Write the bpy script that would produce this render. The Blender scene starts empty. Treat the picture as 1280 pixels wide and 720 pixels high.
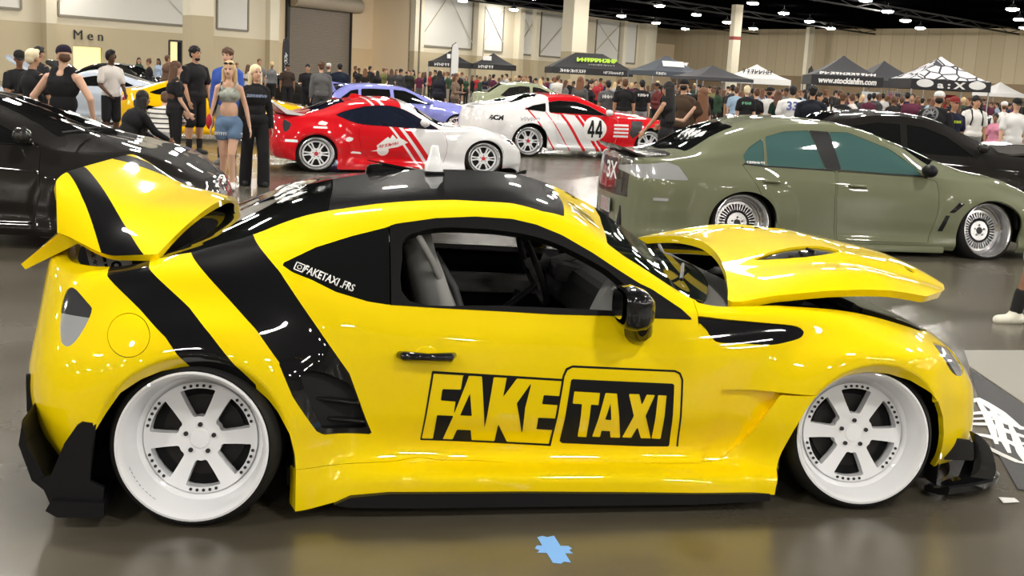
import bpy, bmesh, math, random
import numpy as np
from mathutils import Vector, Matrix, Euler
random.seed(7)
C = bpy.context.scene.collection
PI = math.pi

# ------------------------------------------------------------------ materials
MATS = {}
def mat(name, color, rough=0.5, metal=0.0, coat=0.0, emit=None, emit_s=0.0, alpha=1.0, trans=0.0, spec=0.5, bump=None, noise=None, ior=1.45):
    if name in MATS: return MATS[name]
    m = bpy.data.materials.new(name); m.use_nodes = True
    nt = m.node_tree; b = nt.nodes['Principled BSDF']
    b.inputs['Base Color'].default_value = (*color, 1)
    b.inputs['Roughness'].default_value = rough
    b.inputs['Metallic'].default_value = metal
    b.inputs['Coat Weight'].default_value = coat
    b.inputs['Coat Roughness'].default_value = 0.03
    b.inputs['Alpha'].default_value = alpha
    b.inputs['Transmission Weight'].default_value = trans
    b.inputs['Specular IOR Level'].default_value = spec
    b.inputs['IOR'].default_value = ior
    if emit:
        b.inputs['Emission Color'].default_value = (*emit, 1); b.inputs['Emission Strength'].default_value = emit_s
    if noise:   # (scale, amount) subtle tone variation of the surface itself
        tc = nt.nodes.new('ShaderNodeTexCoord'); n = nt.nodes.new('ShaderNodeTexNoise'); n.inputs['Scale'].default_value = noise[0]
        n.inputs['Detail'].default_value = 4
        mx = nt.nodes.new('ShaderNodeMix'); mx.data_type = 'RGBA'; mx.blend_type = 'MULTIPLY'; mx.inputs[0].default_value = 1
        mx.inputs[6].default_value = (*color, 1)
        mr = nt.nodes.new('ShaderNodeMapRange'); mr.inputs[3].default_value = 1 - noise[1]; mr.inputs[4].default_value = 1 + noise[1]
        nt.links.new(tc.outputs['Object'], n.inputs['Vector']); nt.links.new(n.outputs['Fac'], mr.inputs[0])
        nt.links.new(mr.outputs[0], mx.inputs[7]); nt.links.new(mx.outputs[2], b.inputs['Base Color'])
    if bump:
        tc = nt.nodes.new('ShaderNodeTexCoord'); n = nt.nodes.new('ShaderNodeTexNoise'); n.inputs['Scale'].default_value = bump[0]
        bp = nt.nodes.new('ShaderNodeBump'); bp.inputs['Strength'].default_value = bump[1]; bp.inputs['Distance'].default_value = 0.01
        nt.links.new(tc.outputs['Object'], n.inputs['Vector']); nt.links.new(n.outputs['Fac'], bp.inputs['Height']); nt.links.new(bp.outputs[0], b.inputs['Normal'])
    MATS[name] = m
    return m
def cloth(name, c): return mat(name, c, rough=0.85, spec=0.2)

# ------------------------------------------------------------------ object helpers
def link(o, parent=None):
    C.objects.link(o)
    if parent is not None: o.parent = parent
    return o
def tag(o, label=None, cat=None, group=None, kind=None):
    if label: o['label'] = label
    if cat: o['category'] = cat
    if group: o['group'] = group
    if kind: o['kind'] = kind
    return o
def thing(name, label, cat, loc=(0, 0, 0), rz=0.0, group=None):
    o = bpy.data.objects.new(name, None); o.empty_display_size = 0.1
    o.location = loc; o.rotation_euler = (0, 0, rz); link(o)
    return tag(o, label, cat, group)
def copy_tree(o, parent=None):
    c = o.copy(); C.objects.link(c)
    if parent is not None: c.parent = parent
    for ch in o.children: copy_tree(ch, c)
    return c
def obj_bm(name, bm, m, parent=None, smooth=False, auto=None):
    me = bpy.data.meshes.new(name); bmesh.ops.recalc_face_normals(bm, faces=bm.faces); bm.to_mesh(me); bm.free()
    for x in (m if isinstance(m, (list, tuple)) else [m]): me.materials.append(x)
    if smooth:
        me.polygons.foreach_set('use_smooth', [True] * len(me.polygons))
        if auto: me.set_sharp_from_angle(angle=math.radians(auto))
    return link(bpy.data.objects.new(name, me), parent)
def T(loc=(0, 0, 0), rot=(0, 0, 0), s=(1, 1, 1)):
    return Matrix.Translation(loc) @ Euler(rot).to_matrix().to_4x4() @ Matrix.Diagonal((*s, 1))
def setmi(bm, n0, mi):
    bm.faces.ensure_lookup_table()
    for f in bm.faces[n0:]: f.material_index = mi
def bx(bm, c, s, rot=(0, 0, 0), bev=0.0, mi=0, mtx=None):
    n0 = len(bm.faces)
    M = T(c, rot, s)
    if mtx: M = mtx @ M
    r = bmesh.ops.create_cube(bm, size=1, matrix=M)
    if bev:
        es = list({e for v in r['verts'] for e in v.link_edges})
        bmesh.ops.bevel(bm, geom=es, offset=bev, segments=2, profile=0.6, affect='EDGES')
    setmi(bm, n0, mi)
def cyl(bm, p, q, r1, r2=None, n=12, mi=0, cap=True):
    n0 = len(bm.faces); p = Vector(p); q = Vector(q); d = q - p; r2 = r1 if r2 is None else r2
    M = Matrix.Translation((p + q) / 2) @ d.to_track_quat('Z', 'Y').to_matrix().to_4x4()
    bmesh.ops.create_cone(bm, cap_ends=cap, segments=n, radius1=r1, radius2=max(r2, 1e-5), depth=d.length, matrix=M)
    setmi(bm, n0, mi)
def sph(bm, c, r, s=(1, 1, 1), rot=(0, 0, 0), n=12, mi=0):
    n0 = len(bm.faces)
    bmesh.ops.create_uvsphere(bm, u_segments=n, v_segments=max(6, n * 2 // 3), radius=r, matrix=T(c, rot, s)); setmi(bm, n0, mi)
def tube(bm, pts, r, n=8, mi=0, closed=False):
    """a bent round bar through pts; r may be a list"""
    n0 = len(bm.faces); pts = [Vector(p) for p in pts]; N = len(pts); rings = []
    up = None
    for i, p in enumerate(pts):
        a = pts[i - 1] if (i > 0 or closed) else p; b = pts[(i + 1) % N] if (i < N - 1 or closed) else p
        t = (b - a).normalized()
        if up is None: up = t.orthogonal().normalized()
        up = (up - t * up.dot(t)).normalized(); s = t.cross(up)
        rr = r[i] if isinstance(r, (list, tuple)) else r
        rings.append([bm.verts.new(p + (up * math.cos(2 * PI * k / n) + s * math.sin(2 * PI * k / n)) * rr) for k in range(n)])
    for i in range(N if closed else N - 1):
        A = rings[i]; B = rings[(i + 1) % N]
        for k in range(n): bm.faces.new((A[k], A[(k + 1) % n], B[(k + 1) % n], B[k]))
    if not closed:
        bm.faces.new(rings[0][::-1]); bm.faces.new(rings[-1])
    setmi(bm, n0, mi)
def lathe(bm, prof, n=48, axis='Y', mi=0, closed=False, mtx=None):
    """prof: list of (r, a): a along the axis"""
    n0 = len(bm.faces); rings = []
    for r, a in prof:
        ring = []
        for k in range(n):
            t = 2 * PI * k / n; c, s = math.cos(t) * r, math.sin(t) * r
            v = Vector((c, a, s)) if axis == 'Y' else Vector((c, s, a)) if axis == 'Z' else Vector((a, c, s))
            ring.append(bm.verts.new(mtx @ v if mtx else v))
        rings.append(ring)
    m = len(rings)
    for i in range(m if closed else m - 1):
        A = rings[i]; B = rings[(i + 1) % m]
        for k in range(n): bm.faces.new((A[k], A[(k + 1) % n], B[(k + 1) % n], B[k]))
    setmi(bm, n0, mi)
def prism(bm, poly, y0, y1, axis='y', mi=0, mtx=None):
    """extrude a 2-D polygon [(a,b)] between y0 and y1 (a,b are x,z for axis y; x,y for axis z; y,z for axis x)"""
    n0 = len(bm.faces)
    def P(a, b, h):
        v = Vector((a, h, b)) if axis == 'y' else Vector((a, b, h)) if axis == 'z' else Vector((h, a, b))
        return mtx @ v if mtx else v
    A = [bm.verts.new(P(a, b, y0)) for a, b in poly]; B = [bm.verts.new(P(a, b, y1)) for a, b in poly]
    n = len(poly)
    fs = [bm.faces.new(A[::-1]), bm.faces.new(B)]
    for i in range(n): bm.faces.new((A[i], A[(i + 1) % n], B[(i + 1) % n], B[i]))
    bmesh.ops.triangulate(bm, faces=[f for f in fs if len(f.verts) > 4])
    setmi(bm, n0, mi)

# ------------------------------------------------------------------ lofted surfaces that can be cut along drawn outlines
def hermite(K, t, tq):
    """K (n,...) knots at t, evaluated at tq: cubic with finite-difference slopes, limited against overshoot"""
    K = np.asarray(K, float); d = np.diff(K, axis=0); h = np.diff(t)
    sl = d / h.reshape((-1,) + (1,) * (K.ndim - 1))
    m = np.zeros_like(K); m[0] = sl[0]; m[-1] = sl[-1]
    hh0 = h[:-1].reshape((-1,) + (1,) * (K.ndim - 1)); hh1 = h[1:].reshape((-1,) + (1,) * (K.ndim - 1))
    mid = (sl[:-1] * hh1 + sl[1:] * hh0) / (hh0 + hh1)
    lim = 3 * np.minimum(np.abs(sl[:-1]), np.abs(sl[1:])) + 0.35 * np.minimum(1, np.abs(sl[:-1]) + np.abs(sl[1:]))
    m[1:-1] = np.clip(mid, -lim, lim)
    i = np.clip(np.searchsorted(t, tq, side='right') - 1, 0, len(t) - 2)
    H = h[i]; s = (tq - t[i]) / H
    sh = (-1,) + (1,) * (K.ndim - 1); s = s.reshape(sh); H = H.reshape(sh)
    return ((2 * s**3 - 3 * s**2 + 1) * K[i] + (s**3 - 2 * s**2 + s) * H * m[i] + (-2 * s**3 + 3 * s**2) * K[i + 1] + (s**3 - s**2) * H * m[i + 1])
def grid_normals(G):
    du = np.gradient(G, axis=0); dv = np.gradient(G, axis=1)
    n = np.cross(du, dv); L = np.linalg.norm(n, axis=2, keepdims=True); n = n / np.maximum(L, 1e-9)
    return n
class Patch:
    """vertices, normals, polygons; cut() keeps the part where a field is positive"""
    def __init__(s, V, N, F): s.V = V; s.N = N; s.F = F
    @staticmethod
    def from_grid(G, N=None):
        a, b, _ = G.shape; idx = np.arange(a * b).reshape(a, b)
        F = np.stack([idx[:-1, :-1], idx[1:, :-1], idx[1:, 1:], idx[:-1, 1:]], -1).reshape(-1, 4)
        if N is None: N = grid_normals(G)
        return Patch(G.reshape(-1, 3), N.reshape(-1, 3), [tuple(f) for f in F.tolist()])
    def cut(s, field):
        d = field(s.V) if callable(field) else field
        d = np.where(np.abs(d) < 1e-7, 1e-7, d); pos = d > 0
        V = list(s.V); N = list(s.N); out = []; cache = {}; dl = d.tolist(); pl = pos.tolist()
        def mid(i, j):
            k = (i, j) if i < j else (j, i)
            if k not in cache:
                a, b = k; t = dl[a] / (dl[a] - dl[b])
                cache[k] = len(V); V.append(s.V[a] + (s.V[b] - s.V[a]) * t); n = s.N[a] + (s.N[b] - s.N[a]) * t
                N.append(n / max(1e-9, np.linalg.norm(n)))
            return cache[k]
        for f in s.F:
            c = [pl[i] for i in f]
            if all(c): out.append(f); continue
            if not any(c): continue
            g = []
            n = len(f)
            for k in range(n):
                i, j = f[k], f[(k + 1) % n]
                if c[k]: g.append(i)
                if c[k] != c[(k + 1) % n]: g.append(mid(i, j))
            if len(g) >= 3: out.append(tuple(g))
        return Patch(np.array(V), np.array(N), out).compact()
    def compact(s):
        if not s.F: return Patch(np.zeros((0, 3)), np.zeros((0, 3)), [])
        used = np.zeros(len(s.V), bool)
        for f in s.F: used[list(f)] = True
        m = np.cumsum(used) - 1
        return Patch(s.V[used], s.N[used], [tuple(int(m[i]) for i in f) for f in s.F])
    def offset(s, d): return Patch(s.V + s.N * d, s.N, s.F)
    def mirror(s):
        k = np.array([1, -1, 1.0]); return Patch(s.V * k, s.N * k, [f[::-1] for f in s.F])
    def xf(s, M):
        A = np.array(M.to_3x3()); t = np.array(M.translation)
        return Patch(s.V @ A.T + t, s.N @ A.T, s.F)
    def rim(s, depth):
        """a wall running inward from every open edge"""
        cnt = {}
        for f in s.F:
            for k in range(len(f)):
                i, j = f[k], f[(k + 1) % len(f)]; cnt[(i, j)] = 1
        be = [(i, j) for (i, j) in cnt if (j, i) not in cnt]
        V = []; N = []; F = []
        for i, j in be:
            a, b = s.V[i], s.V[j]
            if abs(a[1]) < 1e-5 and abs(b[1]) < 1e-5: continue
            na, nb = s.N[i], s.N[j]
            o = np.cross(b - a, na + nb); o = o / max(1e-9, np.linalg.norm(o))
            q = len(V); V += [b, a, a - na * depth, b - nb * depth]; N += [o] * 4; F.append((q, q + 1, q + 2, q + 3))
        return Patch(np.array(V).reshape(-1, 3), np.array(N).reshape(-1, 3), F)
def join(ps):
    V = []; N = []; F = []; k = 0
    for p in ps:
        if not len(p.V): continue
        V.append(p.V); N.append(p.N); F += [tuple(i + k for i in f) for f in p.F]; k += len(p.V)
    return Patch(np.concatenate(V), np.concatenate(N), F)
def patch_obj(name, layers, parent=None):
    """layers: [(Patch, material)] joined into one mesh with its own normals"""
    layers = [(p, m) for p, m in layers if len(p.F)]
    ms = []
    for _, m in layers:
        if m not in ms: ms.append(m)
    P = join([p for p, _ in layers]); mi = []
    for p, m in layers: mi += [ms.index(m)] * len(p.F)
    me = bpy.data.meshes.new(name); me.from_pydata(P.V.tolist(), [], P.F)
    for m in ms: me.materials.append(m)
    me.polygons.foreach_set('material_index', mi); me.polygons.foreach_set('use_smooth', [True] * len(mi))
    me.update()
    me.normals_split_custom_set_from_vertices(P.N.tolist())
    return link(bpy.data.objects.new(name, me), parent)
def sdf(poly, A, B):
    """signed distance (inside positive) of points (A,B) to a closed outline"""
    poly = np.asarray(poly, float); p = np.stack([A, B], -1)
    best = np.full(len(A), 1e9); ins = np.zeros(len(A), bool)
    n = len(poly)
    for i in range(n):
        a = poly[i]; b = poly[(i + 1) % n]; e = b - a; w = p - a
        t = np.clip((w @ e) / max(1e-12, e @ e), 0, 1); q = w - t[:, None] * e
        best = np.minimum(best, (q * q).sum(1))
        c = ((a[1] > p[:, 1]) != (b[1] > p[:, 1]))
        with np.errstate(divide='ignore', invalid='ignore'):
            xi = a[0] + (p[:, 1] - a[1]) * (b[0] - a[0]) / (b[1] - a[1] if b[1] != a[1] else 1e-12)
        ins ^= c & (p[:, 0] < xi)
    d = np.sqrt(best)
    return np.where(ins, d, -d)
def smooth_poly(pts, n=6, closed=True):
    """round an outline by a spline through its points"""
    P = np.asarray(pts, float); out = []
    N = len(P)
    for i in range(N if closed else N - 1):
        p0 = P[(i - 1) % N] if closed or i > 0 else P[i]; p1 = P[i]; p2 = P[(i + 1) % N]; p3 = P[(i + 2) % N] if closed or i < N - 2 else P[(i + 1) % N]
        for k in range(n):
            t = k / n
            out.append(0.5 * ((2 * p1) + (-p0 + p2) * t + (2 * p0 - 5 * p1 + 4 * p2 - p3) * t * t + (-p0 + 3 * p1 - 3 * p2 + p3) * t**3))
    if not closed: out.append(P[-1])
    return np.array(out)
def inside_xz(poly, grow=0.0): return lambda V: sdf(poly, V[:, 0], V[:, 2]) + grow
def outside_xz(poly, grow=0.0): return lambda V: -sdf(poly, V[:, 0], V[:, 2]) - grow
def inside_xy(poly, grow=0.0): return lambda V: sdf(poly, V[:, 0], V[:, 1]) + grow
def outside_xy(poly, grow=0.0): return lambda V: -sdf(poly, V[:, 0], V[:, 1]) - grow
def loft(net, nu, nv):
    """net (stations, columns, 3) -> fine grid"""
    net = np.asarray(net, float)
    tu = np.concatenate([[0], np.cumsum(np.linalg.norm(np.diff(net, axis=0), axis=2).mean(1))])
    tv = np.concatenate([[0], np.cumsum(np.linalg.norm(np.diff(net, axis=1), axis=2).mean(0))])
    uq = np.linspace(0, tu[-1], nu); vq = np.linspace(0, tv[-1], nv)
    g = hermite(net, tu, uq); g = hermite(np.swapaxes(g, 0, 1), tv, vq)
    return np.swapaxes(g, 0, 1)
# ------------------------------------------------------------------ the low coupe: control net of its right half (x forward from the rear axle, y to the left, z up)
def coupe_net():
    # per station: columns c0..c9 = bottom edge, skirt bulge, door bottom, low door, crease, belt/shoulder, glass middle, rail, roof edge, centre line : (x, y, z)
    R = []
    def st(x, ys, zs, xs=None):
        xs = xs or [x] * 10
        R.append([(xs[i], -ys[i], zs[i]) for i in range(10)])
    #            c0   c1   c2   c3   c4   c5   c6   c7   c8   c9
    st(-.72, [0, 0, 0, 0, 0, 0, 0, 0, 0, 0],                              [.20, .25, .32, .44, .62, .86, .88, .885, .89, .895], [-.58, -.61, -.64, -.65, -.63, -.59, -.575, -.57, -.565, -.56])
    st(-.70, [.36, .36, .36, .36, .36, .36, .33, .26, .15, 0],            [.20, .25, .32, .44, .62, .855, .878, .885, .89, .895], [-.57, -.60, -.625, -.64, -.615, -.575, -.56, -.555, -.55, -.545])
    st(-.62, [.62, .63, .64, .645, .62, .54, .49, .40, .22, 0],           [.20, .25, .32, .44, .62, .845, .872, .88, .888, .892], [-.53, -.56, -.58, -.595, -.57, -.52, -.51, -.505, -.50, -.495])
    st(-.50, [.75, .765, .78, .79, .76, .655, .58, .48, .27, 0],          [.20, .25, .32, .44, .62, .835, .868, .88, .886, .89],  [-.46, -.48, -.50, -.51, -.49, -.44, -.435, -.43, -.43, -.43])
    st(-.30, [.82, .835, .85, .86, .845, .725, .635, .52, .30, 0],        [.18, .23, .31, .45, .64, .86, .878, .885, .89, .895],  [-.30, -.30, -.30, -.30, -.30, -.29, -.29, -.29, -.29, -.29])
    st(0.0, [.84, .86, .87, .88, .865, .765, .665, .55, .40, 0],          [.16, .21, .30, .45, .65, .89, .945, .96, .965, .965])
    st(.35, [.89, .88, .86, .865, .86, .80, .72, .635, .53, 0],           [.05, .12, .25, .42, .64, .85, .955, 1.025, 1.085, 1.125])
    st(.65, [.90, .895, .835, .845, .85, .80, .715, .625, .525, 0],       [.088, .15, .225, .40, .62, .80, .95, 1.075, 1.135, 1.195])
    st(1.0, [.905, .90, .80, .835, .85, .795, .71, .62, .52, 0],          [.092, .15, .195, .38, .61, .78, .95, 1.095, 1.155, 1.225])
    st(1.35, [.905, .90, .80, .835, .85, .795, .715, .635, .535, 0],      [.088, .145, .19, .38, .605, .77, .92, 1.055, 1.125, 1.205])
    st(1.65, [.905, .90, .80, .835, .85, .79, .755, .705, .64, 0],        [.082, .14, .185, .38, .60, .765, .825, .895, .945, 1.085])
    st(1.95, [.91, .90, .80, .835, .85, .795, .77, .735, .67, 0],         [.075, .13, .18, .38, .60, .76, .775, .79, .80, .905])
    st(2.25, [.90, .885, .83, .84, .85, .805, .765, .70, .52, 0],         [.075, .13, .20, .38, .59, .755, .785, .80, .80, .805])
    st(2.57, [.86, .865, .86, .86, .87, .845, .77, .67, .45, 0],          [.15, .19, .25, .41, .59, .72, .765, .785, .78, .775])
    st(2.85, [.83, .85, .86, .87, .875, .83, .735, .62, .40, 0],          [.14, .18, .24, .38, .52, .645, .69, .715, .715, .72])
    st(3.02, [.72, .74, .76, .765, .765, .715, .63, .51, .31, 0],           [.13, .17, .22, .33, .46, .575, .62, .645, .66, .67],   [3.10, 3.105, 3.11, 3.11, 3.095, 3.06, 3.05, 3.05, 3.05, 3.05])
    st(3.14, [.57, .58, .60, .605, .60, .55, .48, .38, .22, 0],            [.12, .16, .21, .31, .43, .515, .555, .58, .60, .61],     [3.24, 3.25, 3.255, 3.25, 3.23, 3.19, 3.18, 3.175, 3.175, 3.175])
    st(3.22, [.36, .36, .37, .37, .36, .33, .28, .22, .12, 0],            [.12, .16, .21, .30, .39, .46, .50, .525, .54, .55],     [3.33, 3.34, 3.345, 3.34, 3.32, 3.28, 3.265, 3.26, 3.255, 3.255])
    st(3.25, [0, 0, 0, 0, 0, 0, 0, 0, 0, 0],                              [.12, .16, .21, .30, .38, .45, .485, .505, .52, .53],    [3.365, 3.375, 3.38, 3.375, 3.355, 3.315, 3.30, 3.295, 3.29, 3.285])
    return np.array(R)
def sstep(a, b, x):
    t = np.clip((x - a) / (b - a), 0, 1); return t * t * (3 - 2 * t)
COUPE_WB = 2.565
def flare(V, rear=True, front=True):
    """push the sheet metal out round the wheels"""
    out = np.zeros(len(V)); x, z = V[:, 0], V[:, 2]
    if rear:
        r = np.hypot(x, z - .30)
        b = (1 - sstep(.33, .62, r)) * (1 - sstep(.70, .86, z)) * .085
        b *= 1 - sstep(.30, .31, -(r - .62))  # keep shape
        b = np.where(r < .33, .085 - (.33 - r) * .95, b)
        out = np.maximum(out, np.where(x > .36, b * (1 - sstep(.36, .66, x)), b))
    if front:
        r = np.hypot(x - COUPE_WB - .035, z - .30)
        b = (1 - sstep(2.78, 3.08, x)) * (1 - sstep(.305, .55, r)) * (1 - sstep(.62, .76, z)) * .075
        b = np.where(r < .305, .075 - (.305 - r) * .95, b)
        out = np.maximum(out, b)
    return out
def flared(G, rear=True, front=True):
    g = G.copy(); f = flare(G.reshape(-1, 3), rear, front).reshape(G.shape[:2])
    n = grid_normals(G); w = np.clip(-n[:, :, 1] * 1.3, 0, 1)
    g[:, :, 1] -= f * w
    return g
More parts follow.
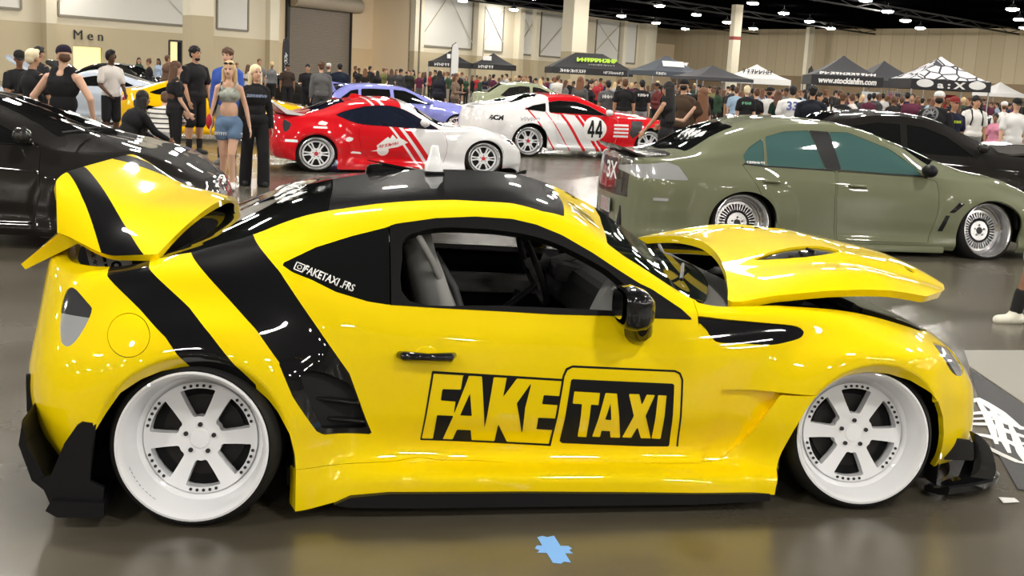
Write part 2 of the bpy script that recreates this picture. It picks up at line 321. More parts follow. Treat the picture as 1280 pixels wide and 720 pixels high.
# outlines of the coupe's panels and markings: (x, z) on its right side (x, y for the roof lines), metres
K = {
 'win_outer_top': [(0.2945, 0.9207), (0.4206, 0.9782), (0.5528, 1.0186), (0.6725, 1.0491), (0.718, 1.0643), (0.8706, 1.0883), (1.0255, 1.098), (1.1663, 1.0929), (1.2602, 1.075), (1.3601, 1.0395), (1.4786, 0.9776), (1.5721, 0.9209), (1.6656, 0.8671), (1.7134, 0.8473), (1.8241, 0.7788), (1.8641, 0.7434)],
 'win_bottom': [(0.2945, 0.9207), (0.3349, 0.8956), (0.4067, 0.87), (0.4933, 0.83), (0.6098, 0.7973), (0.6832, 0.7865), (0.8614, 0.7762), (1.1494, 0.7647), (1.3036, 0.7579), (1.5402, 0.7539), (1.7, 0.7468), (1.8029, 0.7453), (1.8641, 0.7434)],
 'door_glass': [(0.7621, 0.7988), (0.7393, 0.9625), (0.7464, 1.0097), (0.7924, 1.0359), (0.8842, 1.055), (1.0289, 1.0558), (1.1752, 1.0448), (1.2848, 1.024), (1.3661, 0.9966), (1.4692, 0.949), (1.5408, 0.9096), (1.6285, 0.8392), (1.6532, 0.7633), (1.5346, 0.7652), (1.3798, 0.7782)],
 'roof_rail': [(0.201, -0.585), (0.274, -0.576), (0.377, -0.569), (0.517, -0.56), (0.648, -0.545), (0.801, -0.537), (0.958, -0.531), (1.178, -0.54), (1.292, -0.57), (1.386, -0.557)],
 'ws_near': [(1.386, -0.557), (1.556, -0.61), (1.621, -0.633), (1.733, -0.657), (1.818, -0.662), (1.899, -0.748)],
 'banner_edge': [(1.655, 0), (1.612, -0.307), (1.556, -0.61)],
 'quarter_top': [(-0.4368, 0.8225), (-0.3825, 0.8463), (-0.3186, 0.8578), (-0.1694, 0.8913), (-0.0247, 0.9308), (-0.0091, 0.9615)],
 'stripe3_up': [(0.2029, 0.985), (0.2923, 0.8949), (0.4229, 0.7149), (0.5474, 0.5391), (0.608, 0.3749), (0.641, 0.2928)],
 'stripe3_lo': [(-0.019, 0.9311), (0.0257, 0.8893), (0.2131, 0.7097), (0.3039, 0.5878), (0.4256, 0.3958), (0.4623, 0.3208)],
 'stripe2_l': [(-0.3128, 0.8584), (-0.1856, 0.7645), (-0.0909, 0.6848), (-0.0128, 0.5813)],
 'stripe2_r': [(-0.1694, 0.8913), (-0.1554, 0.8817), (-0.0171, 0.7745), (0.0561, 0.6995), (0.1398, 0.5994), (0.2167, 0.5184)],
 'taillight': [(-0.45, 0.8055), (-0.4655, 0.7774), (-0.4725, 0.7328), (-0.4718, 0.6743), (-0.4637, 0.6329), (-0.44, 0.6199), (-0.4057, 0.6432), (-0.3726, 0.6978), (-0.3548, 0.7498), (-0.3715, 0.7682), (-0.421, 0.8052)],
 'rbump': [(-0.4777, 0.7215), (-0.5124, 0.664), (-0.5757, 0.5945), (-0.5923, 0.5383), (-0.588, 0.4739), (-0.5779, 0.4072), (-0.5769, 0.3756), (-0.5375, 0.23), (-0.4697, 0.2005), (-0.4347, 0.2941), (-0.3866, 0.3712), (-0.3663, 0.3885), (-0.3166, 0.3901), (-0.3361, 0.2867), (-0.3465, 0.2048), (-0.33, 0.1835), (-0.2874, 0.1788)],
 'gap_rb': [(-0.3992, 0.6392), (-0.3328, 0.5916), (-0.2938, 0.55), (-0.2741, 0.5136), (-0.2385, 0.4887)],
 'fuel': [(-0.2941, 0.6786), (-0.1397, 0.6908), (-0.223, 0.7528), (-0.2107, 0.6177)],
 'flare_r': [(-0.3296, 0.4353), (-0.2659, 0.5086), (-0.1855, 0.5707), (-0.1067, 0.6096), (-0.0276, 0.6196), (0.148, 0.5994)],
 'arch_r': [(-0.2902, 0.4152), (-0.2411, 0.4889), (-0.1747, 0.5346), (-0.1087, 0.562), (-0.0129, 0.578), (0.2168, 0.5022), (0.2587, 0.4746), (0.2928, 0.4217), (0.3069, 0.4079), (0.336, 0.3414), (0.3572, 0.2562), (0.3609, 0.2065), (0.3611, 0.0494)],
 'door': [(0.6861, 0.7865), (0.6393, 0.7147), (0.6292, 0.6338), (0.6346, 0.5445), (0.6615, 0.4458), (0.6909, 0.3732), (0.7497, 0.282), (0.8282, 0.2106), (0.8828, 0.1933), (1.1755, 0.1762), (1.5701, 0.1683), (1.9463, 0.1613), (1.9945, 0.3653), (1.9929, 0.4998), (1.9776, 0.59), (1.9534, 0.6659), (1.907, 0.7153), (1.8641, 0.7434)],
 'skirtline': [(0.3609, 0.2094), (0.5061, 0.1956), (0.7291, 0.1976), (0.8218, 0.2059)],
 'skirtbot': [(0.3613, 0.0494), (0.4533, 0.0557), (0.5167, 0.0669), (0.5801, 0.0789), (0.6686, 0.0935), (0.8016, 0.1014), (1.165, 0.0959), (1.6694, 0.0815), (1.9616, 0.0749), (2.1444, 0.0711), (2.1892, 0.0717), (2.2203, 0.0878)],
 'arch_f': [(2.2203, 0.0878), (2.2262, 0.1528), (2.2461, 0.2268), (2.2705, 0.3315), (2.3112, 0.4326), (2.3438, 0.4795), (2.3754, 0.5096), (2.4567, 0.5476), (2.5586, 0.5629), (2.6577, 0.5586), (2.7397, 0.5359), (2.8103, 0.4953), (2.8607, 0.445), (2.9421, 0.3746), (2.9824, 0.2903), (3.0261, 0.1537), (2.975, 0.1354)],
 'flare_f': [(2.3151, 0.4877), (2.3881, 0.539), (2.5021, 0.59), (2.6277, 0.5979), (2.7264, 0.5786), (2.8321, 0.5211)],
 'fend_top': [(1.909, -0.75), (2.056, -0.732), (2.222, -0.76), (2.437, -0.777), (2.561, -0.774), (2.72, -0.745), (2.904, -0.718)],
 'fvent': [(1.8617, 0.7518), (1.9534, 0.6659), (2.1582, 0.6554), (2.2169, 0.6565), (2.2964, 0.6807), (2.3216, 0.7108), (2.2919, 0.7301), (2.1713, 0.7363), (1.8776, 0.7492)],
 'headlight': [(2.9217, 0.6639), (2.9414, 0.6345), (3.1056, 0.6008), (3.1272, 0.5772), (3.1424, 0.54), (3.1038, 0.5186), (3.0471, 0.5113), (2.9842, 0.5477), (2.9294, 0.6111)],
 'recess': [(2.0123, 0.4766), (2.173, 0.4731), (2.2213, 0.4661), (2.3447, 0.4729), (2.1714, 0.3762), (2.1048, 0.254), (2.0313, 0.162), (1.9833, 0.1446)],
 'gap_fb': [(2.8093, 0.4989), (2.8769, 0.5137), (2.9462, 0.518), (3.0138, 0.5175), (3.0632, 0.5142)],
 'handle': [(0.7145, 0.6106), (0.9398, 0.606), (0.8265, 0.6112), (0.8256, 0.6437), (0.8283, 0.56)],
 'vent_r': [(0.3547, 0.5484), (0.3767, 0.5736), (0.425, 0.5766), (0.5418, 0.5302), (0.5766, 0.4379), (0.641, 0.2928), (0.48, 0.3172), (0.4588, 0.3433), (0.3986, 0.4586)],
 'sticker': [(0.3518, 0.9141), (0.5602, 0.8379)],
 'L_box': [(0.8495, 0.5496), (1.3456, 0.5199), (1.3273, 0.2358), (0.8204, 0.2691)],
 'L_ins': [(0.8565, 0.539), (1.3463, 0.5109), (1.3284, 0.2443), (0.8267, 0.2762)],
 'L_n1': [(0.9663, 0.5317), (0.9609, 0.4767), (0.8922, 0.4786), (0.8881, 0.4339), (0.9439, 0.4288), (0.9399, 0.3712), (0.8773, 0.3748), (0.8691, 0.2714), (0.9068, 0.268), (0.9881, 0.5288)],
 'L_n2': [(0.9967, 0.4617), (1.0094, 0.3707), (0.9645, 0.3731)],
 'L_n3': [(0.9586, 0.3112), (1.0117, 0.3083), (1.0207, 0.2578), (0.9438, 0.2637)],
 'L_n4': [(1.0381, 0.529), (1.0828, 0.5261), (1.0628, 0.3157)],
 'L_n5': [(1.1325, 0.5233), (1.1718, 0.5214), (1.1235, 0.4465)],
 'L_n6': [(1.1147, 0.3344), (1.1595, 0.2509), (1.1084, 0.2546)],
 'L_n7': [(1.2287, 0.5047), (1.2118, 0.4006), (1.212, 0.2864), (1.1783, 0.4211)],
 'L_n8': [(1.28, 0.4545), (1.3436, 0.4504), (1.3391, 0.4137), (1.2763, 0.4179)],
 'L_n9': [(1.2668, 0.3621), (1.3347, 0.3585), (1.335, 0.3061), (1.2655, 0.311)],
 'L_to': [(1.3829, 0.573), (1.7904, 0.5561), (1.8135, 0.5462), (1.8274, 0.518), (1.8525, 0.2092), (1.8435, 0.1927), (1.824, 0.1841), (1.3428, 0.2056), (1.3287, 0.2153), (1.3233, 0.2358), (1.3467, 0.5318), (1.3573, 0.5613)],
 'L_ti': [(1.3834, 0.5643), (1.7891, 0.5481), (1.8081, 0.5391), (1.8195, 0.5159), (1.8451, 0.2114), (1.8363, 0.1985), (1.8225, 0.1912), (1.3457, 0.2132), (1.3353, 0.2212), (1.3322, 0.2357), (1.3547, 0.5288), (1.3646, 0.5535)],
 'L_tb': [(1.3866, 0.519), (1.7856, 0.5016), (1.7933, 0.4955), (1.8135, 0.2341), (1.8054, 0.2244), (1.3758, 0.2472), (1.3647, 0.2572), (1.3812, 0.514)],
 'L_T': [(1.3976, 0.4697), (1.4995, 0.4637), (1.4987, 0.4133), (1.4688, 0.4154), (1.4692, 0.2732), (1.4338, 0.2758), (1.433, 0.4176), (1.3954, 0.4197)],
 'L_A': [(1.5213, 0.4637), (1.5673, 0.4606), (1.6058, 0.2699), (1.5671, 0.2713), (1.5603, 0.2999), (1.5257, 0.3025), (1.5243, 0.2739), (1.492, 0.2753)],
 'L_Ah': [(1.5456, 0.4204), (1.557, 0.3497), (1.5316, 0.3521)],
 'L_X': [(1.6142, 0.4596), (1.6564, 0.4585), (1.6716, 0.4129), (1.6867, 0.4564), (1.7202, 0.4543), (1.6922, 0.3676), (1.732, 0.2653), (1.6908, 0.2669), (1.6683, 0.3175), (1.6515, 0.2695), (1.6137, 0.2709), (1.6447, 0.3679)],
 'L_I': [(1.7323, 0.4543), (1.767, 0.4522), (1.7727, 0.2626), (1.7351, 0.2653)],
}
# ------------------------------------------------------------------ paints
YEL = mat('yellow_paint', (.93, .69, .0), rough=.5, coat=1.0, spec=.08)
BLK = mat('gloss_black', (.006, .006, .007), rough=.4, coat=1.0, spec=.05)
SAT = mat('satin_black', (.008, .008, .009), rough=.45, spec=.25)
PLA = mat('black_plastic', (.02, .02, .021), rough=.5)
RUB = mat('tyre_rubber', (.011, .011, .011), rough=.65, spec=.3)
CARP = mat('dark_cabin', (.012, .012, .013), rough=.9)
TINT = mat('tinted_glass', (.008, .009, .009), rough=.04, coat=1.0)
WHT = mat('white_enamel', (.82, .83, .86), rough=.4, coat=.8, spec=.2)
WVIN = mat('white_vinyl', (.80, .80, .80), rough=.4)
CHR = mat('chrome', (.8, .8, .82), rough=.12, metal=1)
STEEL = mat('brake_steel', (.03, .028, .027), rough=.5, metal=.6)
GREYF = mat('grey_seat_fabric', (.30, .30, .29), rough=.8)
DGREY = mat('charcoal_trim', (.05, .05, .052), rough=.6)
GOLD = mat('gold_bracket', (.45, .30, .10), rough=.3, metal=1)
LENS = mat('clear_lens', (.75, .77, .80), rough=.08, coat=1.0, metal=.55)
LENSD = mat('dark_lens', (.05, .05, .055), rough=.1, coat=1.0)
SKIN1 = None
def glass_mat(name, color, alpha):
    m = mat(name, color, rough=.03, coat=0, alpha=alpha, spec=.6); return m
WSGL = glass_mat('windscreen_glass', (.010, .014, .012), .86)

def roundpoly(pts, n=5): return smooth_poly(pts, n)
def mpoly(half):
    """close a half outline (y<=0) into a symmetrical one"""
    h = list(half); return h + [(a, -b) for a, b in reversed(h) if abs(b) > 1e-6]

# ------------------------------------------------------------------ wheels
def spoked_face(n_sp, r_in, r_out, half_hub, half_rim, R, thick, twist=0.0, nth=240, nr=34, dish=0.0, kind='straight', pair=0.0):
    """a disc with windows cut between the spokes; outer side faces -y"""
    th = np.linspace(0, 2 * PI, nth + 1); rr = np.linspace(.001, R, nr)
    A, B = np.meshgrid(th, rr, indexing='ij')
    G = np.stack([B * np.cos(A), -(dish * (1 - (B / R) ** 2)), B * np.sin(A)], -1)
    N = np.zeros_like(G); N[..., 1] = -1
    P = Patch.from_grid(G, N)
    P = Patch(P.V, P.N, [f[::-1] for f in P.F])
    angs = [twist + 2 * PI * k / n_sp for k in range(n_sp)] if not pair else [twist + 2 * PI * (k // 2) / (n_sp // 2) + (pair if k % 2 else -pair) for k in range(n_sp)]
    for k in range(n_sp):
        a0 = angs[k]; a1 = angs[(k + 1) % n_sp] + (2 * PI if k == n_sp - 1 else 0); am = (a0 + a1) / 2
        if kind == 'straight':
            def edge(a, side, r):
                h = half_hub + (half_rim - half_hub) * ((r - r_in) / (r_out - r_in)) ** 2
                s = math.asin(min(.99, h / r)); t = a + side * s
                return (r * math.cos(t), r * math.sin(t))
            L = [edge(a0, 1, r) for r in np.linspace(r_in * 1.25, r_out, 7)]
            Rr = [edge(a1, -1, r) for r in np.linspace(r_out, r_in * 1.25, 7)]
            t0 = math.atan2(L[-1][1], L[-1][0]); t1 = math.atan2(Rr[0][1], Rr[0][0])
            if t1 < t0: t1 += 2 * PI
            arc = [(r_out * math.cos(t), r_out * math.sin(t)) for t in np.linspace(t0, t1, 8)[1:-1]]
            inner = [(r_in * math.cos(am + d), r_in * math.sin(am + d)) for d in ((.22, 0, -.22) if not pair else (.02, -.02))]
            poly = L + arc + Rr + inner
        P = P.cut(outside_xz(smooth_poly(poly, 3)))
    return join([P, P.rim(thick)])
def wheel_proto(name, R, W, rim_R, face_R, depth, n_sp, rim_m, parent, half_hub=.030, half_rim=.036, twist=0.0, hub_m=None, bolts=True, r_in=.07, lug=5, detail=1.0, face_m=None, r_out=None, spoke_d=.03, pair=0.0):
    """tyre, rim barrel, spokes, brake disc; axis along y, outer side at -y, lip plane y=0"""
    w = bpy.data.objects.new(name, None); link(w, parent)
    n = int(72 * detail)
    bm = bmesh.new()
    lathe(bm, [(rim_R + .002, .012), (rim_R + .012, -.004), (rim_R + (R - rim_R) * .55, .004), (R - .010, .022), (R, .045), (R, W - .045), (R - .01, W - .02), (rim_R + .01, W), (rim_R - .012, W - .01)], n=n)
    obj_bm('tyre', bm, RUB, w, True, 50)
    bm = bmesh.new()
    lathe(bm, [(rim_R + .004, .012), (rim_R + .006, -.006), (rim_R - .002, -.008), (rim_R - .008, -.002), (rim_R - .018, .02), (face_R + .022, depth - .012), (face_R + .004, depth + .004), (face_R - .004, depth + .008), (face_R - .01, depth + .05), (face_R - .012, W - .02), (rim_R - .01, W - .01)], n=n)
    obj_bm('rim', bm, rim_m, w, True, 35)
    f = spoked_face(n_sp, r_in, r_out or face_R - .022, half_hub, half_rim, face_R, spoke_d, twist, nth=int(240 * detail), nr=max(12, int(34 * detail)), dish=.012, pair=pair)
    f = Patch(f.V + np.array([0, depth - .004, 0]), f.N, f.F)
    patch_obj('spokes', [(f, face_m or rim_m)], w)
    bm = bmesh.new()
    lathe(bm, [(.036, depth - .012), (.034, depth - .019), (.015, depth - .020), (.001, depth - .020)], n=24)
    obj_bm('centre_cap', bm, hub_m or rim_m, w, True, 40)
    for k in range(lug):
        a = 2 * PI * k / lug + .3; bm = bmesh.new()
        cyl(bm, (.042 * math.cos(a) * 1.25, depth - .010, .042 * math.sin(a) * 1.25), (.042 * math.cos(a) * 1.25, depth - .0225, .042 * math.sin(a) * 1.25), .0085, n=10)
        obj_bm('lug_nut', bm, PLA, w, True, 40)
    if bolts:
        for k in range(n_sp):
            bm = bmesh.new()
            for d in (-.24, -.12, 0, .12, .24):
                a = twist + 2 * PI * (k + .5) / n_sp + d; r = face_R - .012
                cyl(bm, (r * math.cos(a), depth + .002, r * math.sin(a)), (r * math.cos(a), depth - .010, r * math.sin(a)), .0058, n=8)
            obj_bm('rivet_row', bm, PLA, w)
    bm = bmesh.new()
    lathe(bm, [(.02, depth + .062), (.15, depth + .062), (.15, depth + .075), (.02, depth + .075)], n=36)
    obj_bm('brake_disc', bm, STEEL, w, True, 40)
    bm = bmesh.new()
    lathe(bm, [(face_R - .014, depth + .075), (.001, depth + .075)], n=36)
    obj_bm('wheel_well_back', bm, CARP, w)
    return w
def clone_part(o, parent):
    c = o.copy(); C.objects.link(c); c.parent = parent
    for ch in o.children: clone_part(ch, c)
    return c

# ------------------------------------------------------------------ text as a mesh
def text_bm(txt, size=1.0, bold=0.0, shear=0.0, extrude=0.0, align='CENTER', sx=1.0, res=3):
    if txt[0] == '~': return scrawl_bm(int(txt[1:]), size, bold, shear, sx)
    cu = bpy.data.curves.new('t', 'FONT'); cu.body = txt; cu.size = size; cu.offset = bold; cu.shear = shear; cu.extrude = extrude
    cu.align_x = align; cu.align_y = 'CENTER'; cu.resolution_u = res
    o = bpy.data.objects.new('t', cu); C.objects.link(o); dg = bpy.context.evaluated_depsgraph_get()
    me = bpy.data.meshes.new_from_object(o.evaluated_get(dg)); bm = bmesh.new(); bm.from_mesh(me)
    bpy.data.objects.remove(o); bpy.data.curves.remove(cu); bpy.data.meshes.remove(me)
    if sx != 1: bmesh.ops.scale(bm, vec=(sx, 1, 1), verts=bm.verts)
    return bm
def scrawl_bm(n, size, bold, shear, sx):
    """print too small to read: a row of short upright, level and slanting strokes"""
    bm = bmesh.new(); rnd = random.Random(n * 7 + int(size * 1000)); adv = size * .62 * sx; h = size * .70; th = size * .12 + bold * 2
    def bar(x0, y0, x1, y1):
        d = Vector((x1 - x0, y1 - y0, 0)); q = Vector((-d.y, d.x, 0)).normalized() * th / 2; a = Vector((x0 + y0 * shear, y0, 0)); b = Vector((x1 + y1 * shear, y1, 0)); bm.faces.new([bm.verts.new(p) for p in (a - q, b - q, b + q, a + q)])
    for k in range(n):
        c = (k - (n - 1) / 2) * adv; w = adv * .36; g = rnd.randrange(5)
        if g in (0, 1, 3): bar(c - w, -h / 2, c - w, h / 2)
        if g in (1, 2, 4): bar(c - w, h / 2 - th / 2, c + w, h / 2 - th / 2)
        if g in (0, 2, 3): bar(c - w, 0, c + w, 0)
        if g in (0, 4): bar(c + w, -h / 2, c + w, h / 2)
        if g in (1, 3, 4): bar(c - w, -h / 2, c + w, h / 4)
        if g == 2: bar(c, -h / 2, c + w * .6, h / 2)
    return bm
def text_obj(name, txt, size, M, m, parent=None, **k):
    bm = text_bm(txt, size, **k); bmesh.ops.transform(bm, matrix=M, verts=bm.verts)
    me = bpy.data.meshes.new(name); bm.to_mesh(me); bm.free(); me.materials.append(m)
    return link(bpy.data.objects.new(name, me), parent)
def frame(o, xdir, ydir):
    x = Vector(xdir).normalized(); z = x.cross(Vector(ydir)).normalized(); y = z.cross(x)
    M = Matrix((x, y, z)).transposed().to_4x4(); M.translation = Vector(o); return M

# ------------------------------------------------------------------ the yellow show coupe
def both(p): return join([p, p.mirror()])
def rimmed(p, d=.03): return join([p, p.rim(d)])
def yellow_car(loc, yaw):
    root = thing('sports_coupe', 'yellow sports coupe with black stripes, lettered door, raised bonnet and open boot lid', 'car', loc, yaw)
    G0 = loft(coupe_net(), 430, 150); G = flared(G0)
    P = Patch.from_grid(G)
    win = list(K['win_outer_top']) + list(K['win_bottom'])[::-1]
    win = [p for i, p in enumerate(win) if i == 0 or math.hypot(p[0] - win[i - 1][0], p[1] - win[i - 1][1]) > 1e-3]
    arr = [(-.42, -.1), (-.40, .10), (-.365, .25)] + [(-.338, .33), (-.29, .4152), (-.2411, .4889), (-.1747, .5346), (-.1087, .562), (-.0129, .580), (.08, .573), (.155, .545), (.2168, .5022), (.2587, .4646), (.2928, .4217), (.336, .3414), (.3572, .2562), (.3609, .2065), (.3611, .0494), (.3611, -.1)]
    arf = [(2.205, -.1), (2.215, .1), (2.227, .17), (2.248, .24), (2.278, .33), (2.318, .42), (2.36, .478), (2.41, .522), (2.475, .552), (2.56, .566), (2.65, .560), (2.74, .537), (2.82, .495), (2.88, .44), (2.93, .37), (2.955, .29), (2.965, .19), (2.965, -.1)]
    door = roundpoly([p for p in K['door'][:-1]] + [(1.862, .743), (1.70, .7468), (1.54, .754), (1.30, .758), (1.149, .7647), (.861, .776)], 2)
    door = np.array(list(K['door']) + [(1.70, .7468), (1.54, .7539), (1.3036, .7579), (1.149, .7647), (.8614, .7762)])
    tl = roundpoly(K['taillight'], 4)
    hl = roundpoly([(2.925, .650), (2.965, .640), (3.05, .612), (3.105, .59), (3.128, .556), (3.125, .532), (3.09, .518), (3.03, .520), (2.97, .555), (2.935, .605)], 4)
    fv = roundpoly([(1.868, .757), (2.0, .748), (2.172, .737), (2.285, .728), (2.312, .708), (2.295, .684), (2.214, .660), (2.158, .655), (2.05, .660), (1.953, .666), (1.91, .716)], 4)
    # lines in plan
    rail = np.array([(-.2, -.64), (-.02, -.66), (.10, -.605)] + list(K['roof_rail'])[:-1] + [(1.386, -.56), (3, -.56)])
    yrail = lambda x: np.interp(x, rail[:, 0], rail[:, 1])
    hood_h = [(2.20, 0), (2.185, -.2), (2.14, -.42), (2.075, -.62), (2.05, -.72), (2.22, -.742), (2.44, -.755), (2.56, -.755), (2.72, -.735), (2.86, -.70), (2.925, -.665), (3.02, -.55), (3.12, -.36), (3.17, -.18), (3.185, 0)]
    trunk_h = [(.055, 0), (.045, -.2), (-.01, -.42), (-.10, -.585), (-.16, -.64), (-.30, -.625), (-.43, -.56), (-.49, -.45), (-.525, -.2), (-.53, 0)]
    hood_p = smooth_poly(mpoly(hood_h), 3); trunk_p = smooth_poly(mpoly(trunk_h), 3)
    top = lambda V: V[:, 2] - .50
    hood_f = lambda V: np.minimum(sdf(hood_p, V[:, 0], V[:, 1]), V[:, 2] - .55)
    trunk_f = lambda V: np.minimum(sdf(trunk_p, V[:, 0], V[:, 1]), V[:, 2] - .75)
    ws_h = [(1.657, 0), (1.645, -.15), (1.612, -.307), (1.585, -.46), (1.556, -.605), (1.621, -.634), (1.733, -.662), (1.82, -.685), (1.925, -.725), (1.99, -.60), (2.07, -.40), (2.12, -.2), (2.135, 0)]
    ws_p = mpoly(ws_h)
    ws_f = lambda V: np.minimum(sdf(ws_p, V[:, 0], V[:, 1]), V[:, 2] - .70)
    blackroof = lambda V: np.minimum(np.minimum(V[:, 1] - yrail(V[:, 0]), (1.386 + .065 * (1 - (V[:, 1] / .56) ** 2)) - V[:, 0]), np.minimum(V[:, 2] - .84, V[:, 0] + .2))
    cowl_f = lambda V: np.minimum.reduce([V[:, 0] - 1.90, 2.26 - V[:, 0], V[:, 1] + .735 - .0 * V[:, 0], V[:, 2] - .70])
    st3 = np.array(list(K['stripe3_up']) + [(.642, .298), (.46, .318)] + list(K['stripe3_lo'])[::-1] + [(-.04, .955), (-.02, 1.02), (.15, 1.06)])
    st2 = np.array(list(K['stripe2_l']) + [(.02, .535), (.22, .46)] + list(K['stripe2_r'])[::-1] + [(-.18, .93), (-.33, .93)])
    vent = [(.292, .600), (.352, .612), (.42, .588), (.545, .530), (.600, .392), (.640, .298), (.46, .316), (.432, .336), (.345, .475)]
    stripe = lambda V: np.maximum(np.minimum(sdf(st3, V[:, 0], V[:, 2]), -V[:, 1] - .40), np.minimum(sdf(st2, V[:, 0], V[:, 2]), -V[:, 1] - .40))
    side = lambda poly, g=0: (lambda V: np.maximum(-sdf(poly, V[:, 0], V[:, 2]) - g, V[:, 1] + .38))     # outside the outline, only on the flank
    inside = lambda poly, g=0: (lambda V: np.minimum(sdf(poly, V[:, 0], V[:, 2]) - g, -V[:, 1] - .38))
    neg = lambda f, g=0: (lambda V: -f(V) - g)
    rb_poly = [(-1, -.1), (-.2, -.1), (-.2, .46), (-.2385, .4887), (-.2741, .5136), (-.2938, .55), (-.3328, .5916), (-.3992, .6392), (-.44, .6199), (-.4637, .6329), (-.4718, .6743), (-.48, .72), (-.52, .735), (-1, .735)]
    fb_line = [(2.80, .492), (2.87, .497), (2.95, .515), (2.99, .535), (3.06, .525), (3.11, .52), (3.14, .53), (3.19, .565), (3.4, .60), (3.6, .6), (3.6, -.2), (2.7, -.2), (2.7, .45)]
    skirt = [(.2, -.1), (.2, .208), (.357, .208), (.506, .199), (.73, .20), (.822, .207), (.885, .194), (1.175, .180), (1.564, .172), (1.937, .172), (1.99, .172), (2.045, .188), (2.107, .256), (2.171, .383), (2.215, .467), (2.37, .475), (2.5, .3), (2.4, -.1)]
    g = .0025
    def paint(p, d=.03): # yellow/black layers of one panel
        return [(p.cut(neg(stripe)), YEL), (p.cut(stripe), BLK), (p.rim(d), YEL)]
    nouter = P.cut(side(arr)).cut(side(arf))
    # --- main shell
    b = nouter.cut(side(win)).cut(side(door, -g)).cut(side(tl)).cut(neg(trunk_f)).cut(neg(ws_f)).cut(neg(blackroof)).cut(side(rb_poly)).cut(side(skirt))
    b = b.cut(lambda V: np.maximum(1.885 - V[:, 0], -1e3 * np.ones(len(V)))).cut(side(vent))
    fuelp = [(-.2175 + .0745 * math.cos(t), .685 + .068 * math.sin(t)) for t in np.linspace(0, 2 * PI, 40, endpoint=False)]
    b1 = b.cut(side(fuelp, 0))
    b1 = both(b1) if False else join([b1, b.mirror()])
    patch_obj('body_shell', paint(b1, .012), root)
    f = P.cut(inside(fuelp, g))
    patch_obj('fuel_door', [(f, YEL), (f.rim(.01), YEL)], root)
    blk = P.cut(inside(fuelp, -.01)).offset(-.012); patch_obj('fuel_door_seat', [(blk, DGREY)], root)
    # --- black roof and rear window
    r = P.cut(blackroof).cut(neg(trunk_f)).cut(side(win))
    rear_gl = lambda V: (.47 + .03 * np.cos(V[:, 1] * 3)) - V[:, 0]
    ro = both(r.cut(neg(rear_gl, .002))); patch_obj('roof_panel', [(ro, BLK), (ro.rim(.02), BLK)], root)
    rg = both(r.cut(rear_gl)); patch_obj('rear_window', [(rg, TINT), (rg.rim(.02), SAT)], root)
    # --- doors
    for s in (1, -1):
        dpatch = nouter.cut(inside(door, g)).cut(side(win))
        dd = dpatch if s == 1 else dpatch.mirror()
        d = patch_obj('door', [(dd, YEL), (dd.rim(.03), YEL)], root)
        if s == 1:
            tag(d, 'right front door with black lettered sign')
            Gd = None
            # lettering, cut from the door skin itself on a finer grid
            iu = np.where((G0[:, 40, 0] > .74) & (G0[:, 40, 0] < 1.95))[0]
            fine = Patch.from_grid(refine(G[iu[0]:iu[-1] + 1, 20:78], 3))
            kk = lambda n: np.array(K['L_' + n])
            S = lambda n, V: sdf(kk(n), V[:, 0], V[:, 2])
            def logo(V):
                to = S('to', V)
                box = np.minimum(S('box', V), -to)
                ins = S('ins', V)
                letters_neg = np.maximum.reduce([S(n, V) for n in ('n1', 'n2', 'n3', 'n4', 'n5', 'n6', 'n7', 'n8', 'n9')])
                fake = np.minimum(box, np.maximum(-ins, np.minimum(letters_neg, ins + .004)))
                ring = np.minimum(to, -S('ti', V))
                let = np.maximum.reduce([S('T', V), np.minimum(S('A', V), -S('Ah', V)), S('X', V), S('I', V)])
                tb = np.minimum(S('tb', V), -let)
                return np.maximum.reduce([fake, ring, tb])
            lg = fine.cut(logo).offset(.0012)
            patch_obj('door_sign', [(lg, SAT)], d); tag(d.children[-1], 'black lettering reading FAKE TAXI')
        # black window surround with the door glass opening
        dg = roundpoly(list(K['door_glass'][:-3]) + [(1.70, .775), (1.62, .770), (1.40, .778), (1.10, .786)], 4)
        w = P.cut(inside(win)); bpil = [(.655, .70), (.735, .70), (.715, 1.1), (.66, 1.1)]
        qg = w.cut(lambda V: .690 - V[:, 0])
        wf = w.cut(lambda V: V[:, 0] - .695).cut(side(dg))
        if s == -1: qg, wf = qg.mirror(), wf.mirror()
        patch_obj('quarter_window', [(qg, TINT), (qg.rim(.02), SAT)], root)
        if s == -1:
            gl = P.cut(inside(dg)).mirror().offset(-.01); patch_obj('door_window', [(gl, glass_mat('smoked_glass', (.02, .02, .02), .72))], d)
        wf = wf.offset(.003); FB = mat('frame_black', (.005, .005, .0055), rough=.5, spec=.1); patch_obj('window_frame', [(wf, FB), (wf.rim(.045), FB)], d)
        sk = nouter.cut(inside(skirt, .0015)); sk = sk if s == 1 else sk.mirror()
        patch_obj('side_skirt', [(sk, YEL), (sk.rim(.075), YEL)], root)
        # front wing: upper flared skin, recessed skin behind the flare
        fw = nouter.cut(lambda V: V[:, 0] - 1.889).cut(side(door, -g)).cut(side(win)).cut(neg(hood_f)).cut(neg(ws_f)).cut(neg(cowl_f)).cut(side(hl)).cut(side(fv)).cut(side(fb_line)).cut(side(skirt))
        rec = [(1.85, .477), (2.45, .475), (2.45, .05), (1.85, .05)]
        up = fw.cut(side(rec)); lo = Patch.from_grid(G0).cut(side(arf)).cut(lambda V: V[:, 0] - 1.889).cut(side(door, -g)).cut(inside(rec)).cut(lambda V: 2.42 - V[:, 0]).offset(-.018)
        if s == -1: up, lo = up.mirror(), lo.mirror()
        patch_obj('front_wing', [(up, YEL), (up.rim(.03), YEL), (lo, YEL)], root)
        v = P.cut(inside(fv)); vv = v.offset(-.012)
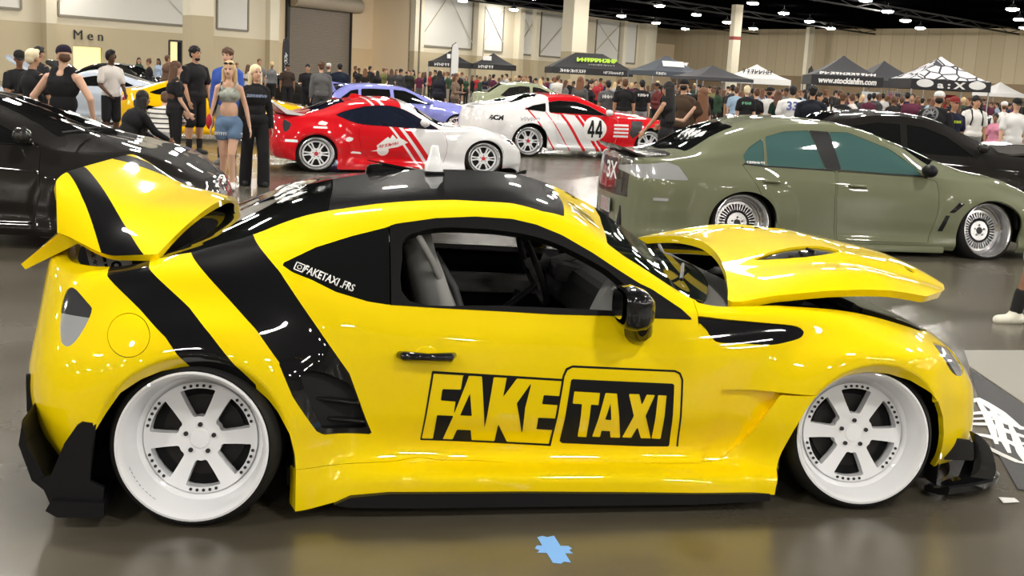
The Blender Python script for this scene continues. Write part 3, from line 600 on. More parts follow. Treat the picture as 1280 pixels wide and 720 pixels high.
        # moulded black vent: raised rib along its middle
        z0 = .70; rib = np.exp(-((v.V[:, 2] - (.712 - (v.V[:, 0] - 2.1) * .03)) / .014) ** 2) * .018
        vv = Patch(vv.V + vv.N * rib[:, None], vv.N, vv.F); vv = vv if s == 1 else vv.mirror()
        patch_obj('wing_vent', [(vv, BLK)], root)
        h = P.cut(inside(hl)).offset(-.004); hi = P.cut(inside(hl, .008)).offset(-.03)
        if s == -1: h, hi = h.mirror(), hi.mirror()
        ho = patch_obj('headlight', [(h.cut(lambda V: V[:, 0] - 2.985 - (V[:, 2] - .57) * -.9), LENS), (h.cut(lambda V: -(V[:, 0] - 2.985 - (V[:, 2] - .57) * -.9)), LENSD)], root)
        t = P.cut(inside(tl)).offset(-.003); t = t if s == 1 else t.mirror()
        lo_ = lambda V: .722 - V[:, 2]
        sg = 1
        patch_obj('tail_light', [(t.cut(lo_), LENS), (t.cut(neg(lo_)), LENSD)], root)
        # rear quarter scoop
        mouth = roundpoly([(.375, .555), (.43, .555), (.52, .515), (.565, .475), (.612, .345), (.60, .325), (.47, .338), (.445, .36), (.385, .50)], 3)
        sc0 = P.cut(inside(vent)).offset(-.004); rimv = sc0.cut(side(mouth)); rimv = join([rimv, rimv.rim(.05)]); sc = sc0.cut(inside(mouth)).offset(-.045)
        if s == -1: sc, rimv = sc.mirror(), rimv.mirror()
        so = patch_obj('side_scoop', [(sc, BLK), (rimv, BLK)], root)
        bm = bmesh.new(); bx(bm, (.50, -.85 * s, .44), (.17, .03, .012), (0, .12, 0), .004); bx(bm, (.54, -.83 * s, .36), (.14, .03, .012), (0, .1, 0), .004); obj_bm('scoop_blade', bm, BLK, so)
    # --- bumpers
    rb = both(nouter.cut(inside_rear(rb_poly))); patch_obj('rear_bumper', [(rb, YEL), (rb.rim(.03), YEL)], root)
    fb = nouter.cut(inside(fb_line, 0)); fbc = nouter.cut(lambda V: np.minimum(V[:, 1] + .38, np.minimum(V[:, 0] - 2.9, np.interp(V[:, 0], [3.1, 3.4], [.56, .60]) - V[:, 2])))
    fbb = both(join([fb.cut(side(hl)), fbc])); patch_obj('front_bumper', [(fbb, YEL), (fbb.rim(.02), YEL)], root)
    tail_f = lambda V: np.minimum(np.minimum(-sdf(rb_poly, V[:, 0], V[:, 2]), -.40 - V[:, 0]), V[:, 1] + .38)
    # --- cowl, wipers
    cw = both(P.cut(cowl_f).cut(neg(ws_f)).cut(lambda V: 2.30 - V[:, 0])).offset(-.02)
    co = patch_obj('cowl_panel', [(cw, PLA)], root)
    for k, (a, b_) in enumerate((((2.10, -.1), (1.93, -.62)), ((2.13, .45), (2.05, -.05)))):
        bm = bmesh.new(); tube(bm, [(a[0], a[1], .83 if k else .82), ((a[0] + b_[0]) / 2 - .05, (a[1] + b_[1]) / 2, .89), (b_[0] - .06, b_[1], .87)], .008, 6); obj_bm('wiper', bm, SAT, co)
    ws = both(P.cut(ws_f)); patch_obj('windscreen', [(ws, WSGL), (ws.rim(.01), SAT)], root)
    # --- raised bonnet
    hp = both(P.cut(hood_f).cut(lambda V: sdf(hood_p, V[:, 0], V[:, 1]) - .003))
    M = Matrix.Translation((2.08, -.7, .79)) @ Matrix.Rotation(math.radians(-9.4), 4, 'Y') @ Matrix.Rotation(math.radians(1.6), 4, 'X') @ Matrix.Translation((-2.08, .7, -.79)) @ Matrix.Translation((2.06, 0, .79)) @ Matrix.Translation((-2.06, 0, -.79)) @ Matrix.Translation((0, 0, .012))
    V = hp.V.copy(); xx = sstep(2.1, 2.5, V[:, 0]) * (1 - sstep(3.0, 3.25, V[:, 0])); ay = np.abs(V[:, 1])
    V[:, 2] += .07 * (1 - (ay / .76) ** 2) - .075 * sstep(2.7, 3.22, V[:, 0]); V[:, 0] += .07 * sstep(2.8, 3.18, V[:, 0]); V[:, 2] += xx * (.022 * (1 - sstep(.30, .46, ay)) + .012 * np.exp(-((ay - .60) / .10) ** 2)); hp = Patch(V, patch_normals(V, hp.F), hp.F)
    vents = [[(2.30, .36 * s), (2.44, .29 * s), (2.66, .23 * s), (2.72, .31 * s), (2.52, .39 * s)] for s in (1, -1)]
    hq = hp
    for v in vents: hq = hq.cut(outside_xy(roundpoly(v, 3)))
    pins = [[(3.03 + .022 * math.cos(t), .34 * s + .03 * math.sin(t)) for t in np.linspace(0, 2 * PI, 14, endpoint=False)] for s in (1, -1)]
    for v in pins: hq = hq.cut(outside_xy(v))
    hq = join([hq, hq.rim(.035)]); hu = hp.offset(-.03)
    ho = patch_obj('bonnet', [(hq.xf(M), YEL), (Patch(hu.V, -hu.N, [f[::-1] for f in hu.F]).xf(M), SAT)], root)
    for v in vents:
        lv = hp.cut(inside_xy(roundpoly(v, 3), .01)).offset(-.010); o = patch_obj('bonnet_vent', [(lv.xf(M), BLK)], ho)
        bm = bmesh.new()
        cx = np.mean([p[0] for p in v]); cy = np.mean([p[1] for p in v])
        for d in (-.06, 0.0, .06):
            bx(bm, M @ Vector((cx + d, cy - d * .4 * (1 if cy > 0 else -1), float(np.median(lv.V[:, 2])) + .004)), (.008, .075, .012), (0, -.5, 0))
        obj_bm('louvre', bm, BLK, o)
    for v in pins:
        lv = hp.cut(inside_xy(v, .01)).offset(-.008); patch_obj('bonnet_pin', [(lv.xf(M), SAT)], ho)
    # --- engine bay
    bay = [(2.06, -.62), (2.4, -.60), (2.8, -.60), (3.15, -.38), (3.2, 0)]
    bm = bmesh.new()
    prism(bm, mpoly([(a, b) for a, b in bay]), .45, .50, 'z'); obj_bm('engine_bay_floor', bm, SAT, root)
    ring = [(p[0], p[1]) for p in hood_p]
    lip = both(P.cut(lambda V: np.minimum(sdf(hood_p, V[:, 0], V[:, 1]) + .004, V[:, 2] - .55)).cut(lambda V: .07 - sdf(hood_p, V[:, 0], V[:, 1])).cut(lambda V: V[:, 0] - 2.15)).offset(-.022)
    patch_obj('bay_surround', [(lip, SAT), (lip.rim(.25), SAT)], root)
    sh = both(P.cut(lambda V: np.minimum.reduce([sdf(hood_p, V[:, 0], V[:, 1]) - .02, V[:, 2] - .55, V[:, 0] - (2.80 - .42 * (np.abs(V[:, 1]) - .3) * (np.abs(V[:, 1]) > .3)), .60 - np.abs(V[:, 1])]))).offset(-.004)
    patch_obj('radiator_shroud', [(sh, BLK), (sh.rim(.04), BLK)], root)
    bm = bmesh.new(); bx(bm, (2.5, 0, .60), (.42, .34, .16), bev=.02); bx(bm, (2.5, 0, .69), (.30, .22, .05), bev=.015)
    tube(bm, [(2.5, .1, .72), (2.62, .2, .74), (2.74, .3, .70), (2.78, .4, .6)], .035, 10)
    obj_bm('engine', bm, DGREY, root)
    for s in (1, -1):
        bm = bmesh.new(); lathe(bm, [(.001, .725), (.04, .725), (.075, .70), (.08, .66), (.08, .6)], 20, 'Z', mtx=Matrix.Translation((2.52, .60 * s, .0))); obj_bm('strut_tower', bm, SAT, root, True, 40)
        bm = bmesh.new(); bx(bm, (2.93, .47 * s, .655), (.17, .03, .018), (0, .12, -.75 * s), .004); obj_bm('bonnet_latch_bracket', bm, GOLD, root)
    # --- boot lid with ducktail, tilted open
    nu, nv = 60, 90; u = np.linspace(0, 1, nu)[:, None]; v = np.linspace(-1, 1, nv)[None, :]
    w = .66 - .06 * u; av = np.abs(v); fr = np.clip((av - .78) / .22, 0, 1)
    X = (-.03 + .115 * v + .06 * (1 - av ** 2)) + u * (-.405 - .06 * (1 - av ** 2)) + .05 * fr * u; Y = v * w * np.ones_like(u)
    kick = .10 * sstep(.40, 1.1, u)
    Z = 1.055 + .055 * u + kick - (.105 + .09 * u) * av ** (2.2 + 6 * u)
    L = np.stack([X, Y, Z], -1)[:, ::-1]
    n = grid_normals(L); sg = -1 if n[10, nv // 2, 2] < 0 else 1
    if sg < 0: L = L[:, ::-1]
    lid = Patch.from_grid(L)
    band = lambda V: .085 - np.abs(np.abs(V[:, 1] - .0) - .24 - (V[:, 0] + .1) * -.0)
    uf = lambda V: (.02 + .115 * V[:, 1] / .62 - V[:, 0]) / .45
    band = lambda V: .088 - np.abs(np.abs(V[:, 1] + .03) - (.25 + .58 * np.maximum(1 - uf(V), 0)))
    Mt = Matrix.Translation((0, 0, 1.0)) @ Matrix.Rotation(math.radians(1.5), 4, 'X') @ Matrix.Translation((0, 0, -1.0))
    under = lid.offset(-.028)
    lo = patch_obj('boot_lid', [(lid.cut(neg(band)).xf(Mt), YEL), (lid.cut(band).xf(Mt), BLK), (lid.rim(.028).xf(Mt), YEL), (Patch(under.V, -under.N, [f[::-1] for f in under.F]).xf(Mt), SAT)], root)
    tag(lo, 'raised ducktail boot lid with two black bands')
    # panel below the ducktail, carrying the number plate
    bm = bmesh.new()
    pr = [(-.42, 1.07), (-.47, 1.01), (-.665, .855), (-.65, .835), (-.44, .95), (-.38, 1.0), (-.38, 1.06)]
    prism(bm, pr, -.42, .30, 'y', mtx=Mt); obj_bm('boot_rear_panel', bm, YEL, lo)
    bm = bmesh.new(); bx(bm, (0, 0, 0), (.31, .155, .004), bev=.0015)
    Mp = Matrix(Mt) @ frame((-.555, -.33, .74), (-.35, -.25, -1), (-.2, .95, -.25))
    Mp = frame((-.36, -.32, .855), (-.22, -.05, .97), (-.97, -.1, -.22))
    bmesh.ops.transform(bm, matrix=Mp, verts=bm.verts); pl = obj_bm('number_plate', bm, mat('plate_white', (.42, .40, .37), .5), lo)
    text_obj('plate_number', '857 L', .085, Mp @ T((0, -.01, .0035)), SAT, pl, sx=.8, bold=.002)
    text_obj('plate_state', '~6', .022, Mp @ T((0, .055, .0035)), SAT, pl)
    # well of the boot
    bm = bmesh.new()
    tp = [(p[0], p[1]) for p in mpoly([(.06, 0), (-.05, -.55), (-.16, -.66), (-.44, -.58), (-.535, 0)])]
    prism(bm, tp, .55, .56, 'z'); obj_bm('boot_floor', bm, CARP, root)
    tr = both(P.cut(lambda V: np.minimum(sdf(trunk_p, V[:, 0], V[:, 1]) + .003, V[:, 2] - .75)).cut(lambda V: .035 - sdf(trunk_p, V[:, 0], V[:, 1]))).offset(-.02)
    patch_obj('boot_seal', [(tr, YEL), (tr.rim(.22), CARP)], root)
    tp_ = nouter.cut(lambda V: np.minimum.reduce([-.40 - V[:, 0], V[:, 1] + .38, V[:, 2] - .735, .9 - V[:, 2]])).cut(neg(trunk_f)); tp_ = both(tp_)
    patch_obj('tail_panel', [(tp_, YEL), (tp_.rim(.02), YEL)], root)
    # --- black aero pieces
    for s in (1, -1):
        bm = bmesh.new()
        prism(bm, [(-.475, .19), (-.428, .307), (-.387, .37), (-.369, .384), (-.321, .381), (-.338, .283), (-.345, .171), (-.299, .144), (-.305, .06), (-.474, .076), (-.489, .118), (-.514, .18)], -.935 * s, -.915 * s); prism(bm, [(-.44, .08), (-.54, .17), (-.58, .30), (-.565, .39), (-.555, .30), (-.50, .19), (-.42, .12)], -.92 * s, -.60 * s); prism(bm, [(-.295, .045), (-.295, .10), (-.47, .11), (-.488, .075), (-.45, .05)], -.965 * s, -.70 * s)
        obj_bm('rear_winglet', bm, SAT, root)
        bm = bmesh.new()
        pts = [(.50, .062), (.56, .088), (.70, .100), (1.2, .095), (1.9, .078), (2.2, .075), (2.2, .045), (1.9, .035), (1.2, .040), (.8, .042), (.55, .050)]
        prism(bm, pts, -.925 * s, -.70 * s); obj_bm('skirt_extension', bm, SAT, root)
        bm = bmesh.new()
        prism(bm, [(2.99, .20), (3.05, .255), (3.12, .245), (3.20, .19), (3.16, .155), (3.02, .16)], -.795 * s, -.785 * s, mtx=None); obj_bm('front_canard', bm, BLK, root)
    # splitter following the nose
    L1 = [(3.47, 0), (3.46, -.3), (3.41, -.55), (3.33, -.72), (3.20, -.82), (3.0, -.88)]; L0 = [(3.30, 0), (3.29, -.3), (3.23, -.5), (3.13, -.66), (3.02, -.74), (2.95, -.78)]
    n = 14
    o_ = smooth_poly(L1, n, False); i_ = smooth_poly(L0, n, False)
    prof = [(0, .02), (.6, .012), (1, .02), (1.03, .045), (.97, .055), (.6, .04), (0, .045)]
    rows = []
    full = [(o_[k], i_[k]) for k in range(len(o_))]
    full = [((a[0], -a[1]), (b_[0], -b_[1])) for a, b_ in full[::-1]][:-1] + full
    bm = bmesh.new(); rr = []
    for a, b_ in full:
        edge_up = sstep(.55, .85, abs(a[1])) * .02
        rr.append([bm.verts.new((b_[0] + (a[0] - b_[0]) * p, b_[1] + (a[1] - b_[1]) * p, z + edge_up * p)) for p, z in prof])
    for k in range(len(rr) - 1):
        for q in range(len(prof)): bm.faces.new((rr[k][q], rr[k][(q + 1) % len(prof)], rr[k + 1][(q + 1) % len(prof)], rr[k + 1][q]))
    bm.faces.new(rr[0]); bm.faces.new(rr[-1][::-1])
    for s in (1, -1):
        prism(bm, smooth_poly([(3.02, .02), (3.15, .015), (3.235, .045), (3.258, .12), (3.21, .225), (3.135, .275), (3.18, .18), (3.17, .10), (3.05, .06)], 4), -.80 * s, -.765 * s)
    obj_bm('front_splitter', bm, BLK, root, True, 40)
    bm = bmesh.new()
    pf = lambda a: [(x, y) for x, y in a]
    prism(bm, mpoly([(3.30, 0), (3.28, -.3), (3.2, -.5), (3.05, -.7), (2.96, -.74), (2.9, -.7), (2.9, 0)]), .06, .135, 'z'); obj_bm('lower_grille', bm, SAT, root)
    bm = bmesh.new(); prism(bm, mpoly([(-.60, 0), (-.585, -.4), (-.52, -.68), (-.42, -.76), (-.2, -.6), (-.2, 0)]), .05, .21, 'z'); obj_bm('rear_diffuser', bm, SAT, root)
    bm = bmesh.new()
    for y in (-.5, .5):
        bm = bmesh.new(); bx(bm, (-.585, y * 1.16, .405), (.05, .14, .15), bev=.01); cyl(bm, (-.60, y * 1.1, .345), (-.45, y * 1.1, .345), .045, n=20); obj_bm('exhaust_trim', bm, SAT, root)
    # --- underbody and wheel wells
    bm = bmesh.new(); bx(bm, (1.28, 0, .13), (1.9, 1.6, .07)); bx(bm, (2.95, 0, .2), (.35, 1.2, .2)); bx(bm, (-.1, 0, .35), (.5, .9, .4)); bx(bm, (2.56, 0, .3), (.6, .9, .4)); obj_bm('underbody', bm, SAT, root)
    for cx in (0, 2.59):
        for s in (1, -1):
            bm = bmesh.new(); n0 = 24
            A = [(cx + .40 * math.cos(PI * k / n0), .30 + .35 * math.sin(PI * k / n0)) for k in range(n0 + 1)]
            A = [(cx + .40, .05)] + A + [(cx - .40, .05)]
            V0 = [bm.verts.new((x, -.86 * s if abs(x - cx) < .3 else -.80 * s, z)) for x, z in A]; V1 = [bm.verts.new((x, -.45 * s, z)) for x, z in A]
            for k in range(len(A) - 1): bm.faces.new((V0[k], V0[k + 1], V1[k + 1], V1[k]))
            bm.faces.new(V1); obj_bm('wheel_well', bm, CARP, root)
    # --- cabin
    lin = both(P.cut(side(arr)).cut(side(arf)).cut(lambda V: np.minimum.reduce([V[:, 0] - .1, 2.0 - V[:, 0], V[:, 2] - .16])).cut(side(win)).cut(neg(ws_f))).offset(-.035)
    patch_obj('cabin_lining', [(Patch(lin.V, -lin.N, [f[::-1] for f in lin.F]), CARP)], root)
    bm = bmesh.new(); bx(bm, (1.2, 0, .2), (1.7, 1.45, .03)); bx(bm, (1.25, 0, .31), (1.3, .22, .20), bev=.04); bx(bm, (.25, 0, .62), (.08, 1.3, .5)); obj_bm('cabin_floor', bm, CARP, root)
    bm = bmesh.new(); bx(bm, (1.78, 0, .66), (.36, 1.42, .20), (0, .1, 0), .05); bx(bm, (1.62, .36, .74), (.16, .36, .09), (0, .2, 0), .03); obj_bm('dashboard', bm, DGREY, root)
    for s in (-1, 1):
        st_ = bpy.data.objects.new('seat', None); link(st_, root); st_.location = (1.09, .36 * s, 0)
        seat(st_, GREYF, DGREY)
    sw = bpy.data.objects.new('steering_wheel', None); link(sw, root); sw.location = (1.47, .36, .74); sw.rotation_euler = (0, math.radians(-22), 0)
    bm = bmesh.new(); tube(bm, [(0, .175 * math.cos(t), .175 * math.sin(t)) for t in np.linspace(0, 2 * PI, 28, endpoint=False)], .016, 8, closed=True); obj_bm('wheel_rim', bm, DGREY, sw, True)
    bm = bmesh.new(); cyl(bm, (.03, 0, 0), (-.01, 0, 0), .055, n=16); bx(bm, (0, .09, 0), (.012, .14, .035)); bx(bm, (0, -.09, 0), (.012, .14, .035)); bx(bm, (0, 0, -.09), (.012, .035, .14)); cyl(bm, (.03, 0, 0), (.3, 0, -.02), .025); obj_bm('wheel_boss', bm, GREYF, sw)
    bm = bmesh.new(); tube(bm, [(1.28, 0, .38), (1.30, 0, .62), (1.33, -.01, .70)], [.012, .01, .016], 8); obj_bm('gear_lever', bm, SAT, root)
    bm = bmesh.new(); tube(bm, [(1.10, -.10, .56), (1.25, -.10, .63), (1.38, -.10, .735)], [.018, .016, .014], 10); sph(bm, (1.385, -.10, .74), .015); obj_bm('handbrake', bm, SAT, root, True)
    bm = bmesh.new(); tube(bm, [(.80, -.62, 1.03), (.86, -.585, .93), (.93, -.54, .80), (1.0, -.50, .66)], .014, 6); obj_bm('seat_belt', bm, GREYF, root, True)
    # far door card with grey armrest band
    bm = bmesh.new(); bx(bm, (1.28, .74, .60), (1.1, .04, .10), (0, .02, 0), .03); bx(bm, (1.22, .735, .965), (.75, .01, .11), (.5, .05, 0), .003); obj_bm('door_armrest', bm, GREYF, root)
    bm = bmesh.new()
    tube(bm, [(1.60, -.68, .56), (1.66, -.66, .70), (1.62, -.66, .80), (1.58, -.66, .84)], .014, 8)
    prism(bm, smooth_poly([(1.50, .60), (1.56, .80), (1.62, .86), (1.69, .80), (1.70, .62)], 4), -.60, -.52); obj_bm('dash_pod', bm, GREYF, root)
    # --- mirrors, handle, roof fin
    for s in (1, -1):
        mr = mirror_part(root, (1.60, -.92 * s, .795), s)
    hx, hz = K['handle'][2]
    Hd = [c for c in root.children if c.name.startswith('door') and c.get('label')][0]
    bm = bmesh.new(); tube(bm, [(hx - .10, -.858, hz + .0), (hx - .085, -.885, hz + .002), (hx, -.892, hz), (hx + .085, -.885, hz - .002), (hx + .10, -.858, hz)], [.014, .018, .014, .018, .012], 12); hh = obj_bm('door_handle', bm, BLK, Hd, True)
    bm = bmesh.new(); sph(bm, (hx, -.842, hz - .005), .055, (1, .22, .72), n=20); obj_bm('handle_cup', bm, YEL, Hd, True)
    bm = bmesh.new()
    fin = [(.62, 1.205), (.70, 1.262), (.73, 1.266), (.755, 1.255), (.86, 1.228), (.92, 1.218)]
    fin = [(.64, 1.175), (.65, 1.228), (.70, 1.236), (.80, 1.226), (.90, 1.214), (.93, 1.20)]
    tb = bmesh.new()
    for t_, zz in ((-.028, 0), (.028, 0)): pass
    prism(bm, fin, .03, .07); bmesh.ops.bevel(bm, geom=[e for e in bm.edges], offset=.006, segments=2, affect='EDGES'); obj_bm('aerial_fin', bm, BLK, root, True, 40)
    bm = bmesh.new(); L = [(.066, .040, 0), (.064, .038, .03), (.050, .030, .042), (.036, .022, .07), (.028, .016, .10), (.018, .010, .108)]
    rows = []; CX = .925
    for hx_, hy_, z in L:
        rows.append([bm.verts.new((CX + hx_ * .58 * math.copysign(abs(math.cos(t)) ** .5, math.cos(t)), -.06 + hy_ * 1.2 * math.copysign(abs(math.sin(t)) ** .5, math.sin(t)), 1.222 + z)) for t in np.linspace(0, 2 * PI, 24, endpoint=False)])
    for a, b_ in zip(rows, rows[1:]):
        for k in range(24): bm.faces.new((a[k], a[(k + 1) % 24], b_[(k + 1) % 24], b_[k]))
    bm.faces.new(rows[-1]); bm.faces.new(rows[0][::-1]); fo = obj_bm('roof_beacon', bm, WHT, root, True, 50); tag(fo, 'tapered white fin standing on the black roof')
    bm = bmesh.new(); bx(bm, (.925, -.06, 1.217), (.085, .10, .012), bev=.004); obj_bm('beacon_base', bm, SAT, fo)
    # --- stickers
    q0 = K['sticker'][0]; q1 = K['sticker'][1]
    onp = lambda x, z, d=.003: side_point(G, x, z, d)
    a = onp(*q0); b_ = onp(*q1); mid = (a + b_) / 2; upv = onp(q0[0] + .0, q0[1] + .03) - a
    Mx = frame(mid, b_ - a, upv); L_ = (b_ - a).length
    QW = [c for c in root.children if c.name.startswith('quarter_window')][0]
    bmt = text_bm('FAKETAXI .FRS', .05, bold=.0012); xs = [v.co.x for v in bmt.verts]; k_ = L_ * .86 / (max(xs) - min(xs)); bmesh.ops.scale(bmt, vec=(k_, .95, 1), verts=bmt.verts)
    bmesh.ops.transform(bmt, matrix=Mx @ T((L_ * .06, 0, .004)), verts=bmt.verts); project_side(bmt, G, .003); obj_bm('window_sticker', bmt, WVIN, QW)
    bm = bmesh.new()
    M0 = Mx @ T((-L_ * .455, .0, .004)); s_ = .016
    for q in range(4): bx(bm, ((s_, 0, 0), (-s_, 0, 0), (0, s_, 0), (0, -s_, 0))[q], ((.004, 2 * s_, .0008), (.004, 2 * s_, .0008), (2 * s_, .004, .0008), (2 * s_, .004, .0008))[q])
    tube(bm, [(.008 * math.cos(t), .008 * math.sin(t), 0) for t in np.linspace(0, 2 * PI, 12, endpoint=False)], .0016, 4, closed=True)
    bmesh.ops.transform(bm, matrix=M0, verts=bm.verts); obj_bm('sticker_icon', bm, WVIN, QW)
    # brush lettering across the rear window and the banner
    RW = [c for c in root.children if c.name.startswith('rear_window')][0]; rnd = random.Random(4)
    def on_top(x, y, d): return top_point(G, x, y, d)
    bm = bmesh.new()
    for k in range(26):
        y0 = -.28 + .6 * k / 26; x0 = .33 + rnd.uniform(-.02, .02); L2 = rnd.uniform(.04, .13)
        brush(bm, [on_top(x0 - L2 * (t - .5) * 1.0, y0 + rnd.uniform(-.02, .02) + .05 * math.sin(t * 4 + k), .003) for t in np.linspace(0, 1, 6)], rnd.uniform(.006, .016))
    obj_bm('rear_window_graphic', bm, WVIN, RW)
    bm = bmesh.new(); bm2 = bmesh.new()
    for k in range(14):
        y0 = -.05 + .5 * k / 14
        brush(bm, [on_top(1.55 + rnd.uniform(-.03, .03), y0 + .015 * t, .003) for t in np.linspace(0, 1, 4)], .012)
    for k in range(9):
        y0 = -.46 + .22 * k / 9
        brush(bm2, [on_top(1.46 + .10 * t, y0 + rnd.uniform(-.02, .02), .003) for t in np.linspace(0, 1, 4)], rnd.uniform(.006, .013))
    BS = [c for c in root.children if c.name.startswith('body_shell')][0]
    obj_bm('banner_lettering', bm, SAT, BS); obj_bm('banner_mark', bm2, WVIN, BS)
    # --- wheels
    wr = wheel_proto('rear_wheel', .300, .27, .262, .205, .145, 6, WHT, root, .024, .032, twist=.08, r_in=.082, spoke_d=.05)
    wr.location = (0, -.95, .297); wr.rotation_euler = (math.radians(-5), 0, math.radians(-8))
    wf_ = wheel_proto('front_wheel', .300, .25, .260, .203, .12, 6, WHT, root, .024, .032, twist=-.03, r_in=.082, spoke_d=.05)
    wf_.location = (2.575, -.905, .295); wf_.rotation_euler = (math.radians(-7), 0, math.radians(-8))
    for k, ch in enumerate('GRAVEYARD'):
        a = math.radians(203 + k * 4.1); bmc = text_bm(ch, .017, bold=.0006); c_, s_ = math.cos(a), math.sin(a); r_ = .2412
        M = Matrix((Vector((-s_, 0, c_)), Vector((0, 1, 0)), Vector((-c_, 0, -s_)))).transposed().to_4x4(); M.translation = (r_ * c_, .036, r_ * s_); bmesh.ops.transform(bmc, matrix=M, verts=bmc.verts)
        me = bpy.data.meshes.new('lip_letter'); bmc.to_mesh(me); bmc.free(); me.materials.append(SAT); link(bpy.data.objects.new('lip_letter', me), wr)
    for w_, nm in ((wr, 'rear_wheel'), (wf_, 'front_wheel')):
        c = clone_part(w_, root); c.location.y *= -1; c.rotation_euler = (math.radians(7) * 1, 0, PI)
    return root
def refine(G, k):
    a, b, _ = G.shape; ui = np.linspace(0, a - 1, (a - 1) * k + 1); vi = np.linspace(0, b - 1, (b - 1) * k + 1)
    g = hermite(G, np.arange(a, dtype=float), ui); g = hermite(np.swapaxes(g, 0, 1), np.arange(b, dtype=float), vi); return np.swapaxes(g, 0, 1)
def patch_normals(V, F):
    N = np.zeros_like(V)
    for f in F:
        a, b, c = V[f[0]], V[f[1]], V[f[2]]; n = np.cross(b - a, c - a); N[list(f)] += n
    return N / np.maximum(1e-12, np.linalg.norm(N, axis=1, keepdims=True))
def inside_rear(poly): return lambda V: sdf(poly, V[:, 0], V[:, 2])
def side_point(G, x, z, d=0.0):
    g = G[:, :120].reshape(-1, 3); i = np.argmin((g[:, 0] - x) ** 2 + (g[:, 2] - z) ** 2 + (g[:, 1] > -.3) * 9); return Vector((x, g[i, 1] - d, z))
def top_point(G, x, y, d=0.0):
    g = G.reshape(-1, 3); ya = -abs(y); i = np.argmin((g[:, 0] - x) ** 2 + (g[:, 1] - ya) ** 2 + (g[:, 2] < .6) * 9); return Vector((x, y, g[i, 2] + d))
def project_side(bm, G, d):
    for v in bm.verts: v.co.y = side_point(G, v.co.x, v.co.z, d).y
def brush(bm, pts, w):
    """a flat painted stroke lying on the surface"""
    n0 = len(bm.faces); pts = [Vector(p) for p in pts]; L = []; Rr = []
    for i, p in enumerate(pts):
        t = (pts[min(i + 1, len(pts) - 1)] - pts[max(i - 1, 0)]).normalized(); s = t.cross(Vector((0, 0, 1))).normalized()
        k = w * (.35 + .65 * math.sin(PI * (i + .5) / len(pts))); L.append(bm.verts.new(p + s * k)); Rr.append(bm.verts.new(p - s * k))
    for i in range(len(pts) - 1): bm.faces.new((L[i], Rr[i], Rr[i + 1], L[i + 1]))
def seat(par, m1, m2):
    """bucket seat facing +x, hip point at the origin's x"""
    def shell(name, rows, m):
        bm = bmesh.new(); R = []
        for c, hw, th in rows:
            c = Vector(c[0]), Vector(c[1])   # centre, normal
            R.append([bm.verts.new(c[0] + Vector((0, hw * math.copysign(abs(math.cos(t)) ** .7, math.cos(t)), 0)) + c[1] * (th * math.sin(t) + .06 * abs(math.cos(t)) ** 3)) for t in np.linspace(0, 2 * PI, 20, endpoint=False)])
        for a, b in zip(R, R[1:]):
            for k in range(20): bm.faces.new((a[k], a[(k + 1) % 20], b[(k + 1) % 20], b[k]))
        bm.faces.new(R[0][::-1]); bm.faces.new(R[-1]); return obj_bm(name, bm, m, par, True, 60)
    n = (1, 0, .28)
    shell('seat_back', [(((-.10, 0, .36), n), .20, .05), (((-.13, 0, .48), n), .25, .07), (((-.18, 0, .66), n), .26, .065), (((-.23, 0, .82), n), .22, .055), (((-.265, 0, .92), n), .13, .05), (((-.29, 0, 1.02), n), .11, .045), (((-.30, 0, 1.06), n), .07, .03)], m1)
    shell('seat_cushion', [(((-.12, 0, .36), (0, 0, 1)), .22, .06), (((.05, 0, .36), (0, 0, 1)), .25, .07), (((.28, 0, .40), (0, 0, 1)), .25, .07), (((.36, 0, .40), (0, 0, 1)), .20, .04)], m1)
    bm = bmesh.new()
    tube(bm, [(-.02, -.16, .50), (-.06, -.17, .62), (-.12, -.15, .80), (-.20, -.10, .93)], .016, 6); tube(bm, [(-.02, .16, .50), (-.06, .17, .62), (-.12, .15, .80), (-.20, .10, .93)], .016, 6)
    obj_bm('seat_piping', bm, m2, par, True)
def mirror_part(root, p, s):
    o = bpy.data.objects.new('wing_mirror', None); link(o, root); o.location = p
    bm = bmesh.new(); rows = []
    L = [(-.066, .085, .062), (-.060, .095, .074), (-.02, .10, .082), (.02, .09, .074), (.05, .06, .048), (.064, .02, .018)]
    for x, hy, hz in L:
        rows.append([bm.verts.new((x, hy * math.copysign(abs(math.cos(t)) ** .6, math.cos(t)), hz * math.copysign(abs(math.sin(t)) ** .6, math.sin(t)) + .015 - x * .1)) for t in np.linspace(0, 2 * PI, 28, endpoint=False)])
    for a, b in zip(rows, rows[1:]):
        for k in range(28): bm.faces.new((a[k], a[(k + 1) % 28], b[(k + 1) % 28], b[k]))
    bm.faces.new(rows[-1]); obj_bm('mirror_housing', bm, BLK, o, True, 55)
    bm = bmesh.new(); r = [bm.verts.new((-.078, .072 * math.copysign(abs(math.cos(t)) ** .6, math.cos(t)), .052 * math.copysign(abs(math.sin(t)) ** .6, math.sin(t)) + .03)) for t in np.linspace(0, 2 * PI, 28, endpoint=False)]; bm.faces.new(r); obj_bm('mirror_glass', bm, CHR, o)
    bm = bmesh.new(); tube(bm, [(.02, .0, -.03), (.03, .02 * s, -.075), (.032, .07 * s, -.092), (.032, .12 * s, -.10)], [.04, .042, .045, .05], 12); obj_bm('mirror_stalk', bm, BLK, o, True, 50)
    return o
TRUNK_TILT = 20
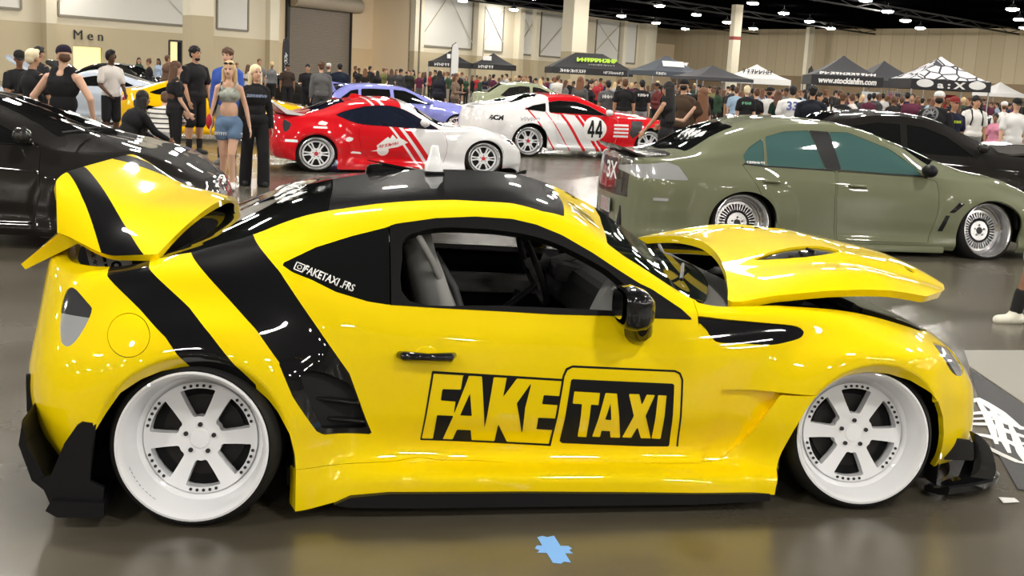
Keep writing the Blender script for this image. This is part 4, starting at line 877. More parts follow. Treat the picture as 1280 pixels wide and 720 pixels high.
# ------------------------------------------------------------------ the other cars: a general body built from its side profile
def pl(poly): a = np.array(poly, float); return lambda x: np.interp(x, a[:, 0], a[:, 1])
def car_net(s):
    ro, fo, wb, W = s['ro'], s['fo'], s['wb'], s['W']
    zt, zb, zr = pl(s['top']), pl(s['belt']), pl(s['rail'])
    rt, rn = s.get('rt', .45), s.get('rn', .50)
    xt, xn = -ro + rt, wb + fo - rn
    yb = pl(s.get('yb', [(-ro, W * .88), (0, W * .92), (wb * .5, W * .935), (wb, W * .90), (wb + fo, W * .80)]))
    xs = sorted(set([xt, xn] + [x for x in np.linspace(xt, xn, s.get('ns', 15))] + [x for x in s.get('xs', []) if xt < x < xn]))
    xs = [x for i, x in enumerate(xs) if i == 0 or x - xs[i - 1] > .08]
    rows = []
    zs = s.get('zs', .17); tl = s.get('tail_lean', .12); nl = s.get('nose_lean', .22)
    for k, th in enumerate((90, 68, 42, 20)):
        rows.append((xt - rt * math.sin(math.radians(th)), math.cos(math.radians(th)) ** .75, -1))
    for x in xs: rows.append((x, 1.0, 0))
    for th in (20, 42, 68, 90): rows.append((xn + rn * math.sin(math.radians(th)), math.cos(math.radians(th)) ** .75, 1))
    R = []
    for x, f, side in rows:
        b, t, r = float(zb(x)), float(zt(x)), float(zr(x)); yB = float(yb(x)) * f; w = W * f
        t = max(t, b + .015); r = min(max(r, b + .012), max(t - .03, b + .012)); h = r - b
        tum = s.get('tumble', .42)
        y7 = yB - tum * h - .03 * f; 
        cab = np.clip((r - b) / .12, 0, 1)
        y8 = y7 - (.10 * cab + (1 - cab) * .22) * f; z8 = r + (t - r) * (.55 * cab + .75 * (1 - cab))
        ys = [w * .93, w * .965, w * .95, w * .985, w * 1.0, yB, (yB + y7) / 2 + .012 * cab, y7, y8, 0]
        z = [zs, zs + .06, zs + .14, zs + (b - zs) * .42, zs + (b - zs) * .78, b, b + h * .52, r, z8, t]
        xx = [x] * 10
        if side < 0:
            q = (1 - f); xx = [x + q * tl * ((z[i] - .45) / .5) ** 2 * (1 if z[i] > .45 else .5) for i in range(10)]
        if side > 0:
            q = (1 - f); xx = [x - q * nl * ((z[i] - .35) / .4) ** 2 * (1 if z[i] > .35 else .4) for i in range(10)]
        R.append([(xx[i], -max(0, ys[i] * (1 if i < 9 else 0)) if f > .01 else 0.0, z[i]) for i in range(10)])
    return np.array(R)
def arches(G, s):
    x, z = G[:, :, 0], G[:, :, 2]; ra = s.get('ra', .34); A = s.get('flare', .04); n = grid_normals(G); w = np.clip(-n[:, :, 1] * 1.3, 0, 1); b = np.zeros_like(x)
    for cx in (0, s['wb']):
        r = np.hypot(x - cx, z - s.get('zw', .31)); b = np.maximum(b, (1 - sstep(ra, ra + .25, r)) * A)
    G = G.copy(); G[:, :, 1] -= b * w; return G
WHEELS = {}
def get_wheel(style, root):
    if style in WHEELS: return clone_part(WHEELS[style], root)
    SILV = mat('polished_alloy', (.72, .72, .74), rough=.22, metal=.85)
    BRZ = mat('bronze_alloy', (.35, .24, .12), rough=.35, metal=.7)
    DK = mat('dark_alloy', (.03, .03, .032), rough=.35, metal=.3)
    if style == 'twin': w = wheel_proto('wheel', .315, .25, .262, .215, .06, 12, SILV, root, .011, .013, r_in=.085, pair=.15, bolts=False, detail=.6, face_m=WHT, hub_m=mat('red_cap', (.5, .02, .03), .3))
    elif style == 'wire': w = wheel_proto('wheel', .315, .30, .262, .205, .15, 36, SILV, root, .0042, .0052, r_in=.10, bolts=False, detail=.9, hub_m=DK)
    elif style == 'bronze': w = wheel_proto('wheel', .32, .25, .262, .215, .05, 8, BRZ, root, .011, .014, r_in=.07, bolts=False, detail=.5)
    elif style == 'silver': w = wheel_proto('wheel', .315, .22, .255, .215, .04, 7, SILV, root, .018, .022, r_in=.08, bolts=False, detail=.5)
    elif style == 'mesh': w = wheel_proto('wheel', .315, .22, .255, .215, .04, 14, SILV, root, .006, .009, r_in=.08, bolts=False, detail=.5)
    elif style == 'dark': w = wheel_proto('wheel', .315, .24, .255, .215, .06, 6, DK, root, .026, .034, r_in=.08, bolts=False, detail=.5, )
    WHEELS[style] = w; return w
def make_car(s, loc, yaw, label, scale=1.0):
    root = thing(s['name'], label, 'car', loc, yaw); root.scale = scale if isinstance(scale, tuple) else (scale,) * 3
    if s.get('group'): root['group'] = s['group']
    nu, nv = s.get('res', (200, 90)); G = arches(loft(s['net'] if 'net' in s else car_net(s), nu, nv), s) if not s.get('flared') else flared(loft(s['net'], nu, nv))
    P = Patch.from_grid(G); wb = s['wb']; zw = s.get('zw', .31); ra = s.get('ra', .34)
    paint = s['paint']; trim = s.get('trim', SAT)
    side_out = lambda poly, g=0: (lambda V: np.maximum(-sdf(poly, V[:, 0], V[:, 2]) - g, V[:, 1] + .35))
    side_in = lambda poly, g=0: (lambda V: np.minimum(sdf(poly, V[:, 0], V[:, 2]) - g, -V[:, 1] - .35))
    neg = lambda f, g=0: (lambda V: -f(V) - g)
    def arch(cx):
        rx = s.get('rax', {}).get(cx, ra)
        return [(cx + ra * math.cos(t), zw + .0 + ra * math.sin(t) * s.get('archk', 1)) for t in np.linspace(0, PI, 25)] + [(cx - ra, -.2), (cx + ra, -.2)]
    A = [arch(0), arch(wb)]
    shell = P
    for a in A: shell = shell.cut(side_out(a))
    ws = s['ws']; ws_p = mpoly(ws); rw = s['rw']; rw_p = mpoly(rw)
    wsf = lambda V: np.minimum(sdf(ws_p, V[:, 0], V[:, 1]), V[:, 2] - s.get('ztop', .72)); rwf = lambda V: np.minimum(sdf(rw_p, V[:, 0], V[:, 1]), V[:, 2] - s.get('ztop', .72))
    wins = [np.array(w) for w in s['windows']]
    body = shell.cut(neg(wsf)).cut(neg(rwf))
    frame_p = s.get('frame')
    for w in wins: body = body.cut(side_out(w))
    gl = s.get('glass', TINT)
    def paint_layers(p):
        out = []; rest = p
        for f, m in s.get('masks', []):
            out.append((rest.cut(f), m)); rest = rest.cut(neg(f))
        return [(rest, paint)] + out
    sidesF = s.get('only_right', False)
    # lights
    for nm, poly, m in s.get('lights', []):
        body = body.cut(side_out(np.array(poly)))
    for d in s.get('doors', []):
        body = body.cut(side_out(np.array(d)))
    hood = s.get('hood'); 
    if hood is not None:
        hp = smooth_poly(mpoly(hood['plan']), 3); hf = lambda V: np.minimum(sdf(hp, V[:, 0], V[:, 1]), V[:, 2] - .45)
        body = body.cut(neg(hf))
    if s.get('rear_panel') is not None:
        rp = s['rear_panel']; bodyR = body.cut(rp['f']); body = body.cut(neg(rp['f']))
        bb = both(bodyR); patch_obj('boot_lid', [(bb, rp['m']), (bb.rim(.02), rp['m'])], root)
    bb = both(body)
    B = patch_obj('body_shell', paint_layers(bb) + [(bb.rim(.03), SAT if s.get('darkrim') else paint)], root)
    if hood is not None:
        h = both(P.cut(hf)); x0, z0 = hood['hinge']; M = Matrix.Translation((x0, 0, z0)) @ Matrix.Rotation(math.radians(hood['deg']), 4, 'Y') @ Matrix.Translation((-x0, 0, -z0)) @ Matrix.Translation((0, 0, .01))
        patch_obj('bonnet', [(h.xf(M), hood.get('m', paint)), (h.rim(.03).xf(M), hood.get('m', paint)), (Patch(h.V - h.N * .03, -h.N, [f[::-1] for f in h.F]).xf(M), SAT)], root)
        bm = bmesh.new(); prism(bm, [(a, b) for a, b in mpoly(hood['plan'])], z0 - .45, z0 - .42, 'z'); bx(bm, ((hood['plan'][0][0] + hood['plan'][-1][0]) / 2, 0, z0 - .25), (.55, .5, .28), bev=.04); obj_bm('engine', bm, DGREY, root)
    for s_ in (1, -1):
        fl = (lambda p: p) if s_ == 1 else (lambda p: p.mirror())
        for w in wins:
            g = fl(P.cut(side_in(w)).offset(-.006)); patch_obj('side_window', [(g, gl)], root)
        for nm, poly, m in s.get('lights', []):
            g = fl(P.cut(side_in(np.array(poly))).offset(-.002)); o = patch_obj(nm, [(g, m), (g.rim(.02), SAT)], root)
        for d in s.get('doors', []):
            g = shell.cut(side_in(np.array(d), .004))
            for w in wins: g = g.cut(side_out(w))
            g = fl(g); D = patch_obj('door', paint_layers(g) + [(g.rim(.03), paint)], root)
            hx, hz = s.get('handle', {}).get(s['doors'].index(d), (None, None))
            if hx:
                yy = side_point(G, hx, hz).y * s_; bm = bmesh.new(); tube(bm, [(hx - .09, yy + .0 * s_, hz), (hx - .08, yy - .03 * s_, hz + .003), (hx + .08, yy - .03 * s_, hz - .003), (hx + .09, yy, hz)], [.014, .016, .014, .014], 8); obj_bm('door_handle', bm, s.get('handle_m', paint), D, True)
        if s.get('mirror'):
            mx, mz = s['mirror']; yy = side_point(G, mx, mz).y * s_
            bm = bmesh.new(); sph(bm, (mx, yy - .13 * s_, mz + .05), .1, (.75, 1.0, .68), n=16); tube(bm, [(mx + .03, yy + .02 * s_, mz - .02), (mx + .03, yy - .08 * s_, mz + .01)], .025, 8); obj_bm('wing_mirror', bm, s.get('mirror_m', paint), root, True)
    g = both(P.cut(wsf)).offset(-.004); patch_obj('windscreen', [(g, s.get('wsglass', gl))], root)
    g = both(P.cut(rwf)).offset(-.004); patch_obj('rear_window', [(g, s.get('rwglass', gl))], root)
    bm = bmesh.new(); xc = wb / 2; bx(bm, (xc, 0, .30), (wb - .85, s['W'] * 1.7, .22)); bx(bm, (xc, 0, .35), (wb + .6, s['W'] * 1.0, .3)); obj_bm('underbody', bm, CARP, root)
    bm = bmesh.new(); bx(bm, (xc - .1, 0, .5), (1.7, s['W'] * 1.5, .06)); obj_bm('cabin_floor', bm, CARP, root)
    for x in ((xc - .35,) if s.get('seats', 1) else ()):
        for q in (1, -1):
            so = bpy.data.objects.new('seat', None); link(so, root); so.location = (x + .15, .36 * q, .02)
            if 'seat' in SEAT: 
                for ch in SEAT['seat'].children: clone_part(ch, so)
            else: seat(so, s.get('seat_m', DGREY), SAT); SEAT['seat'] = so
    for cx, nm in ((0, 'rear'), (wb, 'front')):
        for q in (1, -1):
            w = get_wheel(s['wheel'], root); yo = s.get('wy', s['W'] * .97); cam = s.get('camber', -3); st = s.get('steer', 0) if nm == 'front' else 0
            k = s.get('wr', .315) / .315; w.scale = (k, s.get('wwk', 1.0), k)
            w.location = (cx, -yo * q, zw if 'zwc' not in s else s['zwc']); w.rotation_euler = (math.radians(cam * q), 0, (0 if q == 1 else PI) + math.radians(st))
            bm = bmesh.new(); a = np.linspace(0, PI, 13); V0 = [bm.verts.new((cx + (ra + .03) * math.cos(t), -q * (s['W'] * .9), zw + (ra + .03) * math.sin(t))) for t in a]; V1 = [bm.verts.new((cx + (ra + .03) * math.cos(t), -q * .42, zw + (ra + .03) * math.sin(t))) for t in a]
            for k2 in range(12): bm.faces.new((V0[k2], V0[k2 + 1], V1[k2 + 1], V1[k2]))
            bm.faces.new(V1); obj_bm('wheel_well', bm, CARP, root)
    return root, G, P
SEAT = {}
def paintm(name, c, rough=.3, metal=0.0): return mat(name, c, rough=.5, coat=1.0, metal=metal, spec=.08)
def sedan_spec(**k):
    """a three-box saloon with its axes at x=0 and x=wb"""
    s = dict(name='sedan', ro=1.0, fo=.9, wb=2.65, W=.88, zs=.18,
        top=[(-1.1, .98), (-.9, 1.02), (-.55, 1.03), (-.02, 1.36), (.5, 1.415), (.95, 1.405), (1.3, 1.36), (2.15, .985), (2.7, .92), (3.2, .80), (3.6, .66)],
        belt=[(-1.1, .86), (-.6, .92), (0, .93), (1.0, .885), (2.0, .86), (2.6, .83), (3.1, .72), (3.6, .60)],
        rail=[(-.7, .93), (-.45, .98), (.12, 1.24), (.6, 1.32), (1.1, 1.30), (1.45, 1.20), (1.98, .90), (2.2, .86)],
        ws=[(1.32, 0), (1.34, -.5), (1.95, -.66), (2.12, -.4), (2.2, 0)], rw=[(.02, 0), (.04, -.48), (-.48, -.60), (-.56, 0)],
        windows=[[(-.12, .95), (.02, .925), (.86, .90), (.86, 1.275), (.55, 1.285), (.18, 1.215)], [(.95, .90), (1.88, .885), (1.5, 1.14), (1.2, 1.25), (.95, 1.275)]],
        wheel='silver', paint=None, mirror=(1.85, .93))
    s.update(k); return s
def coupe_spec(**k):
    s = dict(name='coupe', ro=.95, fo=.95, wb=2.65, W=.92, zs=.15,
        top=[(-1.0, .93), (-.7, .98), (-.2, 1.05), (.5, 1.26), (.9, 1.30), (1.2, 1.28), (1.95, .96), (2.6, .88), (3.2, .78), (3.7, .62)],
        belt=[(-1.0, .86), (-.5, .92), (0, .92), (.8, .87), (1.9, .84), (2.6, .82), (3.1, .70), (3.6, .58)],
        rail=[(-.5, .94), (-.2, .98), (.4, 1.13), (.8, 1.19), (1.1, 1.17), (1.85, .86), (2.0, .85)],
        ws=[(1.22, 0), (1.2, -.5), (1.8, -.66), (1.98, -.4), (2.04, 0)], rw=[(.42, 0), (.38, -.46), (-.28, -.58), (-.4, 0)],
        windows=[[(.0, .955), (.15, .92), (1.72, .875), (1.25, 1.09), (.95, 1.15), (.6, 1.15), (.3, 1.07)]],
        wheel='silver', paint=None, mirror=(1.72, .90), rt=.45, rn=.55)
    s.update(k); return s
def decal(name, G, root, txt, c, h, m, slope=0.0, shear=0.0, bold=.0, sx=1.0, side=1, up=None, push=.004):
    """flat lettering laid on the flank"""
    bm = text_bm(txt, h, shear=shear, bold=bold, sx=sx); a = math.atan(slope)
    bmesh.ops.transform(bm, matrix=T((c[0], 0, c[1]), (PI / 2, -a, 0)), verts=bm.verts); project_side(bm, G, push)
    me = bpy.data.meshes.new(name); bm.to_mesh(me); bm.free(); me.materials.append(m); return link(bpy.data.objects.new(name, me), root)
def poly_decal(name, P, root, polys, m, d=.003):
    def f(V):
        r = np.full(len(V), -1e9)
        for p in polys: r = np.maximum(r, sdf(np.array(p), V[:, 0], V[:, 2]))
        return np.minimum(r, -V[:, 1] - .3)
    q = P.cut(f).offset(d)
    if len(q.F): return patch_obj(name, [(q, m)], root)

def all_cars():
    LAMPS = mat('lamp_glass', (.55, .56, .58), rough=.1, coat=1, metal=.4); REDL = mat('red_lens', (.35, .01, .01), rough=.1, coat=1)
    # ---------- red and white coupe (same body as the yellow one, everything shut)
    RED = paintm('red_paint', (.62, .005, .012)); WHP = paintm('white_paint', (.78, .78, .80))
    DRED = mat('dark_red_vinyl', (.30, .005, .02), rough=.3, coat=.6)
    net = coupe_net()
    net[:, 0, 2] = np.where((net[:, 0, 2] < .13), .06, net[:, 0, 2])
    edge = lambda z: 1.86 - (z - .1) * .72          # the slanted line where red gives way to white
    xq = lambda V: V[:, 0] - edge(V[:, 2])
    st = lambda V: np.where(V[:, 2] > .80, 9, 0)
    roofz = lambda V: np.where(V[:, 2] > .86, -1., 1.)
    whitef = lambda V: np.where(V[:, 2] > .80, V[:, 0] - 1.30, xq(V) - .0)
    stripesf = lambda V: np.maximum.reduce([.022 - np.abs(xq(V) + .27), .03 - np.abs(xq(V) + .12)])
    stripesr = lambda V: np.minimum(np.maximum(.05 - np.abs(V[:, 1] + .12), .05 - np.abs(V[:, 1] - .12)), V[:, 2] - .55)
    hstripe = lambda V: np.minimum.reduce([np.maximum(.07 - np.abs(V[:, 1] + .20), .07 - np.abs(V[:, 1] - .20)), V[:, 2] - .5, V[:, 0] - 1.2])
    spec = dict(name='sports_coupe', net=net, flared=True, wb=2.565, W=.90, paint=RED, res=(300, 110), zw=.30, ra=.305, wheel='twin', wy=.93, camber=-5, wr=.30, glass=glass_mat('smoked_glass2', (.012, .016, .03), .93),
        masks=[(hstripe, RED), (stripesf, WHP), (whitef, WHP)], ws=[(1.655, 0), (1.612, -.307), (1.556, -.605), (1.733, -.662), (1.925, -.725), (2.07, -.4), (2.135, 0)], rw=[(.5, 0), (.46, -.50), (.05, -.57), (-.03, -.45), (.02, 0)],
        windows=[list(K['win_outer_top']) + list(K['win_bottom'])[::-1]], lights=[('headlight', [(2.915, .64), (3.05, .60), (3.11, .57), (3.07, .53), (2.99, .56)], LENSD), ('tail_light', K['taillight'], LENSD)], mirror=(1.62, .80), mirror_m=WHP,
        doors=[list(K['door']) + [(1.70, .7468), (1.54, .7539), (1.3036, .7579), (1.149, .7647), (.8614, .7762)]])
    spec['windows'] = [[p for i, p in enumerate(spec['windows'][0]) if i == 0 or math.hypot(p[0] - spec['windows'][0][i - 1][0], p[1] - spec['windows'][0][i - 1][1]) > 1e-3]]
    root, G, P = make_car(spec, (-3.50, 19.22, 0), math.radians(19.0), 'low red and white sports coupe with white ducktail wing and white wheels', (1.075, 1.075, .985))
    bm = bmesh.new(); rows = []
    for y in np.linspace(-.78, .78, 15):
        e = abs(y) / .78; up = .15 * (1 - .25 * e ** 4); xb = -.50 + .10 * e ** 2
        rows.append([bm.verts.new(p) for p in ((xb + .30, y * .9, .895), (xb + .05, y * .97, .94), (xb - .22, y, .98 + up), (xb - .25, y, .97 + up), (xb - .02, y * .97, .90), (xb + .30, y * .9, .87))])
    for a, b in zip(rows, rows[1:]):
        for k in range(6): bm.faces.new((a[k], a[(k + 1) % 6], b[(k + 1) % 6], b[k]))
    bm.faces.new(rows[0]); bm.faces.new(rows[-1][::-1]); obj_bm('ducktail_wing', bm, WHP, root, True, 35)
    fine = Patch.from_grid(refine(G, 2))
    poly_decal('mountain_emblem', fine, root, [[(.80, .36), (.90, .38), (.93, .40), (.90, .45), (1.02, .56), (1.07, .60), (1.10, .57), (1.14, .64), (1.20, .57), (1.24, .60), (1.38, .52), (1.22, .44), (1.05, .40), (1.0, .36)], [(1.0 + .09 * math.cos(t), .38 + .09 * math.sin(t)) for t in np.linspace(0, 6.2, 16)]], WVIN)
    decal('emblem_text', G, root, '~7', (1.08, .47), .07, RED, slope=.25, shear=.2, push=.006)
    for pg in ([[(-.06, .70), (.15, .70), (.15, .73), (-.05, .73)], [(.02, .76), (.13, .75), (.17, .79), (.09, .82), (.04, .80)], [(.42, .52), (.47, .50), (.53, .52), (.55, .56), (.49, .58), (.44, .56)], [(.50, .32), (.68, .31), (.66, .34), (.54, .35)], [(-.45, .47), (-.28, .47), (-.28, .51), (-.45, .51)]]): poly_decal('sponsor_sticker', fine, root, [pg], WVIN)
    decal('rocker_text', G, root, '~8', (.95, .115), .045, WVIN, bold=.002); decal('rocker_text', G, root, '~7', (1.35, .11), .045, WVIN, bold=.002)
    bm = bmesh.new(); prism(bm, [(.62, 1.19), (.66, 1.25), (.74, 1.25), (.85, 1.21)], -.04, .04); obj_bm('aerial_fin', bm, RED, root)
    bm = bmesh.new(); prism(bm, mpoly([(3.40, 0), (3.38, -.4), (3.3, -.68), (3.1, -.84), (2.95, -.8), (3.0, 0)]), .04, .07, 'z')
    for q in (1, -1): prism(bm, [(3.1, .05), (3.28, .05), (3.3, .12), (3.2, .10)], -.84 * q, -.80 * q)
    obj_bm('front_splitter', bm, BLK, root)
    # ---------- white and red fastback with the 44 roundel
    edge2 = lambda V: V[:, 0] - (1.62 - V[:, 2] * .70)
    red2 = lambda V: np.where(V[:, 2] > .93, V[:, 0] + .02 * 0 - .45, edge2(V))
    w44 = lambda V: np.maximum.reduce([.022 - np.abs(edge2(V) - .10)]) + np.where(V[:, 2] > .93, -9, 0)
    r44 = lambda V: np.maximum.reduce([.014 - np.abs(edge2(V) + .60), .035 - np.abs(edge2(V) + .28), .020 - np.abs(edge2(V) + .95)]) + np.where(V[:, 2] > 1.05, -9, 0)
    bars = lambda V: np.where((np.abs(V[:, 0] - 2.02) < .17) & (V[:, 2] < .85), np.maximum.reduce([.022 - np.abs(V[:, 2] - z) for z in (.50, .58, .66, .74)]), -1.)
    spec = coupe_spec(name='fastback_coupe', wb=2.72, ro=1.05, fo=.85, W=.97, paint=WHP, wheel='twin', wr=.345, zw=.335, ra=.385, res=(260, 100), camber=-3, flare=.06,
        top=[(-1.1, .98), (-.8, 1.06), (-.3, 1.14), (.45, 1.335), (.85, 1.365), (1.2, 1.345), (2.0, 1.03), (2.6, .97), (3.2, .86), (3.7, .68)],
        belt=[(-1.0, .92), (-.5, .97), (0, .97), (.8, .91), (1.9, .89), (2.6, .88), (3.1, .78), (3.6, .64)],
        rail=[(-.5, .98), (-.2, 1.0), (.4, 1.20), (.8, 1.25), (1.1, 1.235), (1.9, .90), (2.0, .89)],
        windows=[[(-.12, 1.0), (.35, .96), (.38, 1.15), (.1, 1.09)], [(.42, .955), (1.74, .93), (1.35, 1.12), (1.05, 1.205), (.7, 1.215), (.44, 1.17)]],
        masks=[(r44, RED), (w44, WHP), (bars, WHP), (red2, RED)], mirror=(1.72, .95), mirror_m=WHP, lights=[('headlight', [(3.28, .70), (3.42, .66), (3.44, .60), (3.3, .62)], LENSD)],
        doors=[[(.62, .92), (.55, .60), (.62, .34), (.75, .27), (1.75, .26), (1.92, .36), (1.95, .86), (1.74, .925)]])
    root, G, P = make_car(spec, (-.18, 25.6, 0), math.radians(22), 'white and red fastback coupe with a round number 44 on its door', (1.06, 1.06, .99))
    fine = Patch.from_grid(refine(G, 2))
    poly_decal('number_roundel', fine, root, [[(1.42 + .26 * math.cos(t), .64 + .26 * math.sin(t)) for t in np.linspace(0, 6.2, 30)]], WVIN, .004)
    poly_decal('race_number', Patch.from_grid(refine(G, 4)), root, [[(1.255, 0.529), (1.416, 0.529), (1.416, 0.596), (1.255, 0.596)], [(1.35, 0.455), (1.391, 0.455), (1.391, 0.825), (1.35, 0.825)], [(1.255, 0.596), (1.255, 0.551), (1.292, 0.551), (1.391, 0.825), (1.347, 0.825)], [(1.43, 0.529), (1.591, 0.529), (1.591, 0.596), (1.43, 0.596)], [(1.525, 0.455), (1.566, 0.455), (1.566, 0.825), (1.525, 0.825)], [(1.43, 0.596), (1.43, 0.551), (1.467, 0.551), (1.566, 0.825), (1.522, 0.825)]], SAT, .008)
    decal('sponsor_text', G, root, 'BCM', (-.72, .80), .13, SAT, bold=.008, shear=.2, push=.006); decal('sponsor_text', G, root, '~6', (-.02, .80), .11, mat('grey_vinyl', (.35, .35, .37), .4), push=.006)
    poly_decal('wing_scoop', fine, root, [[(2.26, .84), (2.52, .84), (2.42, .60), (2.28, .46), (2.20, .56)]], PLA, .004)
    # ---------- sage green saloon
    GRN = paintm('sage_paint', (.165, .178, .112), .28)
    TEAL = glass_mat('teal_glass', (.075, .16, .155), .88)  # teal tint, brightened so its colour carries the hall's reflection
    TEAL.node_tree.nodes['Principled BSDF'].inputs['Coat Weight'].default_value = 1.0
    CARB = mat('dark_boot', (.035, .03, .027), rough=.22, coat=1)
    rp = dict(f=lambda V: np.minimum.reduce([-.62 - V[:, 0] + (V[:, 2] > .90) * 0.0, .63 - np.abs(V[:, 1]), V[:, 2] - .46]), m=CARB)
    spec = sedan_spec(wb=2.72, ro=1.22, fo=.92, W=.90, rt=.36, paint=GRN, wheel='wire', res=(300, 120), glass=TEAL, rwglass=TINT, wsglass=TINT, camber=-9, steer=5, wr=.335, zw=.32, zwc=.31, ra=.36, archk=.86, flare=.035, tail_lean=.06, zs=.08,
        top=[(-1.4, .92), (-1.1, .935), (-.70, .945), (-.22, 1.23), (.17, 1.355), (.67, 1.385), (1.21, 1.34), (1.62, 1.24), (2.47, .92), (2.85, .86), (3.2, .74), (3.7, .58)],
        belt=[(-1.4, .85), (-.7, .90), (-.04, .90), (.95, .875), (1.95, .835), (2.5, .80), (3.0, .70), (3.7, .52)],
        rail=[(-.8, .91), (-.55, .95), (-.1, 1.05), (.21, 1.20), (.75, 1.29), (1.14, 1.285), (1.6, 1.14), (1.97, .90), (2.3, .84)],
        ws=[(1.56, 0), (1.50, -.52), (2.08, -.68), (2.30, -.4), (2.40, 0)], rw=[(-.02, 0), (-.05, -.50), (-.58, -.62), (-.69, -.2), (-.70, 0)],
        windows=[[(.0, .905), (.20, .888), (.21, 1.16), (.05, 1.06), (-.02, .98)], [(.235, .888), (.86, .88), (.72, 1.255), (.45, 1.235), (.235, 1.17)], [(1.03, .878), (1.93, .85), (1.88, .93), (1.60, 1.105), (1.14, 1.255), (.93, 1.25)]],
        doors=[[(-.04, .895), (.08, .72), (.18, .56), (.32, .40), (.46, .17), (1.03, .15), (.96, .60), (.97, .86), (.68, .872)], [(.985, .862), (.975, .60), (1.05, .15), (2.06, .15), (2.12, .45), (2.10, .80), (1.95, .833)]],
        handle={0: (.26, .74), 1: (1.20, .725)}, lights=[('tail_light', [(-1.24, .79), (-1.10, .84), (-.82, .885), (-.70, .85), (-.60, .715), (-1.10, .715)], LAMPS), ('headlight', [(3.15, .66), (3.35, .60), (3.50, .50), (3.4, .47), (3.25, .52)], LAMPS)],
        mirror=(1.95, .86), mirror_m=SAT, rear_panel=dict(f=lambda V: np.minimum.reduce([-.72 - V[:, 0], .62 - np.abs(V[:, 1]), V[:, 2] - .50]), m=CARB))
    root, G, P = make_car(spec, (2.14, 12.57, 0), math.radians(10), 'sage green four-door saloon with deep-dish wheels and dark boot, behind the yellow coupe')
    fine = Patch.from_grid(refine(G, 2))
    poly_decal('wing_vent', fine, root, [[(2.33, .595), (2.39, .585), (2.29, .485), (2.235, .485)], [(2.205, .455), (2.25, .455), (2.205, .285), (2.155, .285)]], BLK, .003)
    poly_decal('belt_trim', fine, root, [[(-.02, .905), (.20, .888), (.86, .88), (1.95, .85), (1.95, .837), (.86, .865), (.20, .873), (-.02, .89)]], SAT, .004)
    poly_decal('door_pillar', fine, root, [[(.86, .882), (1.03, .878), (.93, 1.25), (.72, 1.255)]], SAT, .003)
    decal('window_sticker', G, root, '~9', (.11, .915), .035, WVIN, bold=.001, push=.002)
    poly_decal('side_marker', fine, root, [[(-.95, .50), (-.80, .50), (-.80, .53), (-.95, .53)]], LAMPS, .004)
    bm = bmesh.new(); rows = []
    for y in np.linspace(-.68, .68, 13):
        e = abs(y) / .68; xb = -1.13 + .14 * e ** 2
        rows.append([bm.verts.new(p) for p in ((xb + .30, y * .95, .945), (xb, y, .955 - .03 * e ** 3), (xb - .15, y, 1.02 - .05 * e ** 3), (xb - .14, y, 1.0 - .05 * e ** 3), (xb + .02, y * .98, .91 - .03 * e ** 3), (xb + .3, y * .95, .92))])
    for a, b in zip(rows, rows[1:]):
        for k in range(6): bm.faces.new((a[k], a[(k + 1) % 6], b[(k + 1) % 6], b[k]))
    bm.faces.new(rows[0]); bm.faces.new(rows[-1][::-1]); obj_bm('boot_spoiler', bm, CARB, root, True, 35)
    text_obj('boot_mark', '3X', .24, frame((-1.235, -.26, .74), (.12, -1, 0), (0, 0, 1)), WVIN, root, bold=.006)
    bm = bmesh.new(); bx(bm, (-1.25, -.15, .38), (.02, .32, .15), (0, 0, 0), .003); o = obj_bm('number_plate', bm, LAMPS, root); bm = bmesh.new(); prism(bm, mpoly([(-1.23, 0), (-1.18, -.5), (-1.04, -.72), (-.7, -.8), (-.7, 0)]), .10, .40, 'z'); obj_bm('rear_valance', bm, SAT, root)
    brs = bmesh.new(); rnd = random.Random(8)
    for k in range(22):
        y0 = -.40 + .62 * k / 22; brush(brs, [top_point(G, -.36 + .10 * math.cos(k) * .5 - .13 * (t - .5), y0 + .04 * math.sin(5 * t + k), .004) for t in np.linspace(0, 1, 6)], rnd.uniform(.010, .022))
    obj_bm('rear_window_graphic', brs, WVIN, root)
    for q in (1, -1): bm = bmesh.new(); bx(bm, (1.3, -.81 * q, .085), (1.9, .14, .07), bev=.02); obj_bm('side_skirt', bm, GRN, root)
    # ---------- black coupe at the left, nose to the right
    BPA = paintm('black_pearl', (.012, .011, .010), .22)
    spec = coupe_spec(wb=2.60, fo=.90, W=.93, paint=BPA, wheel='dark', res=(240, 100), camber=-3, wr=.33, zw=.33, ra=.36, flare=.04, zs=.12,
        top=[(-1.0, .93), (-.7, .98), (0, 1.06), (.7, 1.24), (1.2, 1.28), (1.55, 1.25), (2.42, .95), (2.7, .90), (3.0, .83), (3.2, .75), (3.3, .68), (3.7, .5)],
        belt=[(-1.0, .86), (-.5, .92), (0, .92), (.8, .87), (1.9, .84), (2.4, .83), (2.9, .74), (3.2, .64), (3.6, .52)],
        rail=[(-.5, .94), (0, .99), (.6, 1.14), (1.1, 1.18), (1.45, 1.165), (2.2, .865), (2.4, .85)],
        ws=[(1.58, 0), (1.54, -.50), (2.20, -.69), (2.42, -.4), (2.50, 0)], rw=[(.45, 0), (.42, -.46), (-.08, -.58), (-.2, 0)], wsglass=glass_mat('dark_screen', (.01, .01, .01), .90),
        windows=[[(.2, .955), (.35, .92), (2.08, .875), (1.62, 1.08), (1.3, 1.14), (.9, 1.14), (.5, 1.06)]], mirror=(1.98, .91),
        doors=[[(.85, .89), (.8, .6), (.9, .25), (2.03, .22), (2.12, .5), (2.10, .84), (2.06, .87)]],
        lights=[('headlight', [(3.05, .70), (3.25, .62), (3.36, .54), (3.2, .54), (3.08, .62)], LENSD)])
    root, G, P = make_car(spec, (-6.12, 10.28, 0), math.radians(5.0), 'black coupe with a show card in its windscreen at the left edge')
